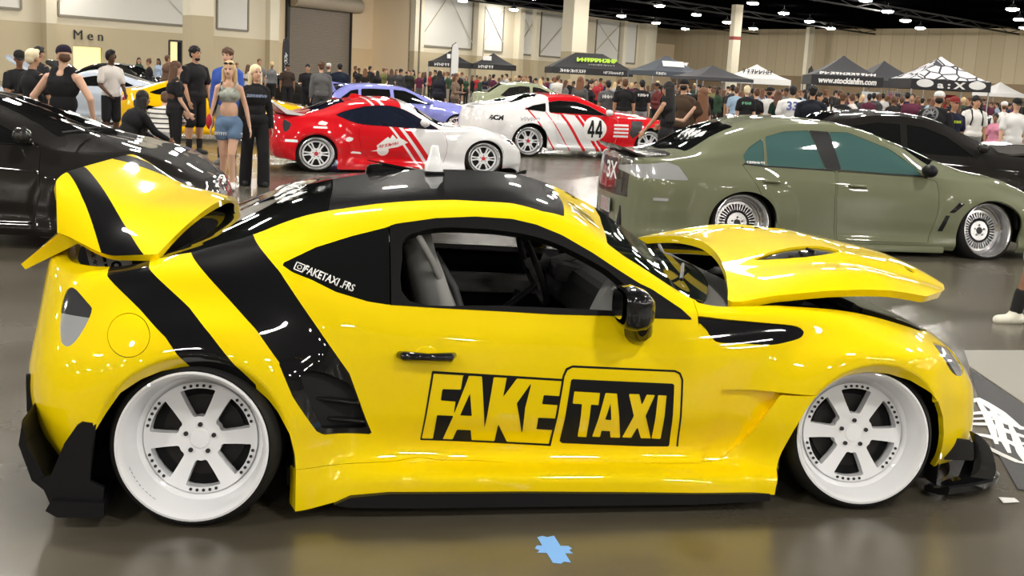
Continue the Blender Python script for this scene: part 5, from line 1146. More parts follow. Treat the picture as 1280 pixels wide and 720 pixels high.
    card = bmesh.new(); bx(card, (0, 0, 0), (.30, .24, .004)); M = T((2.18, .15, 1.07), (0, .36, .2)); bmesh.ops.transform(card, matrix=M, verts=card.verts); c = obj_bm('show_card', card, mat('paper_white', (.8, .8, .8), .6), root)
    text_obj('card_number', '~3', .13, M @ T((.0, 0, .004), (0, 0, PI / 2)), SAT, c, bold=.004); text_obj('card_line', '~8', .03, M @ T((-.11, 0, .004), (0, 0, PI / 2)), SAT, c)
    for q in (1, -1):
        bm = bmesh.new(); tube(bm, [(2.45, -.15 + .3 * q, .98), (2.34, -.35 + .3 * q, 1.0), (2.27, -.55 + .3 * q, .99)], .009, 6); obj_bm('wiper', bm, SAT, root)
    # ---------- lavender blue hatchback
    LAV = paintm('lavender_paint', (.27, .29, .72), .3)
    spec = sedan_spec(name='hatchback', wb=2.62, ro=.82, fo=.92, W=.88, paint=LAV, wheel='mesh', res=(200, 80), camber=-3, wr=.32, rt=.4, tail_lean=.30,
        top=[(-.9, 1.02), (-.6, 1.20), (-.3, 1.40), (.3, 1.47), (.9, 1.46), (1.3, 1.40), (2.15, 1.02), (2.7, .95), (3.2, .84), (3.6, .68)],
        rail=[(-.7, .96), (-.45, 1.10), (-.2, 1.25), (.3, 1.335), (1.0, 1.34), (1.4, 1.25), (1.98, .92), (2.2, .86)], rw=[(-.32, 0), (-.32, -.50), (-.60, -.58), (-.66, 0)],
        windows=[[(-.42, .985), (.02, .95), (.05, 1.28), (-.15, 1.22)], [(.10, .945), (.86, .92), (.86, 1.31), (.35, 1.31), (.12, 1.29)], [(.95, .915), (1.88, .895), (1.5, 1.17), (1.25, 1.29), (.95, 1.31)]],
        lights=[('headlight', [(3.05, .78), (3.3, .74), (3.42, .66), (3.3, .62), (3.1, .68)], LAMPS), ('tail_light', [(-.66, .98), (-.5, .98), (-.5, .84), (-.68, .80)], REDL)], doors=[[(.07, .93), (.10, .35), (.9, .28), (.9, .90)], [(.93, .90), (.93, .28), (1.9, .28), (1.98, .5), (1.92, .87)]])
    root, G, P = make_car(spec, (-4.72, 32.4, 0), math.radians(20), 'lavender blue hatchback with roof spoiler, behind the red and white coupe', (1.08, 1.08, .87))
    bm = bmesh.new(); prism(bm, [(-.30, 1.42), (-.75, 1.40), (-.78, 1.43), (-.55, 1.46)], -.58, .58)
    for q in (1, -1): prism(bm, [(-.62, 1.10), (-.80, 1.43), (-.60, 1.44), (-.50, 1.2)], -.60 * q, -.56 * q)
    obj_bm('roof_spoiler', bm, LAV, root)
    # ---------- pale green saloon further back
    PGR = paintm('pale_green_paint', (.33, .36, .24), .3)
    spec = sedan_spec(paint=PGR, wheel='mesh', res=(160, 70), camber=-4, wr=.32, glass=glass_mat('clear_dark_glass', (.02, .02, .02), .75), hood=None, doors=[[(.0, .91), (.2, .6), (.4, .3), (.9, .28), (.9, .88)], [(.93, .88), (.93, .28), (1.9, .28), (1.98, .5), (1.92, .85)]])
    root, G, P = make_car(spec, (-.75, 41.0, 0), math.radians(8), 'pale green saloon parked beyond the lavender hatchback', 1.06)
    bm = bmesh.new(); sph(bm, (1.15, -.55, 1.06), .14, (.6, .9, 1.1)); obj_bm('red_seat_cover', bm, RED, root, True)
    # ---------- orange yellow coupe behind the visitors
    ORA = paintm('amber_paint', (.88, .50, .0), .3)
    spec = coupe_spec(ro=.66, paint=ORA, wheel='bronze', res=(180, 80), camber=-3, wr=.33, zw=.33, ra=.37, flare=.05, lights=[('tail_light', [(-.62, .86), (-.45, .88), (-.45, .78), (-.62, .74)], REDL)], doors=[[(.55, .89), (.5, .6), (.6, .25), (1.85, .22), (1.92, .5), (1.88, .85)]])
    root, G, P = make_car(spec, (-7.75, 24.6, 0), math.radians(12), 'amber yellow coupe with bronze wheels, behind the group of visitors', 1.0)
    poly_decal('fuel_door', P, root, [[(-.28, .80), (-.10, .79), (-.09, .66), (-.27, .67)]], SAT, .004)
    # ---------- silver blue coupe with its bonnet up, far left
    SBL = paintm('ice_blue_paint', (.50, .56, .66), .3)
    spec = coupe_spec(paint=SBL, wheel='mesh', res=(160, 70), hood=dict(plan=[(2.10, 0), (2.05, -.68), (2.7, -.74), (3.15, -.62), (3.35, 0)], hinge=(2.1, .92), deg=-38, m=SBL))
    root, G, P = make_car(spec, (-9.55, 29.4, 0), math.radians(188), 'ice blue coupe with its bonnet raised, behind the man in the black vest')
    # ---------- distant cars on the left
    spec = coupe_spec(paint=WHP, wheel='silver', res=(120, 60), masks=[(lambda V: np.minimum(V[:, 2] - 1.10, 1.6 - V[:, 0]), BLK)], hood=None)
    make_car(spec, (-16.6, 44.6, 0), math.radians(10), 'white coupe with a black roof, under the Men sign')
    spec = sedan_spec(paint=BPA, wheel='dark', res=(120, 60), hood=dict(plan=[(2.25, 0), (2.2, -.66), (2.7, -.7), (3.1, -.6), (3.3, 0)], hinge=(2.25, .92), deg=-35))
    make_car(spec, (-13.4, 40.5, 0), math.radians(168), 'black saloon with its bonnet open, behind the amber coupe')
    spec = coupe_spec(paint=BPA, wheel='silver', res=(140, 60), wr=.33)
    make_car(spec, (-11.0, 47.0, 0), math.radians(14), 'black coupe with pale wheels, left of the lavender hatchback')
    # ---------- black cars on the right
    spec = sedan_spec(paint=BPA, wheel='dark', res=(240, 100), W=.95, wb=2.85, hood=dict(plan=[(2.30, 0), (2.25, -.74), (2.85, -.82), (3.25, -.72), (3.50, -.4), (3.55, 0)], hinge=(2.30, .98), deg=-9, m=mat('black_pearl_sheen', (.10, .095, .09), .4, coat=1, spec=.1)),  # black bonnet greyed: the light it reflects is put into its colour
        top=[(-1.1, 1.0), (-.9, 1.04), (-.55, 1.05), (-.02, 1.38), (.5, 1.45), (1.0, 1.44), (1.4, 1.38), (2.25, 1.03), (2.8, .99), (3.3, .88), (3.8, .70)],
        belt=[(-1.1, .90), (-.6, .95), (0, .96), (1.0, .93), (2.0, .92), (2.7, .90), (3.2, .80), (3.7, .66)], rail=[(-.7, .96), (-.45, 1.0), (.12, 1.26), (.6, 1.34), (1.15, 1.33), (1.5, 1.24), (2.1, .95), (2.3, .92)],
        ws=[(1.42, 0), (1.42, -.52), (2.05, -.68), (2.2, -.4), (2.28, 0)], mirror=(1.95, .97))
    root, G, P = make_car(spec, (4.35, 16.9, 0), math.radians(1), 'black saloon with its dark bonnet propped open, just behind the sage green saloon')
    spec = coupe_spec(paint=BPA, wheel='twin', res=(180, 80), wr=.34, zw=.34, ra=.38, flare=.06, W=.98)
    make_car(spec, (11.6, 31.0, 0), math.radians(12), 'black wide-bodied coupe at the right edge, beside the girl in pink')
    spec = coupe_spec(paint=BPA, wheel='silver', res=(160, 70))
    make_car(spec, (6.4, 31.5, 0), math.radians(6), 'black coupe over the black saloon roof, left of the white-capped man')
    spec = sedan_spec(name='hatchback', paint=BPA, wheel='dark', res=(120, 60))
    make_car(spec, (5.2, 41.0, 0), math.radians(12), 'black car between the 44 coupe and the woman in the black top')
# ------------------------------------------------------------------ the exhibition hall
def hall():
    FL = bpy.data.materials.new('polished_concrete'); FL.use_nodes = True; nt = FL.node_tree; b = nt.nodes['Principled BSDF']
    tc = nt.nodes.new('ShaderNodeTexCoord'); n1 = nt.nodes.new('ShaderNodeTexNoise'); n1.inputs['Scale'].default_value = .55; n1.inputs['Detail'].default_value = 6; n2 = nt.nodes.new('ShaderNodeTexNoise'); n2.inputs['Scale'].default_value = 9; n2.inputs['Detail'].default_value = 5
    cr = nt.nodes.new('ShaderNodeValToRGB'); cr.color_ramp.elements[0].position = .3; cr.color_ramp.elements[0].color = (.066, .057, .040, 1); cr.color_ramp.elements[1].position = .72; cr.color_ramp.elements[1].color = (.122, .109, .086, 1)
    mr = nt.nodes.new('ShaderNodeMapRange'); mr.inputs[3].default_value = .16; mr.inputs[4].default_value = .34
    nt.links.new(tc.outputs['Object'], n1.inputs['Vector']); nt.links.new(tc.outputs['Object'], n2.inputs['Vector']); nt.links.new(n1.outputs['Fac'], cr.inputs[0]); nt.links.new(cr.outputs[0], b.inputs['Base Color']); nt.links.new(n1.outputs['Fac'], mr.inputs[0]); nt.links.new(mr.outputs[0], b.inputs['Roughness'])
    b.inputs['Specular IOR Level'].default_value = .62
    bp = nt.nodes.new('ShaderNodeBump'); bp.inputs['Strength'].default_value = .05; bp.inputs['Distance'].default_value = .01; nt.links.new(n2.outputs['Fac'], bp.inputs['Height']); nt.links.new(bp.outputs[0], b.inputs['Normal'])
    S = lambda o: tag(o, kind='structure')
    bm = bmesh.new(); prism(bm, [(-100, -40), (75, -40), (75, 150), (-100, 150)], -.2, 0, 'z'); S(obj_bm('floor', bm, FL))
    CEIL = mat('black_ceiling', (.0016, .0016, .0018), 1.0, spec=0); bm = bmesh.new(); prism(bm, [(-100, -40), (75, -40), (75, 150), (-100, 150)], 7.8, 8.0, 'z'); S(obj_bm('ceiling', bm, CEIL))
    CREAM = mat('cream_wall', (.62, .56, .43), .8, noise=(.4, .04)); BEI = mat('beige_wall', (.46, .39, .26), .8, noise=(.4, .05)); PANEL = mat('white_panel', (.62, .61, .57), .7); LINE = mat('panel_frame', (.20, .18, .14), .7)
    PIL = mat('pale_pilaster', (.68, .63, .50), .8); PEACH = mat('peach_wall', (.86, .71, .50), .8); PEACH2 = mat('tan_wall', (.78, .61, .38), .8); DOORG = mat('roller_grey', (.22, .185, .15), .55); DARK = mat('dark_frame', (.02, .02, .02), .5)
    X0 = Vector((-28.4, 64.1, 0)); D = Vector((.567, .824, 0)).normalized(); Nn = Vector((D.y, -D.x, 0))     # along the wall, and out of it into the room
    ML = Matrix((D, Nn, Vector((0, 0, 1)))).transposed().to_4x4(); ML.translation = X0
    W = lambda px: ((px - 640) / 1450 * X0.y - X0.x) / (D.x - (px - 640) / 1450 * D.y)     # distance along the wall (a bearing from the door)
    def wbox(bm, t0, t1, z0, z1, d0=-.2, d1=0.0, mi=0): bx(bm, ((t0 + t1) / 2, (d0 + d1) / 2, (z0 + z1) / 2), (abs(t1 - t0), d1 - d0, z1 - z0), mtx=ML, mi=mi)
    a, c0, c1, e = -90, W(338), W(500), W(792)
    men0, men1 = W(86), W(122); pst0, pst1 = W(204), W(222)
    bm = bmesh.new()
    for t0, t1 in ((a, men0), (men1, pst0), (pst1, c0), (c1, e)):
        wbox(bm, t0, t1, 0, 3.27, mi=1); 
    wbox(bm, a, c0, 3.27, 7.8); wbox(bm, c1, e, 3.27, 7.8)
    wbox(bm, men0, men1, 2.08, 3.27, mi=1); wbox(bm, pst0, pst1, 2.75, 3.27, mi=1); wbox(bm, pst0, pst1, 0, 1.0, mi=1)
    # the recessed bay of the roller door
    wbox(bm, c0, c1, 3.27, 7.8, -4.2, -4.0, mi=2); wbox(bm, c0, c1, 0, 3.27, -4.2, -4.0, mi=3); wbox(bm, c0 - .2, c0, 0, 7.8, -4.2, 0, mi=2); wbox(bm, c1, c1 + .2, 0, 7.8, -4.2, 0, mi=2)
    S(obj_bm('wall_left', bm, [CREAM, BEI, PEACH, PEACH2]))
    WARM = mat('lit_lobby', (.8, .66, .30), .8, emit=(1, .80, .38), emit_s=1.1)
    bm = bmesh.new(); wbox(bm, men0 - .3, men1 + 1.5, 0, 2.6, -2.4, -2.2); wbox(bm, men0 - .3, men0, 0, 2.6, -2.2, -.2); wbox(bm, men1 + .3, men1 + 1.5, 0, 2.6, -2.2, -.2); wbox(bm, pst0 - .3, pst1 + .3, .8, 3.0, -1.2, -1.0); S(obj_bm('trim_1', bm, WARM))
    bm = bmesh.new(); tt = (pst0 + pst1) / 2; w = (pst1 - pst0) / 2
    for q in (-1, 1): wbox(bm, tt + q * w - .06, tt + q * w + .06, 1.0, 2.80, -.1, .05)
    wbox(bm, pst0, pst1, 2.72, 2.84, -.1, .05); wbox(bm, pst0, pst1, 1.0, 1.08, -.1, .05); S(obj_bm('window_1', bm, DARK))
    Mt = ML @ Matrix((Vector((1, 0, 0)), Vector((0, 0, 1)), Vector((0, -1, 0)))).transposed().to_4x4() if False else None
    t = (W(88) + W(120)) / 2; p = X0 + D * t + Nn * .06 + Vector((0, 0, 2.72)); o = text_obj('restroom_sign', 'M e n', .78, frame(p, D, (0, 0, 1)), DARK, extrude=.02, bold=-.002, sx=1.15); tag(o, 'dark raised letters reading Men over the lit doorway', 'sign')
    # white infill panels, frames, brace lines
    k = 1
    for x0, x1, zb, br in ((-60, 22, 3.9, 1), (68, 222, 3.75, 2), (262, 300, 3.75, 0), (515, 574, 3.75, 2), (589, 612, 3.75, 3), (633, 654, 3.7, 3), (658, 694, 3.7, 1), (726, 754, 3.7, 3), (760, 775, 3.7, 0)):
        t0, t1 = W(x0), W(x1); bm = bmesh.new(); wbox(bm, t0, t1, zb, 7.6, 0, .04)
        for tq in (t0, t1): wbox(bm, tq - .06, tq + .06, zb, 7.6, 0, .09, 1)
        wbox(bm, t0, t1, zb - .07, zb + .07, 0, .09, 1)
        if br:
            n0 = len(bm.verts)
            segs = {1: [(t0, 3.9, t1, 7.6)], 2: [(t0 - .5, zb + .5, t0 + (t1 - t0) * .45, 7.7), (t1 + .2, zb + .4, t0 + (t1 - t0) * .5, 7.7)], 3: [(t0, 4.6, t1, 7.4), (t1, 4.6, t0, 7.4)]}[br]
            for ta, za, tb, zb_ in segs:
                cyl(bm, ML @ Vector((ta, .10, za)), ML @ Vector((tb, .10, zb_)), .035, n=5, mi=2)
        S(obj_bm('trim_%d' % (k + 1), bm, [PANEL, LINE, BEI])); k += 1
    for x0, x1, dp in ((20, 47, -1), (47, 60, .5), (322, 333, .45), (499, 506, .5), (507, 513, .3), (576, 583, .5), (584, 588, .2), (626, 632, .6), (647, 652, .5), (755, 759, .5), (779, 792, .8)):
        if dp < 0: continue
        t0, t1 = W(x0), W(x1); bm = bmesh.new(); wbox(bm, t0, t1, 3.27, 7.8, 0, dp); wbox(bm, t0, t1, 0, 3.27, 0, dp, 1); S(obj_bm('trim_%d' % (k + 1), bm, [PIL, BEI])); k += 1
    bm = bmesh.new(); wbox(bm, W(585), W(586.5), 2.6, 7.4, .1, .3); wbox(bm, W(504), W(505), 0, 7.8, .5, .6); S(obj_bm('trim_%d' % (k + 1), bm, LINE)); k += 1
    # roller door in the bay: curtain, drum, side guides
    def Wb(px): q = X0 - Nn * 4.0; return ((px - 640) / 1450 * q.y - q.x) / (D.x - (px - 640) / 1450 * D.y)
    t0, t1 = Wb(349), Wb(424); dt = tag(bpy.data.objects.new('door_1', None), kind='structure'); link(dt)
    bm = bmesh.new(); zt = 6.05; nsl = 46
    for i in range(nsl):
        z0 = zt * i / nsl; bx(bm, ((t0 + t1) / 2, -3.93 - .0, z0 + zt / nsl / 2), (t1 - t0, .06, zt / nsl * .94), mtx=ML, bev=.0)
    obj_bm('door_curtain', bm, DOORG, dt)
    bm = bmesh.new(); cyl(bm, ML @ Vector((t0, -3.5, 6.45)), ML @ Vector((t1 + .6, -3.5, 6.45)), .55, n=24); obj_bm('door_drum', bm, mat('drum_grey', (.42, .36, .28), .5), dt, True, 40)
    for tq in (t0, t1): bm = bmesh.new(); wbox(bm, tq - .25 if tq == t0 else tq, tq if tq == t0 else tq + .12, 0, 7.0 if tq == t0 else 6.0, -4.0, -3.75); obj_bm('door_guide', bm, DARK, dt)
    t = Wb(471); bm = bmesh.new(); wbox(bm, t - .45, t + .45, 1.0, 2.2, -4.0, -3.94); tag(obj_bm('wall_panel', bm, mat('brown_panel', (.10, .08, .06), .5)), 'small brown panel on the tan wall right of the roller door', 'panel')
    # jog at the end of the left wall and the far wall
    E = X0 + D * e; F = Vector((16.6, 131.5, 0)); G_ = Vector((62.0, 131.5 - (62 - 16.6) * 1.40, 0))
    def wallseg(p, q, th, zs, name, ms):
        d = (q - p).normalized(); n = Vector((-d.y, d.x, 0)); M = Matrix((d, n, Vector((0, 0, 1)))).transposed().to_4x4(); M.translation = p; L = (q - p).length; bm = bmesh.new()
        for z0, z1, mi in zs: bx(bm, (L / 2, th / 2, (z0 + z1) / 2), (L, th, z1 - z0), mtx=M, mi=mi)
        return bm, M, L
    E2 = E - Nn * 3.2; bm = bmesh.new(); bx(bm, (0, 0, 3.9), (.3, 3.2, 7.8), mtx=Matrix.Translation((E + E2) / 2) @ Matrix.Rotation(math.atan2(D.y, D.x), 4, 'Z')); S(obj_bm('wall_return', bm, CREAM))
    bm, M, L = wallseg(E2, F, .3, ((0, 5.5, 0), (6.15, 7.8, 1)), 'x', 0); S(obj_bm('wall_recess', bm, [PEACH, BEI]))
    DAY = mat('bright_clerestory', (.9, .9, .9), .5, emit=(1, .97, .92), emit_s=4.0); bm = bmesh.new(); bx(bm, (L * .28, .2, 5.82), (L * .56, .05, .66), mtx=M); S(obj_bm('window_2', bm, DAY)); bm = bmesh.new(); bx(bm, (L * .78, .15, 5.82), (L * .44, .3, .66), mtx=M); S(obj_bm('trim_%d' % (k + 1), bm, PEACH)); k += 1
    FAR1 = bpy.data.materials.new('far_panels'); FAR1.use_nodes = True; nt = FAR1.node_tree; b = nt.nodes['Principled BSDF']; b.inputs['Roughness'].default_value = .85
    tc = nt.nodes.new('ShaderNodeTexCoord'); wv = nt.nodes.new('ShaderNodeTexBrick'); wv.inputs['Scale'].default_value = 1; wv.inputs['Color1'].default_value = (.52, .44, .30, 1); wv.inputs['Color2'].default_value = (.47, .39, .26, 1); wv.inputs['Mortar'].default_value = (.36, .29, .19, 1); wv.inputs['Mortar Size'].default_value = .03; wv.inputs['Brick Width'].default_value = 1.25; wv.inputs['Row Height'].default_value = 40; wv.offset = 0
    mp = nt.nodes.new('ShaderNodeMapping'); nt.links.new(tc.outputs['Object'], mp.inputs[0]); mp.inputs['Location'].default_value = (0, 20, 0); mp.inputs['Rotation'].default_value = (-PI / 2, 0, 0)
    nt.links.new(mp.outputs[0], wv.inputs['Vector']); nt.links.new(wv.outputs['Color'], b.inputs['Base Color'])
    d = (G_ - F).normalized(); n = Vector((-d.y, d.x, 0)); M = Matrix((d, n, Vector((0, 0, 1)))).transposed().to_4x4(); M.translation = F; L = (G_ - F).length
    bm = bmesh.new(); bx(bm, (L / 2, .15, 5.53), (L, .3, 4.54)); bx(bm, (L / 2, .15, 1.63), (L, .3, 3.26), mi=1); o = obj_bm('wall_back', bm, [FAR1, mat('brown_dado', (.26, .19, .115), .8)]); o.matrix_world = M; S(o)
    # right, rear and left closing walls, outside the picture
    for nm, c, sz in (('wall_right', (75, 50, 3.9), (.3, 190, 7.8)), ('wall_front', (-12, -40, 3.9), (175, .3, 7.8))):
        bm = bmesh.new(); bx(bm, c, sz); S(obj_bm(nm, bm, CREAM))
    # columns
    def column(name, x, y, w, rot, parts, extra=None):
        bm = bmesh.new()
        for z0, z1, mi in parts: bx(bm, (0, 0, (z0 + z1) / 2), (w, w, z1 - z0), mi=mi)
        o = obj_bm(name, bm, [PIL, BEI, mat('red_band', (.28, .04, .03), .6)]); o.location = (x, y, 0); o.rotation_euler = (0, 0, rot); S(o)
    column('column_1', 3.35, 81.0, 1.25, .6, ((0, 3.58, 1), (3.58, 7.8, 0)))
    column('column_2', 15.6, 88.5, .62, .35, ((0, 5.25, 0), (5.25, 5.5, 2), (5.5, 7.8, 0)))
    column('column_3', 27.0, 113.0, .55, .4, ((0, 7.8, 0),))
    column('column_4', -12.15, 44.0, .88, .6, ((0, 3.27, 1), (3.27, 7.8, 0)))
    bm = bmesh.new(); cyl(bm, (-11.9, 43.3, 4.2), (-11.9, 43.3, 4.9), .06, n=10); tag(obj_bm('fire_alarm', bm, mat('faded_red', (.35, .18, .14), .6)), 'small red fitting high on the cream column', 'fitting')
    # roof trusses
    TR = mat('dark_truss', (.008, .008, .009), .6); k = 1
    for i, (p, q) in enumerate((((-5, 70), (40, 118)), ((5, 60), (48, 106)), ((16, 50), (56, 94)), ((-14, 82), (30, 128)), ((28, 44), (64, 84)))):
        bm = bmesh.new(); p = Vector((*p, 7.3)); q = Vector((*q, 7.3)); cyl(bm, p, q, .07, n=6); cyl(bm, p + Vector((0, 0, .4)), q + Vector((0, 0, .4)), .07, n=6)
        for j in range(24): a = p.lerp(q, j / 24); c = p.lerp(q, (j + 1) / 24); cyl(bm, a if j % 2 else a + Vector((0, 0, .4)), c + Vector((0, 0, .4)) if j % 2 else c, .03, n=5)
        S(obj_bm('beam_%d' % (i + 1), bm, TR))
def lamps():
    HS = mat('lamp_housing', (.15, .15, .15), .4, metal=.5); LG = mat('lamp_light', (1, 1, 1), .5, emit=(1, .95, .86), emit_s=LAMP_E)
    first = None; n = 0
    F_, H_, YH_, RL = 1450., 1.63, 97., .053; co = bpy.context.scene.camera; inv = co.matrix_world.inverted()
    vis = []
    for i in range(-12, 14):
        for j in range(-9, 14):
            x = 14.8 + 3.85 * i + 5.3 * j; y = 78.4 + 8.2 * i - 7.25 * j
            if not (-38 < x < 46 and -24 < y < 124): continue
            if (y - 64.1) - (x + 28.4) * .824 / .567 > -1.5: continue      # beyond the left wall
            if (y - 131.5) + (x - 16.6) * 1.40 > -2: continue
            q = inv @ Vector((x, y, 7.25)); px = 640 + F_ * q.x / -q.z if q.z < 0 else -999; py = 360 - F_ * q.y / -q.z if q.z < 0 else -999
            inview = q.z < 0 and 0 < px < 1280 and 0 < py < 60
            vis.append((inview, x, y, px, py))
    seen = sorted([v for v in vis if v[0]], key=lambda v: v[3]); order = {id(v): k for k, v in enumerate(seen)}
    ORD = 'first second third fourth fifth sixth seventh eighth ninth tenth eleventh twelfth thirteenth fourteenth fifteenth sixteenth seventeenth eighteenth nineteenth twentieth twenty-first twenty-second twenty-third twenty-fourth twenty-fifth twenty-sixth twenty-seventh twenty-eighth'.split()
    for v in vis:
        inview, x, y, px, py = v
        lab = ('glowing round ceiling lamp, %s from the left among those in view' % ORD[order[id(v)]]) if inview else 'round high-bay lamp hanging from the dark ceiling outside the picture'
        if first is None:
            r = thing('ceiling_lamp', lab, 'lamp', (x, y, 7.25), 0, 'round lamps under the ceiling')
            bm = bmesh.new(); lathe(bm, [(.36, .02), (.34, .08), (.20, .22), (.10, .30), (.02, .36)], 24, 'Z'); cyl(bm, (0, 0, .36), (0, 0, .56), .02, n=6); obj_bm('lamp_housing', bm, HS, r, True, 40)
            bm = bmesh.new(); lathe(bm, [(.375, .03), (.37, -.02), (.31, -.065), (.15, -.10), (.001, -.11)], 24, 'Z'); obj_bm('lamp_lens', bm, LG, r, True)
            first = r
        else:
            r = first.copy(); C.objects.link(r); r.location = (x, y, 7.25); r['label'] = lab
            for ch in first.children: c = ch.copy(); C.objects.link(c); c.parent = r
LAMP_E = 260
def sphere_point(px, py, z):
    F, H, YH, RL = 1450., 1.63, 97., .053; P = math.atan((360 - YH) / F * math.cos(RL)); f = Vector((0, math.cos(P), -math.sin(P))); u0 = Vector((0, math.sin(P), math.cos(P))); r0 = Vector((1, 0, 0)); r = r0 * math.cos(RL) + u0 * math.sin(RL); u = -r0 * math.sin(RL) + u0 * math.cos(RL)
    d = f + r * ((px - 640) / F) + u * ((360 - py) / F); t = (z - H) / d.z; return Vector((0, 0, H)) + d * t
def floor_bits():
    TAPE = mat('blue_tape', (.16, .36, .72), .7)
    t = thing('tape_cross', 'blue masking tape cross stuck on the floor before the yellow coupe', 'tape', (.196, 3.867, 0))
    for a, L in ((5, .125), (103, .235)):
        bm = bmesh.new(); rag = [(-L / 2, -.031), (-L / 2 + .012, -.010), (-L / 2 - .004, .006), (-L / 2 + .006, .032), (L / 2 - .006, .033), (L / 2 + .004, .012), (L / 2 - .008, -.004), (L / 2 + .002, -.032)]
        prism(bm, rag, .0005 if a < 50 else .001, .0012 if a < 50 else .0018, 'z', mtx=Matrix.Rotation(math.radians(a), 4, 'Z')); obj_bm('tape_strip', bm, TAPE, t)
    # dark display banner lying beyond the yellow car's nose
    MATB = mat('banner_black', (.022, .022, .027), .55)
    b = thing('floor_banner', 'dark grey banner with white brush lettering on the floor at the yellow coupe front', 'banner', (0, 0, 0))
    q = [sphere_point(x, y, 0) for x, y in ((1212, 461), (1330, 541), (1400, 590), (1400, 640), (1272, 612), (1240, 555))]
    bm = bmesh.new(); prism(bm, [(p.x, p.y) for p in q], .001, .004, 'z'); o = obj_bm('banner_cloth', bm, MATB, b)
    bm = bmesh.new()
    strokes = [[(1206, 505), (1222, 498), (1250, 515), (1278, 537)], [(1206, 518), (1235, 515), (1262, 530), (1290, 538)], [(1208, 530), (1236, 530), (1262, 540), (1300, 552)], [(1210, 541), (1235, 545), (1262, 553), (1300, 556)], [(1222, 500), (1232, 516), (1240, 535), (1246, 555)], [(1238, 508), (1248, 526), (1254, 548), (1262, 566)], [(1228, 555), (1248, 566), (1272, 577), (1300, 582)], [(1250, 545), (1272, 558), (1300, 566), (1330, 566)], [(1262, 530), (1270, 548), (1276, 566), (1284, 580)], [(1212, 524), (1230, 523), (1250, 524), (1268, 527)]]
    for i, s in enumerate(strokes):
        P3 = [sphere_point(x, y, .0045 + i * .0002) for x, y in s]; pts = [Vector(p) for p in smooth_poly([tuple(p) for p in P3], 5, False)] if False else P3
        dense = []
        for k in range(len(P3) - 1):
            for tt in np.linspace(0, 1, 5)[:-1]: dense.append(P3[k].lerp(P3[k + 1], tt))
        dense.append(P3[-1]); brush(bm, dense, .030 if i < 4 else .020)
    obj_bm('banner_lettering', bm, WVIN, b)
    q = [sphere_point(x, y, 0) for x, y in ((1248, 623), (1268, 624), (1274, 629), (1254, 630))]; bm = bmesh.new(); prism(bm, [(p.x, p.y) for p in q], .004, .006, 'z'); tag(obj_bm('floor_tape', bm, mat('white_tape', (.75, .75, .75), .6)), 'small white tape patch at the edge of the dark banner', 'tape')
    q = [sphere_point(x, y, 0) for x, y in ((1205, 438), (1340, 438), (1340, 545), (1212, 458))]; bm = bmesh.new(); prism(bm, [(p.x, p.y) for p in q], .0008, .002, 'z'); tag(obj_bm('floor_sheet', bm, mat('pale_sheet', (.26, .25, .22), .5)), 'pale grey floor sheet lying behind the dark banner', 'sheet')
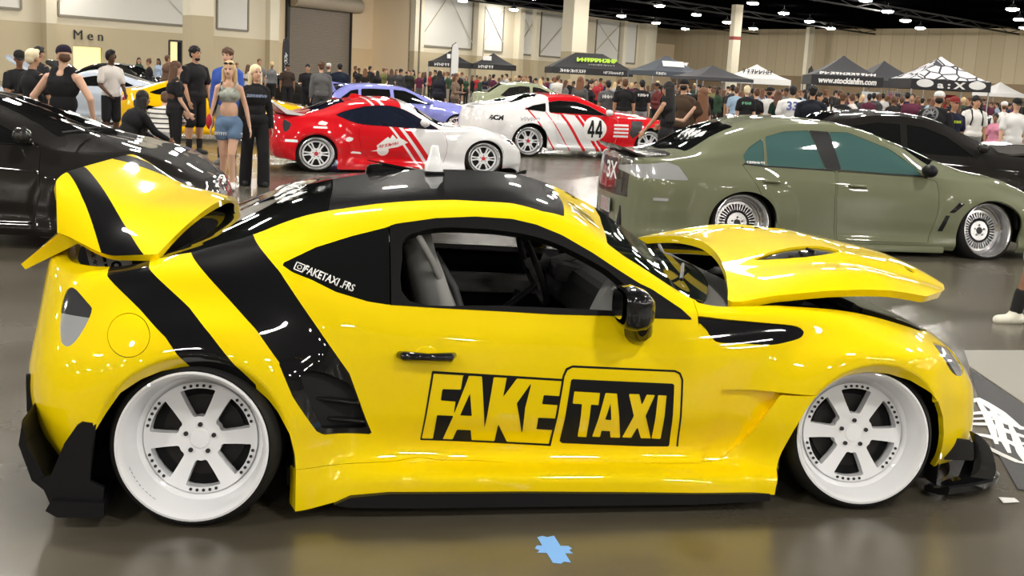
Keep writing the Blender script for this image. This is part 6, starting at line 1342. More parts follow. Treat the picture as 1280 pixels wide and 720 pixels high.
def tents():
    BK = mat('black_canopy', (.022, .022, .025), .75); GY = mat('grey_blue_canopy', (.055, .065, .085), .75); WH = mat('white_canopy', (.72, .72, .72), .8); GR2 = mat('charcoal_canopy', (.05, .05, .058), .75); LEGM = mat('tent_leg', (.35, .35, .36), .4, metal=.6); GRN = mat('lime_print', (.45, .72, .05), .7)
    def canopy(label, loc, rz, w, d, z0, z1, zp, m, ridge=0.0, val=None, pattern=None):
        """pop-up canopy: curved roof, hanging valance, four legs"""
        t = thing('canopy_tent', label, 'tent', loc, rz)
        bm = bmesh.new(); n = 10; ring = []
        def roofz(u): return z1 + (zp - z1) * (1 - u) ** 1.25 if not ridge else z1 + (zp - z1) * (1 - u)
        for k in range(n + 1):
            u = k / n; hx, hy = (ridge / 2) * (1 - u) + w / 2 * u, d / 2 * u; hx = max(hx, .02); hy = max(hy, .02); z = roofz(u); ring.append([bm.verts.new(p) for p in ((-hx, -hy, z), (0, -hy, z), (hx, -hy, z), (hx, hy, z), (0, hy, z), (-hx, hy, z))])
        for a, b in zip(ring, ring[1:]):
            for k in range(6): bm.faces.new((a[k], a[(k + 1) % 6], b[(k + 1) % 6], b[k]))
        bm.faces.new(ring[0]); obj_bm('canopy_roof', bm, pattern or m, t, True, 25)
        bm = bmesh.new(); Lo = [(-w / 2, -d / 2), (w / 2, -d / 2), (w / 2, d / 2), (-w / 2, d / 2)]; V1 = [bm.verts.new((x, y, z1 + .01)) for x, y in Lo]; V0 = [bm.verts.new((x * 1.005, y * 1.005, z0)) for x, y in Lo]; V2 = [bm.verts.new((x * .99, y * .99, z0)) for x, y in Lo]; V3 = [bm.verts.new((x * .985, y * .985, z1)) for x, y in Lo]
        for k in range(4):
            q = (k + 1) % 4; bm.faces.new((V0[k], V0[q], V1[q], V1[k])); bm.faces.new((V2[q], V2[k], V3[k], V3[q])); bm.faces.new((V0[q], V0[k], V2[k], V2[q]))
        obj_bm('canopy_valance', bm, m if val is None else val, t)
        for x, y in Lo: bm = bmesh.new(); bx(bm, (x * .97, y * .97, (z1 - .02) / 2), (.045, .045, z1 - .02)); obj_bm('tent_leg', bm, LEGM, t)
        return t
    def ttext(t, txt, y, z, h, m, tilt=0.0, x=0.0, **k): return text_obj('canopy_print', txt, h, T((x, y, z), (PI / 2 - tilt, 0, 0)), m, t, **k)
    P = lambda px, d: ((px - 640) / 1450 * d * 1.0 + .02 * 0, d)
    def at(px, d): p = sphere_point(px, 200, 0); k = d / p.y; return (p.x * k + 0.0, d, 0)
    def at2(px, py, d):   # at distance d along the bearing of a pixel
        F, H, YH, RL = 1450., 1.63, 97., .053; q = sphere_point(px, py, 0 if py > 135 else 3.0) if False else None
        P_ = math.atan((360 - YH) / F * math.cos(RL)); f = Vector((0, math.cos(P_), -math.sin(P_))); u0 = Vector((0, math.sin(P_), math.cos(P_))); r0 = Vector((1, 0, 0)); r = r0 * math.cos(RL) + u0 * math.sin(RL); u = -r0 * math.sin(RL) + u0 * math.cos(RL)
        dd = f + r * ((px - 640) / F) + u * ((360 - py) / F); return Vector((dd.x / dd.y * d, d, 1.63 + dd.z / dd.y * d))
    q = at2(562, 88, 83); t = canopy('black pop-up tent with white prints, left of the pair by the far wall', (q.x, q.y, 0), .1, 3, 3, 2.1, 2.45, 3.25, BK); ttext(t, '~6', -1.52, 2.27, .28, WVIN, x=-.6); bm = bmesh.new(); bx(bm, (.1, -1.0, 2.86), (.7, .02, .35), (-.6, 0, 0)); obj_bm('canopy_mark', bm, WVIN, t)
    q = at2(616, 88, 83); t = canopy('black pop-up tent with white prints, right of the pair by the far wall', (q.x, q.y, 0), .1, 3, 3, 2.1, 2.45, 3.25, BK); ttext(t, '~6', -1.52, 2.27, .28, WVIN, x=-.6); bm = bmesh.new(); bx(bm, (-.5, -1.0, 2.86), (.6, .02, .35), (-.6, 0, 0)); obj_bm('canopy_mark', bm, WVIN, t)
    q = at2(735, 90, 73); t = canopy('wide black tent with lime green lettering on its roof', (q.x, q.y, 0), .12, 5.0, 3, 2.05, 2.4, 3.35, BK, ridge=1.7); ttext(t, '~9', -.98, 2.93, .62, GRN, tilt=.98, x=.35, bold=.015, sx=.72, shear=.15); ttext(t, '~11', -1.25, 2.66, .24, mat('grey_print', (.3, .3, .3), .7), tilt=.98, x=.6); ttext(t, '~10', -1.53, 2.22, .26, WVIN, x=-1.2); ttext(t, '~9', -1.53, 2.22, .22, WVIN, x=1.3)
    q = at2(832, 90, 66); t = canopy('grey blue pop-up tent left of the red-banded column', (q.x, q.y, 0), .35, 3.2, 3.2, 2.15, 2.4, 3.3, GY); bm = bmesh.new(); bx(bm, (-.1, -1.05, 2.82), (1.3, .02, .34), (-.55, 0, 0)); obj_bm('canopy_mark', bm, WVIN, t); bm = bmesh.new(); bx(bm, (1.05, .0, 2.82), (.02, 1.0, .30), (0, .55, 0)); obj_bm('canopy_mark', bm, WVIN, t); ttext(t, '~5', -1.62, 2.27, .2, WVIN, x=-1.1)
    q = at2(889, 100, 52); canopy('plain dark low tent in front of the red-banded column', (q.x, q.y, 0), .3, 2.7, 2.7, 1.95, 2.08, 2.62, GR2)
    q = at2(945, 95, 68); t = canopy('white pop-up tent with faint black lettering', (q.x, q.y, 0), .2, 3, 3, 2.0, 2.3, 3.1, WH); ttext(t, '~7', -1.02, 2.68, .42, SAT, tilt=.6, x=-.4, shear=.3)
    q = at2(1052, 98, 51); t = canopy('black tent with a white web address on its valance', (q.x, q.y, 0), -.10, 2.95, 2.95, 2.02, 2.42, 3.3, BK, pattern=GR2); ttext(t, 'www.stockishfm.com', -1.50, 2.21, .32, WVIN, bold=.014, sx=.86, shear=.12); ttext(t, '~11', -1.38, 2.52, .26, WVIN, tilt=.95, bold=.012, sx=1.3, shear=.2)
    text_obj('canopy_print', '~5', .3, T((1.57, .2, 2.2), (PI / 2, 0, PI / 2)), WVIN, t, bold=.01)
    q = at2(1103, 98, 57); canopy('plain grey tent peak showing between the lettered and patterned tents', (q.x, q.y, 0), .1, 3, 3, 2.1, 2.4, 3.35, GR2)
    PT = bpy.data.materials.new('patterned_canopy'); PT.use_nodes = True; nt = PT.node_tree; b = nt.nodes['Principled BSDF']; b.inputs['Roughness'].default_value = .8; tc = nt.nodes.new('ShaderNodeTexCoord'); vo = nt.nodes.new('ShaderNodeTexVoronoi'); vo.feature = 'DISTANCE_TO_EDGE'; vo.inputs['Scale'].default_value = 1.9; cr = nt.nodes.new('ShaderNodeValToRGB'); cr.color_ramp.interpolation = 'CONSTANT'; cr.color_ramp.elements[0].color = (.02, .02, .03, 1); cr.color_ramp.elements[1].position = .07; cr.color_ramp.elements[1].color = (.62, .62, .66, 1); nt.links.new(tc.outputs['Object'], vo.inputs['Vector']); nt.links.new(vo.outputs['Distance'], cr.inputs[0]); nt.links.new(cr.outputs[0], b.inputs['Base Color'])
    q = at2(1173, 100, 47); t = canopy('black tent with a white patchwork roof pattern', (q.x, q.y, 0), -.02, 3.05, 3.05, 2.02, 2.4, 3.32, BK, pattern=PT); ttext(t, 'a : X', -1.545, 2.2, .34, WVIN, bold=.012, sx=1.6)
    for x in (-1.0, 1.0): bm = bmesh.new(); sph(bm, (x, -1.545, 2.25), .22, (1.5, .05, .7)); obj_bm('canopy_mark', bm, WVIN, t)
    q = at2(1249, 118, 94); canopy('small plain white tent by the far wall at the right', (q.x, q.y, 0), .2, 2.9, 2.9, 2.15, 2.4, 3.3, WH)
    # feather flags
    def flag(label, px, d, z0, z1, w, m, txt=None):
        q = at2(px, 90, d); t = thing('feather_flag', label, 'flag', (q.x, q.y, 0)); bm = bmesh.new(); tube(bm, [(0, 0, 0), (0, 0, z1 * .8), (.04, 0, z1 * .95), (w * .6, 0, z1)], .025, 6); obj_bm('flag_pole', bm, SAT, t)
        bm = bmesh.new(); pts = [(.02, z0), (w, z0 + .1), (w, z1 * .86), (w * .8, z1 * .96), (w * .4, z1), (.03, z1 * .9)]; prism(bm, pts, -.008, .008); f = obj_bm('flag_cloth', bm, m, t)
        bm = bmesh.new(); cyl(bm, (0, 0, 0), (0, 0, .06), .25, n=12); obj_bm('flag_base', bm, SAT, t)
        if txt: text_obj('flag_print', txt, w * .6, T((w * .5, -.012, (z0 + z1) / 2), (PI / 2, -PI / 2, 0)), WVIN, f, sx=1.4)
    flag('tall black banner flag with white lettering before the roller door', 353, 62, .6, 3.1, .36, BK, '~5'); flag('white feather flag before the black pair of tents', 563, 70, .8, 3.5, .45, WH); flag('small dark feather flag beside the lettered tent', 1010, 56, 1.6, 2.9, .28, GR2)
    # wares under the right-hand tents
    def table(label, px, d, w, m, h=.75):
        q = at2(px, 120, d); t = thing('display_table', label, 'table', (q.x, q.y, 0)); bm = bmesh.new(); bx(bm, (0, 0, h), (w, .7, .04), bev=.01); obj_bm('tabletop', bm, m, t); bm = bmesh.new(); bx(bm, (0, -.34, h / 2), (w, .02, h)); bx(bm, (-w / 2, 0, h / 2), (.02, .7, h)); bx(bm, (w / 2, 0, h / 2), (.02, .7, h)); obj_bm('table_cloth', bm, m, t); return t
    table('black draped table under the lettered tent', 1052, 51, 2.4, BK); table('black draped table under the patterned tent', 1170, 48, 2.4, BK)
    q = at2(1088, 118, 49.2); bm = bmesh.new(); bx(bm, (0, 0, 1.25), (.72, .04, 1.15)); o = obj_bm('display_board', bm, mat('pale_board', (.62, .64, .68), .6)); o.location = (q.x, q.y, 0); bm = bmesh.new()
    for x in (-.3, .3): cyl(bm, (x, 0, .01), (x, 0, .7), .02, n=6); bx(bm, (x, 0, .02), (.06, .5, .03))
    obj_bm('board_legs', bm, SAT, o); tag(o, 'pale blank display board between the lettered and patterned tents', 'board')
    q = at2(1184, 115, 47); bm = bmesh.new(); bx(bm, (0, 0, 1.55), (.7, .05, .62)); o = obj_bm('red_shirt_display', bm, mat('red_cloth', (.45, .03, .04), .8)); o.location = (q.x, q.y, 0); bm = bmesh.new(); cyl(bm, (0, .05, 0), (0, .05, 1.5), .025, n=8); bx(bm, (0, .05, .015), (.4, .4, .03)); obj_bm('display_stand', bm, SAT, o); tag(o, 'red printed cloth on a stand under the patterned tent', 'display')
    cols = [(.5, .45, .05), (.35, .12, .2), (.1, .1, .12), (.3, .3, .32), (.12, .2, .12), (.4, .36, .3)]
    for i, (px, d) in enumerate(((1102, 50), (1112, 50), (1122, 49.5), (1132, 49))):
        q = at2(px, 118, d); t = thing('merchandise_rack', 'rack of hanging goods, number %s from the pale board' % ('one', 'two', 'three', 'four')[i], 'rack', (q.x, q.y, 0)); bm = bmesh.new()
        for x in (-.12, .12): cyl(bm, (x, 0, 0), (x, 0, 1.9), .015, n=6)
        cyl(bm, (-.12, 0, 1.9), (.12, 0, 1.9), .015, n=6); bx(bm, (0, 0, .02), (.34, .4, .03)); obj_bm('rack_frame', bm, LEGM, t)
        for k in range(4): bm = bmesh.new(); bx(bm, (0, -.02, 1.68 - k * .38), (.22, .06, .30), bev=.02); obj_bm('hung_packet', bm, cloth('packet_%d' % ((i + k) % 6), cols[(i + k) % 6]), t)
# ------------------------------------------------------------------ people
SKN = {k: mat('skin_' + k, c, rough=.55, spec=.3) for k, c in dict(fair=(.62, .38, .27), tan=(.46, .26, .16), brown=(.24, .12, .07), dark=(.09, .045, .028)).items()}
HAIRC = {k: mat('hair_' + k, c, rough=.55, spec=.35) for k, c in dict(blond=(.62, .45, .24), platinum=(.78, .66, .42), brown=(.10, .05, .028), auburn=(.16, .07, .035), black=(.012, .010, .010), bleach=(.72, .62, .42)).items()}
def CL(c): return cloth('cloth_%02x%02x%02x' % tuple(int(min(.999, max(0, x)) * 255) for x in c), c)
LIP = mat('lip', (.42, .14, .12), .5); EYE = mat('eye_dark', (.02, .015, .012), .3); SOLE = mat('shoe_white', (.75, .75, .74), .6)
PRE_N = 0
def rotz(v, a): return Vector((v[0] * math.cos(a) - v[1] * math.sin(a), v[0] * math.sin(a) + v[1] * math.cos(a), v[2]))
class Body:
    """a figure 1.75 m tall facing -y, built from rounded limbs that are fused into one skin"""
    def __init__(s): s.p = []
    def cap(s, tag_, p, q, r1, r2): s.p.append(('c', tag_, Vector(p), Vector(q), r1, r2))
    def ell(s, tag_, c, r, R=None): s.p.append(('e', tag_, Vector(c), Vector(r), R or Matrix.Identity(3), 0))
    def mesh(s, voxel=.013, smooth=4):
        bm = bmesh.new()
        for k, t, a, b, c, d in s.p:
            if k == 'e':
                M = Matrix.Translation(a) @ c.to_4x4() @ Matrix.Diagonal((*b, 1)); bmesh.ops.create_uvsphere(bm, u_segments=20, v_segments=14, radius=1, matrix=M)
            else:
                v = b - a; L = v.length; q = v.to_track_quat('Z', 'Y').to_matrix().to_4x4() if L > 1e-6 else Matrix.Identity(4)
                rows = []
                for j in range(5): th = -PI / 2 + PI / 2 * j / 4.6; rows.append((c * math.cos(th), c * math.sin(th)))
                for j in range(5): th = PI / 2 * (j + .4) / 4.4; rows.append((d * math.cos(th), L + d * math.sin(th)))
                rr = []
                for r, z in rows: rr.append([bm.verts.new(Matrix.Translation(a) @ q @ Vector((r * math.cos(2 * PI * m / 14), r * math.sin(2 * PI * m / 14), z))) for m in range(14)])
                for A, B in zip(rr, rr[1:]):
                    for m in range(14): bm.faces.new((A[m], A[(m + 1) % 14], B[(m + 1) % 14], B[m]))
                bm.faces.new(rr[0][::-1]); bm.faces.new(rr[-1])
        me = bpy.data.meshes.new('fig'); bm.to_mesh(me); bm.free(); o = bpy.data.objects.new('fig', me); C.objects.link(o)
        md = o.modifiers.new('r', 'REMESH'); md.mode = 'VOXEL'; md.voxel_size = voxel; md.use_smooth_shade = True
        sm = o.modifiers.new('s', 'SMOOTH'); sm.iterations = smooth; sm.factor = .5
        dg = bpy.context.evaluated_depsgraph_get(); out = bpy.data.meshes.new_from_object(o.evaluated_get(dg)); bpy.data.objects.remove(o); bpy.data.meshes.remove(me)
        n = len(out.polygons); ce = np.zeros(n * 3); out.polygons.foreach_get('center', ce); ce = ce.reshape(-1, 3)
        best = np.full(n, 1e9); reg = np.zeros(n, int); tags = []
        for k, t, a, b, c, d in s.p:
            if t not in tags: tags.append(t)
            if k == 'e':
                L = (ce - np.array(a)) @ np.array(c); q = np.linalg.norm(L / np.array(b), axis=1); dist = (q - 1) * min(b)
            else:
                A_ = np.array(a); e = np.array(b) - A_; l2 = max(1e-9, e @ e); tt = np.clip(((ce - A_) @ e) / l2, 0, 1); dist = np.linalg.norm(ce - A_ - tt[:, None] * e, axis=1) - (c + (d - c) * tt)
            m = dist < best; best[m] = dist[m]; reg[m] = tags.index(t)
        return out, reg, tags
def figure(female=False, top='tee', bottom='long', pose=None, hair='short', build=1.0, hands=True, coarse=False):
    """limbs of one standing or crouching person; directions in pose are unit-ish vectors"""
    P = dict(lean=(0, 0), arm_l=((.10, 0, -1), (.05, -.12, -1)), arm_r=((-.10, 0, -1), (-.05, -.12, -1)), leg_l=((.03, -.02, -1), (.01, .03, -1)), leg_r=((-.03, -.02, -1), (-.01, .03, -1)), head=(0, 0), hip=.93)
    P.update(pose or {}); B = Body(); b = build
    hipz = P['hip']; lx, ly = P['lean']; up = Vector((lx, ly, 1)).normalized(); bend = Vector((0, ly * .5, 0))
    pel = Vector((0, 0, hipz)); waist = pel + up * .17; chest = pel + up * .37; sh = pel + up * .52; neck = pel + up * .585; hy, hx = P['head']
    hc = neck + up * .035 + Vector((0, -.02 + ly * .04, .09)); Rh = (Matrix.Rotation(hy, 3, 'Z') @ Matrix.Rotation(hx, 3, 'X'))
    Rt = up.to_track_quat('Z', 'Y').to_matrix(); Rt = Matrix((Vector((1, 0, -lx)).normalized(), up.cross(Vector((1, 0, -lx))).normalized(), up)).transposed()
    tT = 'top' if top != 'none' else 'skin'; bt = 'bottom'; mid = 'skin' if top == 'bralette' else tT
    loose = {'tee': .016, 'hoodie': .035, 'tank': .006, 'bralette': .004, 'polo': .016, 'long': .02, 'vest': .01}.get(top, .01)
    hw = .165 * b * (1.02 if female else 1); ww = (.118 if female else .15) * b; cw = (.145 if female else .175) * b
    B.ell(bt, pel, (hw + .004, .118 * b, .125), Rt)
    if female: B.ell(bt, pel + Vector((0, .045, -.03)), (.15 * b, .095 * b, .10), Rt)
    B.ell(mid, waist, (ww + loose * .8, .10 * b + loose * .8, .15), Rt)
    B.ell(tT, chest, (cw + loose, .115 * b + loose, .165 if top != 'bralette' else .115), Rt)
    if top in ('tee', 'hoodie', 'polo', 'long'): B.cap(tT, pel + up * .06, chest, (hw if not female else hw * .94) * .70 + loose * .5, cw * .75); B.ell(tT, pel + up * .05, (hw + loose * .7, .118 * b + loose * .8, .12), Rt)
    if female:
        for q in (1, -1): B.ell(tT, chest + Rt @ Vector((.068 * q, -.088, .01)), (.062, .055, .058), Rt)
    sw = (.150 if female else .182) * b
    tk = 'skin' if top in ('tank', 'bralette', 'vest') else tT
    B.cap(tk, sh + Rt @ Vector((-sw * .82, .01, -.05)), sh + Rt @ Vector((0, .01, -.02)), .050 * b + loose * .4, .062 * b + loose * .4); B.cap(tk, sh + Rt @ Vector((0, .01, -.02)), sh + Rt @ Vector((sw * .82, .01, -.05)), .062 * b + loose * .4, .050 * b + loose * .4)
    if top in ('tank', 'vest', 'bralette'):
        for q in (1, -1): B.cap(tT, chest + Rt @ Vector((.08 * q, -.06 if top == 'bralette' else .02, .05)), sh + Rt @ Vector((.085 * q, .0, .012)), .098 if top != 'bralette' else .018, .070 if top != 'bralette' else .014)
    B.cap(tk, sh + Rt @ Vector((0, .012, -.02)), neck - up * .055, .078, .058); B.cap('skin', neck - up * .05, hc - Vector((0, 0, .05)), .052 if not female else .044, .05 if not female else .043)
    # head
    H = lambda v: hc + Rh @ Vector(v)
    B.ell('skin', H((0, .012, .035)), (.074, .092, .088), Rh); B.ell('skin', H((0, -.018, -.03)), (.058, .068, .082), Rh); B.ell('skin', H((0, -.045, -.085)), (.032, .032, .024), Rh)
    B.cap('skin', H((0, -.082, .008)), H((0, -.104, -.022)), .010, .015)
    for q in (1, -1): B.ell('skin', H((.075 * q, .01, -.005)), (.010, .02, .032), Rh)
    # arms
    joints = {}
    for q, key in ((1, 'arm_l'), (-1, 'arm_r')):
        u, f = [Vector(v).normalized() for v in P[key][:2]]; S = sh + Rt @ Vector((sw * q, .0, -.055)); E = S + u * .285; Wr = E + f * .245
        k = 1.0 if not female else .84
        B.cap('skin', S, E, .050 * k * b, .040 * k * b); B.ell('skin', S, (.050 * k * b,) * 3); B.cap('skin', E, Wr, .041 * k * b, .027 * k)
        if top in ('tee', 'polo'): B.cap(tT, S + u * .01, S + u * .19, .056 * k * b, .063 * k * b)
        if top in ('hoodie', 'long'): B.cap(tT, S + u * .01, E, .060 * k * b, .058 * k); B.cap(tT, E, Wr - f * .01, .058 * k, .043 * k)
        palm = Wr + f * .055; side = f.cross(Vector((0, 1, 0))); side = side.normalized() if side.length > .1 else Vector((1, 0, 0)); fwd = side.cross(f).normalized()
        if hands:
            Rm = Matrix((fwd, side, f)).transposed(); B.ell('skin', palm, (.040, .017, .05), Rm)
            for m, (o, L) in enumerate(((-.030, .062), (-.010, .074), (.010, .070), (.029, .054))):
                a0 = palm + fwd * o + f * .035; a1 = a0 + f * L * .5 - side * .006 * q; B.cap('skin', a0, a1, .0092, .0085); B.cap('skin', a1, a1 + (f * .8 - side * .45 * q).normalized() * L * .45, .0085, .0072)
            B.cap('skin', palm - fwd * .03 - f * .02, palm - fwd * .062 + f * .03, .0115, .0095)
        else: B.ell('skin', palm + f * .02, (.036, .022, .07), Matrix((fwd, side, f)).transposed())
        joints[key] = (S, E, Wr, palm)
    # legs
    for q, key in ((1, 'leg_l'), (-1, 'leg_r')):
        u, f = [Vector(v).normalized() for v in P[key][:2]]; Hj = pel + Vector((.088 * q * b, 0, -.03)); Kn = Hj + u * .405; An = Kn + f * .41
        k = b * (1.05 if female else 1.0)
        B.cap('skin', Hj, Kn, .083 * k, .055 * b); B.ell('skin', Kn, (.055 * b,) * 3); B.cap('skin', Kn, An, .054 * b, .036); B.ell('skin', Kn + f * .12 + Vector((0, .022, 0)), (.050 * b, .052 * b, .10), None)
        if bottom == 'shorts': B.cap(bt, Hj, Hj + u * .13, .098 * k, .098 * k)
        elif bottom == 'kneeshorts': B.cap(bt, Hj, Hj + u * .37, .095 * k, .085 * k)
        elif bottom == 'long': B.cap(bt, Hj, Kn, .092 * k, .066 * b); B.cap(bt, Kn, An + f * .01, .066 * b, .056 * b)
        elif bottom == 'tight': B.cap(bt, Hj, Kn, .090 * k, .062 * b); B.cap(bt, Kn, An, .060 * b, .043 * b)
        elif bottom == 'baggy': B.cap(bt, Hj, Kn, .100 * k, .085 * b); B.cap(bt, Kn, An + f * .045, .086 * b, .092 * b)
        toe = Vector((.15 * q, -1, 0)).normalized() if 'toe' not in P else Vector(P['toe']).normalized()
        heel = An + Vector((0, 0, -.045)); B.cap('shoe', heel - toe * .035, heel + toe * .13 + Vector((0, 0, -.012)), .040, .034); B.cap('shoe', heel + toe * .03, An + Vector((0, 0, -.01)), .044, .042)
        if P.get('socks'): B.cap('sock', An + f * -.02, An - f * .15, .043, .052)
        joints[key] = (Hj, Kn, An)
    B.hc, B.Rh, B.H, B.sh, B.neck, B.joints, B.Rt, B.chest = hc, Rh, H, sh, neck, joints, Rt, chest
    return B
def hair_mesh(B, style, rnd):
    H = B.H; h = Body(); Rh = B.Rh
    h.ell('h', H((0, .022, .044)), (.084, .098, .088), Rh)
    if style == 'short': h.ell('h', H((0, .06, -.005)), (.070, .056, .075), Rh); h.ell('h', H((0, -.045, .095)), (.058, .040, .030), Rh)
    elif style == 'curly':
        for k in range(22): z = .1 + .9 * k / 21; a = k * 2.4; r = math.sqrt(max(0, 1 - z * z)); h.ell('h', H((.078 * r * math.cos(a), .022 + .09 * r * math.sin(a), .045 + .085 * z)), (.024, .024, .022), Rh)
        h.ell('h', H((0, .06, .0)), (.070, .054, .07), Rh)
    elif style == 'bun': h.ell('h', H((0, .075, .105)), (.045, .045, .04), Rh); h.ell('h', H((0, .06, .0)), (.068, .05, .06), Rh)
    elif style in ('long', 'verylong', 'wavy'):
        L = {'long': .30, 'verylong': .50, 'wavy': .34}[style]
        h.ell('h', H((0, .05, -.02)), (.082, .062, .10), Rh)
        for k in range(13):
            a = PI * (k / 12); p = H((.080 * math.cos(a), .020 + .062 * math.sin(a), .0)); q = p + Vector((0, .02, -.14)); e = Vector((q.x * 1.1 + (B.hc.x - q.x) * .02, q.y + .02, B.hc.z - L - rnd.uniform(0, .05)))
            e = e + Vector((math.cos(a) * .035, .02 * math.sin(a), 0)); h.cap('h', p, q, .027, .030); w = Vector((rnd.uniform(-.012, .012), rnd.uniform(-.012, .012), 0)) if style == 'wavy' else Vector((0, 0, 0)); h.cap('h', q, (q + e) / 2 + w * 2, .030, .028); h.cap('h', (q + e) / 2 + w * 2, e, .028, .012)
    elif style == 'ponytail': h.ell('h', H((0, .05, -.01)), (.076, .06, .085), Rh); h.cap('h', H((0, .11, .02)), H((0, .15, -.08)), .03, .034); h.cap('h', H((0, .15, -.08)), H((0, .13, -.32)), .034, .012)
    elif style == 'cap':
        h = Body(); h.ell('h', H((0, .06, -.01)), (.068, .05, .06), Rh)
    return h
NFIG = [0]
def person(label, loc, rz, female=False, height=1.75, skin='fair', hairc='brown', hair='short', top='tee', topc=(.02, .02, .02), bottom='long', botc=(.02, .02, .025), shoec=(.6, .6, .6), pose=None, build=1.0, fine=False, group=None, cap=None, extras=None, sockc=(.02, .02, .02)):
    B = figure(female, top, bottom, pose, hair, build, hands=True); d_ = Vector(loc).length; me, reg, tags = B.mesh(.0095 if fine and d_ < 17 else .0125 if d_ < 22 else .017, 3 if d_ < 22 else 2)
    me.name = 'person'; s = height / 1.75
    for m in (SKN[skin],): me.materials.append(m)
    o = link(bpy.data.objects.new('person', me)); o.location = loc; o.rotation_euler = (0, 0, rz); o.scale = (s, s, s); tag(o, label, 'person', group)
    # clothing: shells over the body's own surface
    nm = {'top': {'tee': 't_shirt', 'hoodie': 'hoodie', 'tank': 'vest_top', 'bralette': 'crop_top', 'polo': 'polo_shirt', 'long': 'long_sleeved_top', 'vest': 'vest_top'}.get(top, 'shirt'), 'bottom': {'shorts': 'shorts', 'kneeshorts': 'shorts', 'tight': 'leggings'}.get(bottom, 'trousers'), 'shoe': 'shoes', 'sock': 'socks'}
    cm = {'top': CL(topc), 'bottom': CL(botc), 'shoe': CL(shoec), 'sock': CL(sockc)}
    nv = len(me.vertices); co = np.zeros(nv * 3); me.vertices.foreach_get('co', co); co = co.reshape(-1, 3); no = np.zeros(nv * 3); me.vertices.foreach_get('normal', no); no = no.reshape(-1, 3)
    polys = [tuple(p.vertices) for p in me.polygons]
    for t in ('top', 'bottom', 'shoe', 'sock'):
        if t not in tags: continue
        F = [polys[i] for i in np.where(reg == tags.index(t))[0]]
        if len(F) < 8: continue
        pt = Patch(co, no, F).compact()
        if t in ('shoe', 'sock'):
            for q in (1, -1):
                An = B.joints['leg_l' if q == 1 else 'leg_r'][2]; other = B.joints['leg_r' if q == 1 else 'leg_l'][2]
                d = np.linalg.norm(pt.V - np.array(An), axis=1) < np.linalg.norm(pt.V - np.array(other), axis=1); f2 = [f for f in pt.F if d[f[0]]]
                if f2: pp = Patch(pt.V, pt.N, f2).compact().offset(.004); patch_obj(t, [(pp, cm[t]), (pp.rim(.008), cm[t])], o)
        else:
            pp = pt.offset(.005 if t != 'bottom' else .004); patch_obj(nm[t], [(pp, cm[t]), (pp.rim(.010), cm[t])], o)
    if hair and hair != 'none':
        hm, _, _ = hair_mesh(B, hair, random.Random(len(label))).mesh(.011, 2); hm.materials.append(HAIRC[hairc]); hm.name = 'hair'; link(bpy.data.objects.new('hair', hm), o)
    H = B.H
    if cap:
        bm = bmesh.new(); c = H((0, .012, .055)); R4 = B.Rh.to_4x4()
        if cap.get('back'): R4 = R4 @ Matrix.Rotation(PI, 4, 'Z')
        rows = [[bm.verts.new(c + (R4 @ Vector((.090 * math.cos(t) * f, .104 * math.sin(t) * f, z))).to_3d()) for t in np.linspace(0, 2 * PI, 20, endpoint=False)] for f, z in ((.99, -.008), (1.0, .012), (.96, .034), (.86, .055), (.68, .073), (.42, .085), (.12, .090))]
        for a, b_ in zip(rows, rows[1:]):
            for k in range(20): bm.faces.new((a[k], a[(k + 1) % 20], b_[(k + 1) % 20], b_[k]))
        bm.faces.new(rows[-1]); bm.faces.new(rows[0][::-1])
        A = [bm.verts.new(c + R4 @ Vector((.088 * math.sin(t), -.100 * math.cos(t), .0))) for t in np.linspace(-.95, .95, 9)]; Z = [bm.verts.new(c + R4 @ Vector((.082 * math.sin(t), -.115 * math.cos(t) - .07 * math.cos(t * 1.4), -.012 - .0 * t))) for t in np.linspace(-.95, .95, 9)]
        A2 = [bm.verts.new(v.co + Vector((0, 0, -.006))) for v in A]; Z2 = [bm.verts.new(v.co + Vector((0, 0, -.006))) for v in Z]
        for k in range(8): bm.faces.new((A[k], A[k + 1], Z[k + 1], Z[k])); bm.faces.new((A2[k + 1], A2[k], Z2[k], Z2[k + 1])); bm.faces.new((Z[k], Z[k + 1], Z2[k + 1], Z2[k]))
        obj_bm('cap', bm, CL(cap['c']), o, True, 40)
    bm = bmesh.new()
    for q in (1, -1): sph(bm, H((.030 * q, -.081, .018)), .0105, (1.25, .6, .7), n=10)
    obj_bm('eyes', bm, EYE, o, True)
    bm = bmesh.new(); sph(bm, H((0, -.0835, -.052)), .020, (1.15, .35, .30), n=10); obj_bm('mouth', bm, LIP, o, True)
    bm = bmesh.new()
    for q in (1, -1): sph(bm, H((.030 * q, -.084, .037)), .016, (1.2, .35, .22), n=8)
    obj_bm('eyebrows', bm, HAIRC[hairc], o, True)
    if extras: extras(o, B)
    return o
def stamp(o, name, P3, w, m, parent=None):
    bm = bmesh.new(); tube(bm, P3, w, 6); return obj_bm(name, bm, m, parent or o, True)
def flatmark(o, B, name, txt, h, z, m, back=False, y=None, sx=1.0, bold=.004):
    s = 1 if back else -1; c = B.chest + Vector((0, s * (.155), z)) if y is None else B.chest + Vector((0, y, z))
    return text_obj(name, txt, h, T(c, (PI / 2, 0, PI if back else 0)), m, o, bold=bold, sx=sx)
def ground(px, d):
    p = sphere_point(px, 300, 0); k = d / p.y; return Vector((p.x * k, d, 0))
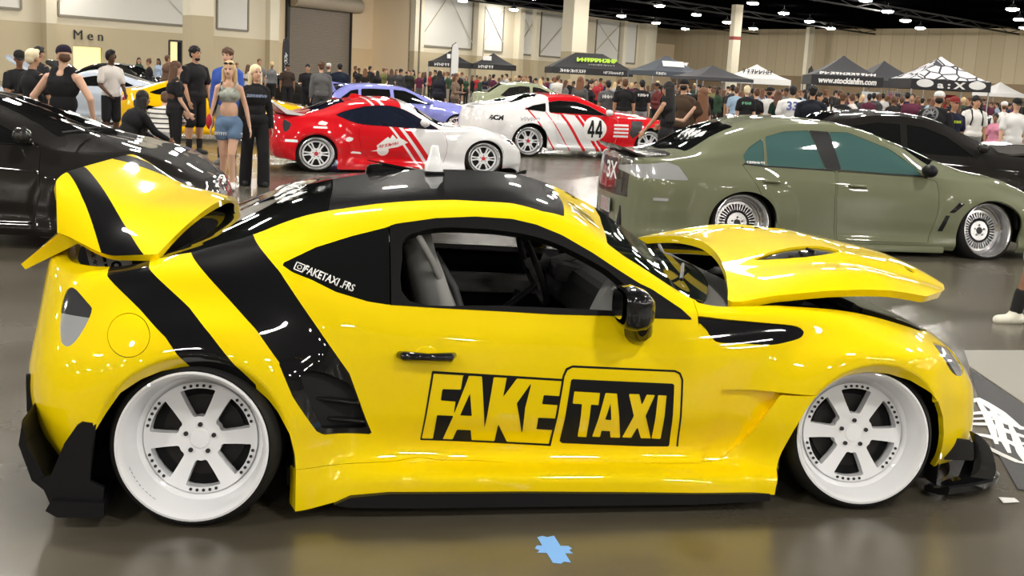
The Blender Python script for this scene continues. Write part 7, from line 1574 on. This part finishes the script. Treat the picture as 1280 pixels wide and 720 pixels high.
def bearing(px, d, py=160):
    F, H, YH, RL = 1450., 1.63, 97., .053; P_ = math.atan((360 - YH) / F * math.cos(RL)); f = Vector((0, math.cos(P_), -math.sin(P_))); u0 = Vector((0, math.sin(P_), math.cos(P_))); r0 = Vector((1, 0, 0)); r = r0 * math.cos(RL) + u0 * math.sin(RL); u = -r0 * math.sin(RL) + u0 * math.cos(RL)
    dd = f + r * ((px - 640) / F) + u * ((360 - py) / F); return Vector((dd.x / dd.y * d, d, 0))
def people():
    K_ = (.016, .016, .018); WH_ = (.72, .72, .72); R = math.radians
    down = ((.14, 0, -1), (.06, -.10, -1)); downr = ((-.14, 0, -1), (-.06, -.10, -1))
    A = lambda l, r, **k: dict(arm_l=l, arm_r=r, **k)
    akl = ((.62, .15, -.85), (-.10, -.45, -1)); akr = ((-.62, .15, -.85), (.10, -.45, -1))
    fwd = ((.12, -.25, -1), (-.15, -1, .05)); fwdr = ((-.12, -.25, -1), (.15, -1, .05))
    # the two women walking towards us
    def shades(o, B):
        bm = bmesh.new()
        for q in (1, -1): sph(bm, B.H((.032 * q, -.062, .092)), .024, (1.15, .5, .7), n=10)
        tube(bm, [B.H((.07, -.0, .075)), B.H((.06, -.062, .092)), B.H((-.06, -.062, .092)), B.H((-.07, 0, .075))], .005, 5); obj_bm('sunglasses', bm, EYE, o)
    def bag(o, B):
        shades(o, B)
        for q in (1, -1): stamp(o, 'top_strap', [B.chest + Vector((.085 * q, -.128, .06)), B.sh + Vector((.098 * q, -.075, -.02)), B.sh + Vector((.10 * q, -.005, .035)), B.sh + Vector((.10 * q, .07, -.02)), B.chest + Vector((.08 * q, .125, .04))], .013, CL((.36, .38, .34)))
        stamp(o, 'bag_strap', [B.sh + Vector((-.09, -.07, .03)), B.chest + Vector((-.13, -.12, -.05)), Vector((-.22, -.02, 1.0)), Vector((-.21, .04, .98)), B.chest + Vector((-.14, .12, 0)), B.sh + Vector((-.09, .06, .03))], .010, CL((.02, .02, .02)))
        bm = bmesh.new(); sph(bm, (-.255, .02, .93), .10, (.55, .8, 1.1)); obj_bm('red_bag', bm, CL((.45, .03, .04)), o, True)
        bm = bmesh.new()
        for q in (1, -1):
            for k in range(9): a = -1.2 + k * .3; cyl(bm, (.088 * q + .098 * math.sin(a), .098 * -math.cos(a), .80), (.088 * q + .10 * math.sin(a), -.10 * math.cos(a), .755), .016, .004, n=5)
        obj_bm('frayed_hem', bm, CL((.62, .64, .68)), o)
    person('blonde woman in grey crop top and frayed denim shorts walking past the black coupe', bearing(286, 15.05), R(8), True, 1.64, 'fair', 'blond', 'wavy', 'bralette', (.36, .38, .34), 'shorts', (.13, .20, .32), (.75, .75, .75), A(((.30, .05, -1), (.22, -.20, -1)), ((-.22, .02, -1), (-.10, -.12, -1)), leg_l=((-.10, -.22, -1), (.02, .16, -1)), leg_r=((.02, .12, -1), (.0, .30, -1)), head=(-.1, .05)), fine=True, extras=bag)
    person('platinum blonde woman in black hoodie and baggy black trousers beside the blonde in shorts', bearing(319, 15.7), R(20), True, 1.61, 'fair', 'platinum', 'verylong', 'hoodie', K_, 'baggy', K_, (.03, .03, .03), A(((.20, .05, -1), (.10, -.15, -1)), ((-.16, 0, -1), (-.05, -.1, -1)), leg_l=((.06, -.20, -1), (.02, .05, -1)), leg_r=((-.06, .10, -1), (-.02, .20, -1)), head=(.3, 0)), fine=True, extras=lambda o, B: flatmark(o, B, 'hoodie_print', '~8', .06, .02, CL((.25, .30, .45))))
    def beard(o, B):
        bm = bmesh.new(); sph(bm, B.H((0, -.042, -.078)), .05, (1.0, .85, .62)); obj_bm('beard', bm, HAIRC['black'], o, True)
    person('big bearded man in black polo shirt and black shorts facing right', bearing(243, 20.7), R(62), False, 1.86, 'tan', 'black', 'curly', 'polo', K_, 'kneeshorts', K_, (.05, .05, .05), A(((.16, -.10, -1), (-.10, -.35, -1)), ((-.16, -.10, -1), (.10, -.35, -1)), socks=1), 1.22, fine=True, extras=beard)
    person('woman with long brown hair in black shirt and leggings seen from behind', bearing(219, 18.2), R(118), True, 1.60, 'fair', 'brown', 'verylong', 'tee', K_, 'tight', K_, K_, A(((.15, -.15, -1), (.0, -.7, -1)), ((-.15, -.15, -1), (0, -.7, -1)), head=(0, .1)), 1.12)
    person('tall person in bright blue hoodie standing behind the blonde woman', bearing(284, 18.9), R(-10), False, 1.84, 'fair', 'brown', 'curly', 'hoodie', (.05, .11, .45), 'kneeshorts', (.25, .24, .22), (.20, .21, .21), A(down, downr, socks=1))
    def phones(o, B):
        bm = bmesh.new(); tube(bm, [B.H((.088 * math.cos(t), .01, .03 + .10 * math.sin(t))) for t in np.linspace(-.1, PI + .1, 13)], .010, 6)
        for q in (1, -1): cyl(bm, B.H((.075 * q, .01, .005)), B.H((.10 * q, .01, .005)), .036, n=12)
        obj_bm('headphones', bm, SAT, o, True, 40)
    person('smiling man in white shirt with black headphones beside the ice blue coupe', bearing(139, 21.3), R(48), False, 1.73, 'dark', 'black', 'short', 'tee', (.62, .58, .55), 'kneeshorts', K_, (.05, .05, .05), A(((.15, -.15, -1), (-.25, -.8, -.6)), ((-.15, -.15, -1), (.25, -.8, -.6)), head=(.2, 0)), extras=phones)
    person('man in black vest and dark cap with hands at his hips, back turned', bearing(80, 13.4), R(172), False, 1.70, 'fair', 'brown', 'cap', 'vest', K_, 'long', (.03, .03, .04), K_, A(akl, akr, head=(.7, .15)), 1.06, fine=True, cap=dict(c=(.022, .016, .03)))
    person('man with bleached short hair in black shirt, left of the capped man', bearing(42, 15.0), R(150), False, 1.66, 'tan', 'bleach', 'short', 'tee', K_, 'long', K_, K_, A(down, ((-.2, -.3, -1), (.3, -.8, .1))))
    person('person in dark bucket hat by the raised ice blue bonnet', bearing(26, 17.5), R(30), False, 1.62, 'brown', 'black', 'cap', 'tee', K_, 'long', K_, K_, A(fwd, fwdr, head=(0, .3)), cap=dict(c=(.02, .02, .02)))
    person('dark-haired man mostly hidden behind the bleached-hair man', bearing(50, 20.0), R(150), False, 1.72, 'tan', 'black', 'short', 'tee', (.03, .03, .035), 'long', K_, K_, A(down, downr))
    squat = dict(hip=.46, lean=(0, -.55), leg_l=((.25, -1, .12), (.0, .45, -1)), leg_r=((-.25, -1, .12), (0, .45, -1)), arm_l=((.2, -.9, -.6), (-.1, -.8, -.1)), arm_r=((-.2, -.9, -.6), (.1, -.8, -.1)))
    def sink(o): return o
    person('dark-haired person in black crouching beside the amber coupe', bearing(153, 16.2), R(140), True, 1.70, 'brown', 'black', 'verylong', 'long', K_, 'tight', K_, K_, dict(squat, head=(0, .1), arm_l=((.2, -.55, -.8), (-.1, -.8, -.4)), arm_r=((-.2, -.55, -.8), (.1, -.8, -.4))), 1.15)
    STR = bpy.data.materials.new('striped_cloth'); STR.use_nodes = True; nt = STR.node_tree; b = nt.nodes['Principled BSDF']; b.inputs['Roughness'].default_value = .85; tc = nt.nodes.new('ShaderNodeTexCoord'); wv = nt.nodes.new('ShaderNodeTexWave'); wv.bands_direction = 'Z'; wv.inputs['Scale'].default_value = 4.2; cr = nt.nodes.new('ShaderNodeValToRGB'); cr.color_ramp.interpolation = 'CONSTANT'; cr.color_ramp.elements[0].color = (.03, .03, .04, 1); cr.color_ramp.elements[1].position = .22; cr.color_ramp.elements[1].color = (.66, .64, .6, 1); nt.links.new(tc.outputs['Object'], wv.inputs['Vector']); nt.links.new(wv.outputs['Color'], cr.inputs[0]); nt.links.new(cr.outputs[0], b.inputs['Base Color'])
    MATS['cloth_99999b'] = STR
    person('person in striped shirt and grey trousers kneeling at the amber coupe wheel', bearing(200, 19.0), R(185), False, 1.75, 'fair', 'brown', 'short', 'long', (.6, .6, .61), 'long', (.33, .33, .33), (.5, .5, .5), dict(squat, hip=.40, lean=(0, -.8), head=(0, .4)), 1.1)
    del MATS['cloth_99999b']
    # around the hatchback
    person('man in grey long-sleeved top standing behind the lavender hatchback', bearing(400, 30.0), R(200), False, 1.75, 'fair', 'brown', 'curly', 'long', (.12, .12, .125), 'long', (.05, .05, .055), K_, A(down, downr), 1.1)
    person('man in dark navy shirt, back turned, right of the man in grey', bearing(423, 36.0), R(190), False, 1.78, 'fair', 'black', 'short', 'tee', (.014, .02, .035), 'long', K_, K_, A(down, downr), 1.25)
    person('man in black shirt talking before the roller door', bearing(383, 37.0), R(10), False, 1.70, 'tan', 'black', 'short', 'tee', K_, 'long', K_, K_, A(down, fwdr), 1.1)
    person('man in dark grey shirt and pale cap near the man in navy', bearing(409, 40.0), R(170), False, 1.76, 'fair', 'brown', 'cap', 'tee', (.06, .06, .065), 'long', K_, K_, A(down, downr), cap=dict(c=(.5, .48, .45)))
    person('person in dark brown shirt beside the black banner flag', bearing(358, 42.0), R(30), False, 1.68, 'brown', 'black', 'curly', 'tee', (.045, .03, .025), 'long', K_, K_, A(down, downr), 1.15)
    person('woman in long dark coat, back turned, beyond the lavender hatchback', bearing(547, 39.0), R(160), True, 1.72, 'tan', 'black', 'long', 'hoodie', (.02, .02, .03), 'long', K_, K_, A(down, downr), 1.15)
    person('person in tan jacket facing right, left of the pale green saloon', bearing(567, 37.5), R(70), True, 1.66, 'tan', 'brown', 'long', 'hoodie', (.20, .14, .10), 'long', (.08, .06, .05), K_, A(down, fwdr))
    # beyond and beside the 44 coupe
    person('person in white shirt behind the pale green saloon roof', bearing(694, 46.0), R(150), False, 1.80, 'fair', 'brown', 'short', 'tee', (.62, .60, .56), 'long', K_, K_, A(down, downr), 1.1)
    person('woman with long auburn hair in grey top behind the 44 coupe', bearing(722, 31.5), R(160), True, 1.74, 'tan', 'auburn', 'verylong', 'long', (.09, .09, .09), 'long', K_, K_, A(down, downr), 1.1)
    person('dark-haired woman in black beside the auburn-haired woman', bearing(735, 32.5), R(60), True, 1.66, 'fair', 'black', 'short', 'tee', K_, 'long', K_, K_, A(down, downr))
    person('man in grey shirt with a white back print behind the 44 coupe', bearing(757, 31.0), R(195), False, 1.68, 'tan', 'black', 'short', 'tee', (.10, .10, .105), 'long', (.12, .12, .12), K_, A(down, downr), 1.1, extras=lambda o, B: flatmark(o, B, 'shirt_print', '~5', .13, .02, WVIN, True))
    person('man in black shirt and pale trousers with an arm across his shoulders', bearing(778, 30.4), R(175), False, 1.74, 'tan', 'brown', 'short', 'tee', K_, 'long', (.35, .33, .31), K_, A(down, downr), 1.15)
    person('dark-haired man in black with his arm round his friend behind the 44 coupe', bearing(799, 31.3), R(190), False, 1.74, 'fair', 'black', 'short', 'tee', K_, 'long', (.30, .30, .32), K_, A(((1, .05, .0), (1, -.1, -.12)), downr), extras=lambda o, B: flatmark(o, B, 'shirt_print', '~5', .10, .06, WVIN, True))
    person('woman in maroon shirt looking at her phone in the middle of the crowd', bearing(818, 37.0), R(-60), True, 1.70, 'brown', 'black', 'ponytail', 'long', (.14, .035, .035), 'long', K_, K_, A(fwd, fwdr, head=(0, .3)))
    person('woman with long black hair in black dress top reaching to the 44 coupe', bearing(833, 18.4), R(-125), True, 1.68, 'tan', 'black', 'verylong', 'tank', K_, 'tight', K_, K_, A(((.3, -.5, -1), (.1, -.6, -.8)), ((-.55, -.5, -.75), (-.3, -.8, -.6)), head=(0, .2)))
    person('man in brown hoodie and black cap beside the long black-haired woman', bearing(851, 21.5), R(160), False, 1.74, 'tan', 'black', 'cap', 'hoodie', (.07, .045, .03), 'long', K_, K_, A(down, downr), cap=dict(c=K_))
    person('woman with very long auburn hair seen from behind over the green saloon', bearing(875, 19.0), R(-150), True, 1.62, 'fair', 'auburn', 'verylong', 'tank', (.05, .03, .02), 'tight', K_, K_, A(((.4, -.5, -.8), (.2, -1, .1)), downr))
    person('person in blue tie-dyed shirt by the plain dark tent', bearing(917, 34.0), R(170), False, 1.70, 'fair', 'brown', 'short', 'tee', (.30, .42, .55), 'long', (.2, .22, .2), K_, A(down, downr))
    person('blond person in black shirt with a green back print over the green saloon roof', bearing(930, 27.5), R(175), True, 1.72, 'fair', 'bleach', 'short', 'tee', K_, 'long', (.3, .3, .3), K_, A(down, downr), 1.1, extras=lambda o, B: flatmark(o, B, 'shirt_print', '~4', .09, .05, CL((.15, .4, .25)), True))
    person('woman in black top and white shorts over the green saloon roof', bearing(942, 28.5), R(185), True, 1.66, 'fair', 'brown', 'bun', 'tee', K_, 'shorts', (.66, .66, .72), WH_, A(down, downr))
    person('person in white shirt and dark cap right of the woman in white shorts', bearing(958, 29.0), R(170), False, 1.70, 'brown', 'black', 'cap', 'tee', (.66, .66, .64), 'long', (.14, .14, .14), K_, A(down, downr), cap=dict(c=K_))
    person('woman with brown hair in dark green top left of the number 33 shirt', bearing(969, 28.0), R(190), True, 1.66, 'fair', 'brown', 'long', 'tee', (.012, .03, .022), 'tight', K_, K_, A(down, downr))
    person('man in white football shirt with a blue number 33 on the back', bearing(987, 24.3), R(172), False, 1.76, 'tan', 'black', 'short', 'tee', (.68, .68, .68), 'long', (.5, .5, .5), WH_, A(down, downr), 1.2, extras=lambda o, B: flatmark(o, B, 'shirt_number', '33', .24, .04, CL((.12, .16, .40)), True, y=.172, bold=.008))
    person('man in black shirt with dark curly hair right of the number 33 shirt', bearing(1012, 22.9), R(165), False, 1.76, 'tan', 'black', 'curly', 'tee', (.014, .017, .025), 'long', K_, K_, A(down, downr), 1.2)
    person('dark-haired woman in patterned blue top behind the man in black', bearing(1019, 26.0), R(60), True, 1.66, 'tan', 'black', 'short', 'tee', (.08, .09, .14), 'long', K_, K_, A(down, downr))
    person('small person in white shirt, back turned, over the green saloon roof', bearing(1036, 27.0), R(170), True, 1.58, 'tan', 'black', 'ponytail', 'tee', (.68, .67, .66), 'long', K_, K_, A(down, downr))
    person('person in black printed shirt under the lettered tent', bearing(1050, 28.0), R(150), False, 1.66, 'tan', 'brown', 'curly', 'tee', K_, 'long', K_, K_, A(down, fwdr), extras=lambda o, B: flatmark(o, B, 'shirt_print', '~3', .10, .03, WVIN, True))
    person('brown-haired woman in white shirt right of the black printed shirt', bearing(1061, 28.5), R(200), True, 1.66, 'fair', 'brown', 'bun', 'tee', (.68, .67, .66), 'long', K_, K_, A(down, downr))
    def ring(o, B):
        c = B.chest + B.Rt @ Vector((0, .148, .03)); bm = bmesh.new(); M = Matrix.Translation(c) @ B.Rt.to_4x4()
        for r in (.125, .105): tube(bm, [M @ Vector((r * math.cos(t), -.012 * abs(math.cos(t)), r * math.sin(t))) for t in np.linspace(0, 2 * PI, 24, endpoint=False)], .006, 5, closed=True)
        for k in range(9): a = k * .7; tube(bm, [M @ Vector((.09 * math.cos(a), 0, .09 * math.sin(a))), M @ Vector((.04 * math.cos(a + 1.2), 0, .04 * math.sin(a + 1.2))), M @ Vector((.02 * math.cos(a + 3), 0, .02 * math.sin(a + 3)))], .008, 5)
        obj_bm('shirt_print', bm, CL((.34, .34, .35)), o)
    person('man in white cap and black shirt with a round print leaning over the black bonnet', bearing(1160, 19.6), R(135), False, 1.80, 'tan', 'black', 'cap', 'tee', K_, 'long', (.06, .09, .16), K_, dict(lean=(0, -.42), arm_l=((.15, -.25, -1), (0, -.1, -1)), arm_r=((-.15, -.25, -1), (0, -.1, -1)), head=(.5, .1)), 1.2, fine=True, cap=dict(c=(.72, .72, .72)), extras=ring)
    person('man in red cap and navy shirt with a yellow print beside the white-capped man', bearing(1189, 21.0), R(20), False, 1.68, 'tan', 'black', 'cap', 'tee', (.012, .015, .035), 'long', K_, K_, A(down, downr), 1.15, cap=dict(c=(.22, .03, .03)), extras=lambda o, B: flatmark(o, B, 'shirt_print', '~4', .07, .02, CL((.5, .6, .05))))
    def pack(o, B):
        for q in (1, -1): stamp(o, 'backpack_strap', [B.sh + Vector((.10 * q, .08, .03)), B.sh + Vector((.11 * q, -.06, .03)), B.chest + Vector((.12 * q, -.14, 0)), B.chest + Vector((.14 * q, -.11, -.14))], .016, CL(K_))
        bm = bmesh.new(); bx(bm, B.chest + Vector((0, .20, 0)), (.30, .14, .42), bev=.05); obj_bm('backpack', bm, CL(K_), o)
    person('man in white shirt wearing a black backpack near the patterned tent', bearing(1216, 24.5), R(12), False, 1.74, 'tan', 'black', 'curly', 'tee', (.70, .69, .67), 'long', (.2, .2, .2), K_, A(down, downr), 1.2, extras=pack)
    person('girl with dark hair in a pink top looking at the black cars', bearing(1243, 26.0), R(-35), True, 1.40, 'brown', 'black', 'bun', 'tee', (.60, .24, .34), 'tight', (.62, .30, .38), WH_, A(down, downr))
    person('man in plain white shirt and black cap at the right edge', bearing(1267, 22.5), R(5), False, 1.72, 'fair', 'black', 'cap', 'tee', (.72, .72, .72), 'kneeshorts', (.5, .5, .5), WH_, A(down, downr, head=(0, .2)), 1.1, cap=dict(c=K_))
    person('person in white shirt half hidden behind the girl in pink', bearing(1252, 29.5), R(170), False, 1.66, 'fair', 'brown', 'cap', 'tee', (.66, .66, .66), 'long', K_, K_, A(down, downr), 1.1, cap=dict(c=(.7, .7, .7)))
    person('person in beige shorts, black socks and pale clogs stepping in at the right edge', bearing(1331, 8.75), R(-85), False, 1.76, 'brown', 'black', 'short', 'tee', (.05, .05, .06), 'kneeshorts', (.42, .36, .26), (.78, .76, .66), dict(leg_l=((.02, -.42, -1), (0, -.22, -1)), leg_r=((-.02, .30, -1), (0, .62, -1)), socks=1, toe=(0, -1, 0), hip=.885), fine=True)
def far_crowd():
    """visitors too far away to show their parts: shared figures in differing clothes"""
    rnd = random.Random(11); base = []
    down = ((.14, 0, -1), (.06, -.10, -1)); downr = ((-.14, 0, -1), (-.06, -.10, -1))
    for i in range(8):
        fem = i % 2 == 1; pose = dict(arm_l=((.16, -.1 * (i % 3), -1), (.0, -.25 * i % 1.0, -1)), arm_r=((-.14, 0, -1), (-.02, -.3 * (i % 4), -1)), head=(rnd.uniform(-.5, .5), .1 * (i % 3)), leg_l=((.05, -.08 * (i % 2), -1), (0, .03, -1)))
        B = figure(fem, ('tee', 'long', 'hoodie', 'tee')[i % 4], ('long', 'tight', 'kneeshorts', 'long')[i % 4], pose, build=(1.0, 1.0, 1.18, 1.08)[i % 4], hands=False)
        for k, t, a, b, c, d in hair_mesh(B, ('short', 'long', 'curly', 'verylong', 'short', 'bun', 'short', 'long')[i], rnd).p: B.p.append((k, 'hair', a, b, c, d))
        me, reg, tags = B.mesh(.030, 2); me.name = 'visitor'
        order = ['skin', 'top', 'bottom', 'shoe', 'hair']
        for t in order: me.materials.append(SKN['tan'])
        me.polygons.foreach_set('material_index', [order.index(tags[r]) for r in reg]); base.append((me, fem))
    tops = [('black', (.016, .016, .018)), ('black', (.02, .02, .022)), ('white', (.5, .49, .48)), ('black', (.014, .014, .015)), ('charcoal', (.05, .05, .055)), ('black', (.018, .018, .02)), ('grey', (.16, .16, .17)), ('navy', (.015, .02, .05)), ('red', (.36, .03, .04)), ('plum', (.10, .025, .05)), ('dark green', (.03, .06, .035)), ('brown', (.12, .07, .045)), ('black', (.025, .022, .02)), ('olive', (.16, .16, .06)), ('pale blue', (.30, .38, .5))]
    bots = [(.018, .018, .02), (.03, .035, .06), (.12, .11, .10), (.02, .02, .02), (.30, .28, .24)]
    bpy.context.view_layer.update(); taken = [(o.matrix_world.translation.x, o.matrix_world.translation.y, .9) for o in C.objects if o.parent is None and o.get('category') == 'person']
    for o in C.objects:
        if o.parent is None and o.get('category') in ('car',):
            M = o.matrix_world
            for x in (-.6, .6, 1.8, 3.0): q = M @ Vector((x, 0, 0)); taken.append((q.x, q.y, 1.65))
        elif o.parent is None and o.get('category') in ('table', 'rack', 'board', 'flag', 'display'): q = o.matrix_world.translation; taken.append((q.x, q.y, 1.3))
        elif o.name.startswith('tent_leg'): q = o.matrix_world @ o.data.vertices[0].co; taken.append((q.x, q.y, .6))
        elif o.name.startswith('column'): q = o.matrix_world.translation; taken.append((q.x, q.y, 1.5))
    zones = [(440, 530, 16, 52, 66, 'the tan wall panel'), (528, 640, 20, 56, 74, 'the pair of black tents'), (640, 700, 14, 50, 68, 'the cream column'), (690, 790, 18, 42, 64, 'the lime-lettered tent'), (790, 880, 14, 44, 60, 'the grey blue tent'), (880, 1000, 20, 36, 52, 'the white tent'), (1000, 1110, 18, 32, 48, 'the web address tent'), (1110, 1225, 18, 30, 45, 'the patterned tent'), (1215, 1280, 14, 34, 62, 'the small white tent'), (165, 215, 4, 36, 48, 'the lit poster frame'), (290, 350, 4, 38, 50, 'the roller door')]
    ORD = 'first second third fourth fifth sixth seventh eighth ninth tenth eleventh twelfth thirteenth fourteenth fifteenth sixteenth seventeenth eighteenth nineteenth twentieth'.split()
    n = 0
    for x0, x1, cnt, d0, d1, lm in zones:
        for k in range(cnt):
            for tries in range(30):
                px = x0 + (x1 - x0) * (k + rnd.uniform(.2, .8)) / cnt; d = rnd.uniform(d0, d1); p = bearing(px, d, 150)
                if all((p.x - a) ** 2 + (p.y - b) ** 2 > r * r for a, b, r in taken): break
            taken.append((p.x, p.y, .8)); me, fem = base[rnd.randrange(8)]; tn, tc_ = tops[rnd.randrange(len(tops))]
            o = bpy.data.objects.new('person', me); C.objects.link(o); o.location = p; o.rotation_euler = (0, 0, rnd.uniform(0, 6.28)); s = rnd.uniform(.93, 1.04) * (.96 if fem else 1.0); o.scale = (s, s, s)
            ms = [SKN[rnd.choice(['fair', 'tan', 'tan', 'brown'])], CL(tc_), CL(rnd.choice(bots)), CL(rnd.choice([(.02, .02, .02), (.6, .6, .6)])), HAIRC[rnd.choice(['black', 'black', 'brown', 'brown', 'black', 'auburn', 'blond'])]]
            for i, m in enumerate(ms): o.material_slots[i].link = 'OBJECT'; o.material_slots[i].material = m
            tag(o, '%s from the left before %s, %s in %s top' % (ORD[k], lm, 'woman' if fem else 'man', tn), 'person', 'distant visitors before ' + lm)
def camera():
    F, H, YH, RL = 1450., 1.63, 97., .053
    P = math.atan((360 - YH) / F * math.cos(RL))
    f = Vector((0, math.cos(P), -math.sin(P))); u0 = Vector((0, math.sin(P), math.cos(P))); r0 = Vector((1, 0, 0))
    r = r0 * math.cos(RL) + u0 * math.sin(RL); u = -r0 * math.sin(RL) + u0 * math.cos(RL)
    M = Matrix((r, u, -f)).transposed().to_4x4(); M.translation = (0, 0, H)
    cd = bpy.data.cameras.new('camera'); cd.lens = F / 1280 * 36; cd.sensor_width = 36; cd.clip_end = 400
    co = bpy.data.objects.new('camera', cd); C.objects.link(co); co.matrix_world = M; bpy.context.scene.camera = co
    bpy.context.view_layer.update()
def settings():
    s = bpy.context.scene; v = s.view_settings; v.view_transform = 'Standard'; v.look = 'None'; v.gamma = 1; v.exposure = EXPOSURE; v.use_curve_mapping = False
    w = bpy.data.worlds.new('world'); s.world = w; w.use_nodes = True; w.node_tree.nodes['Background'].inputs[0].default_value = (.9, .92, 1, 1); w.node_tree.nodes['Background'].inputs[1].default_value = .02
    s.cycles.max_bounces = 8; s.cycles.diffuse_bounces = 4; s.cycles.glossy_bounces = 4; s.cycles.transparent_max_bounces = 12; s.cycles.sample_clamp_indirect = 6; s.cycles.caustics_reflective = False; s.cycles.caustics_refractive = False
EXPOSURE = 0.03
camera(); settings(); hall(); lamps(); tents(); floor_bits()
yellow_car((-1.27883258, 4.83164706, 0), math.radians(11.28055))
all_cars()
people(); far_crowd()
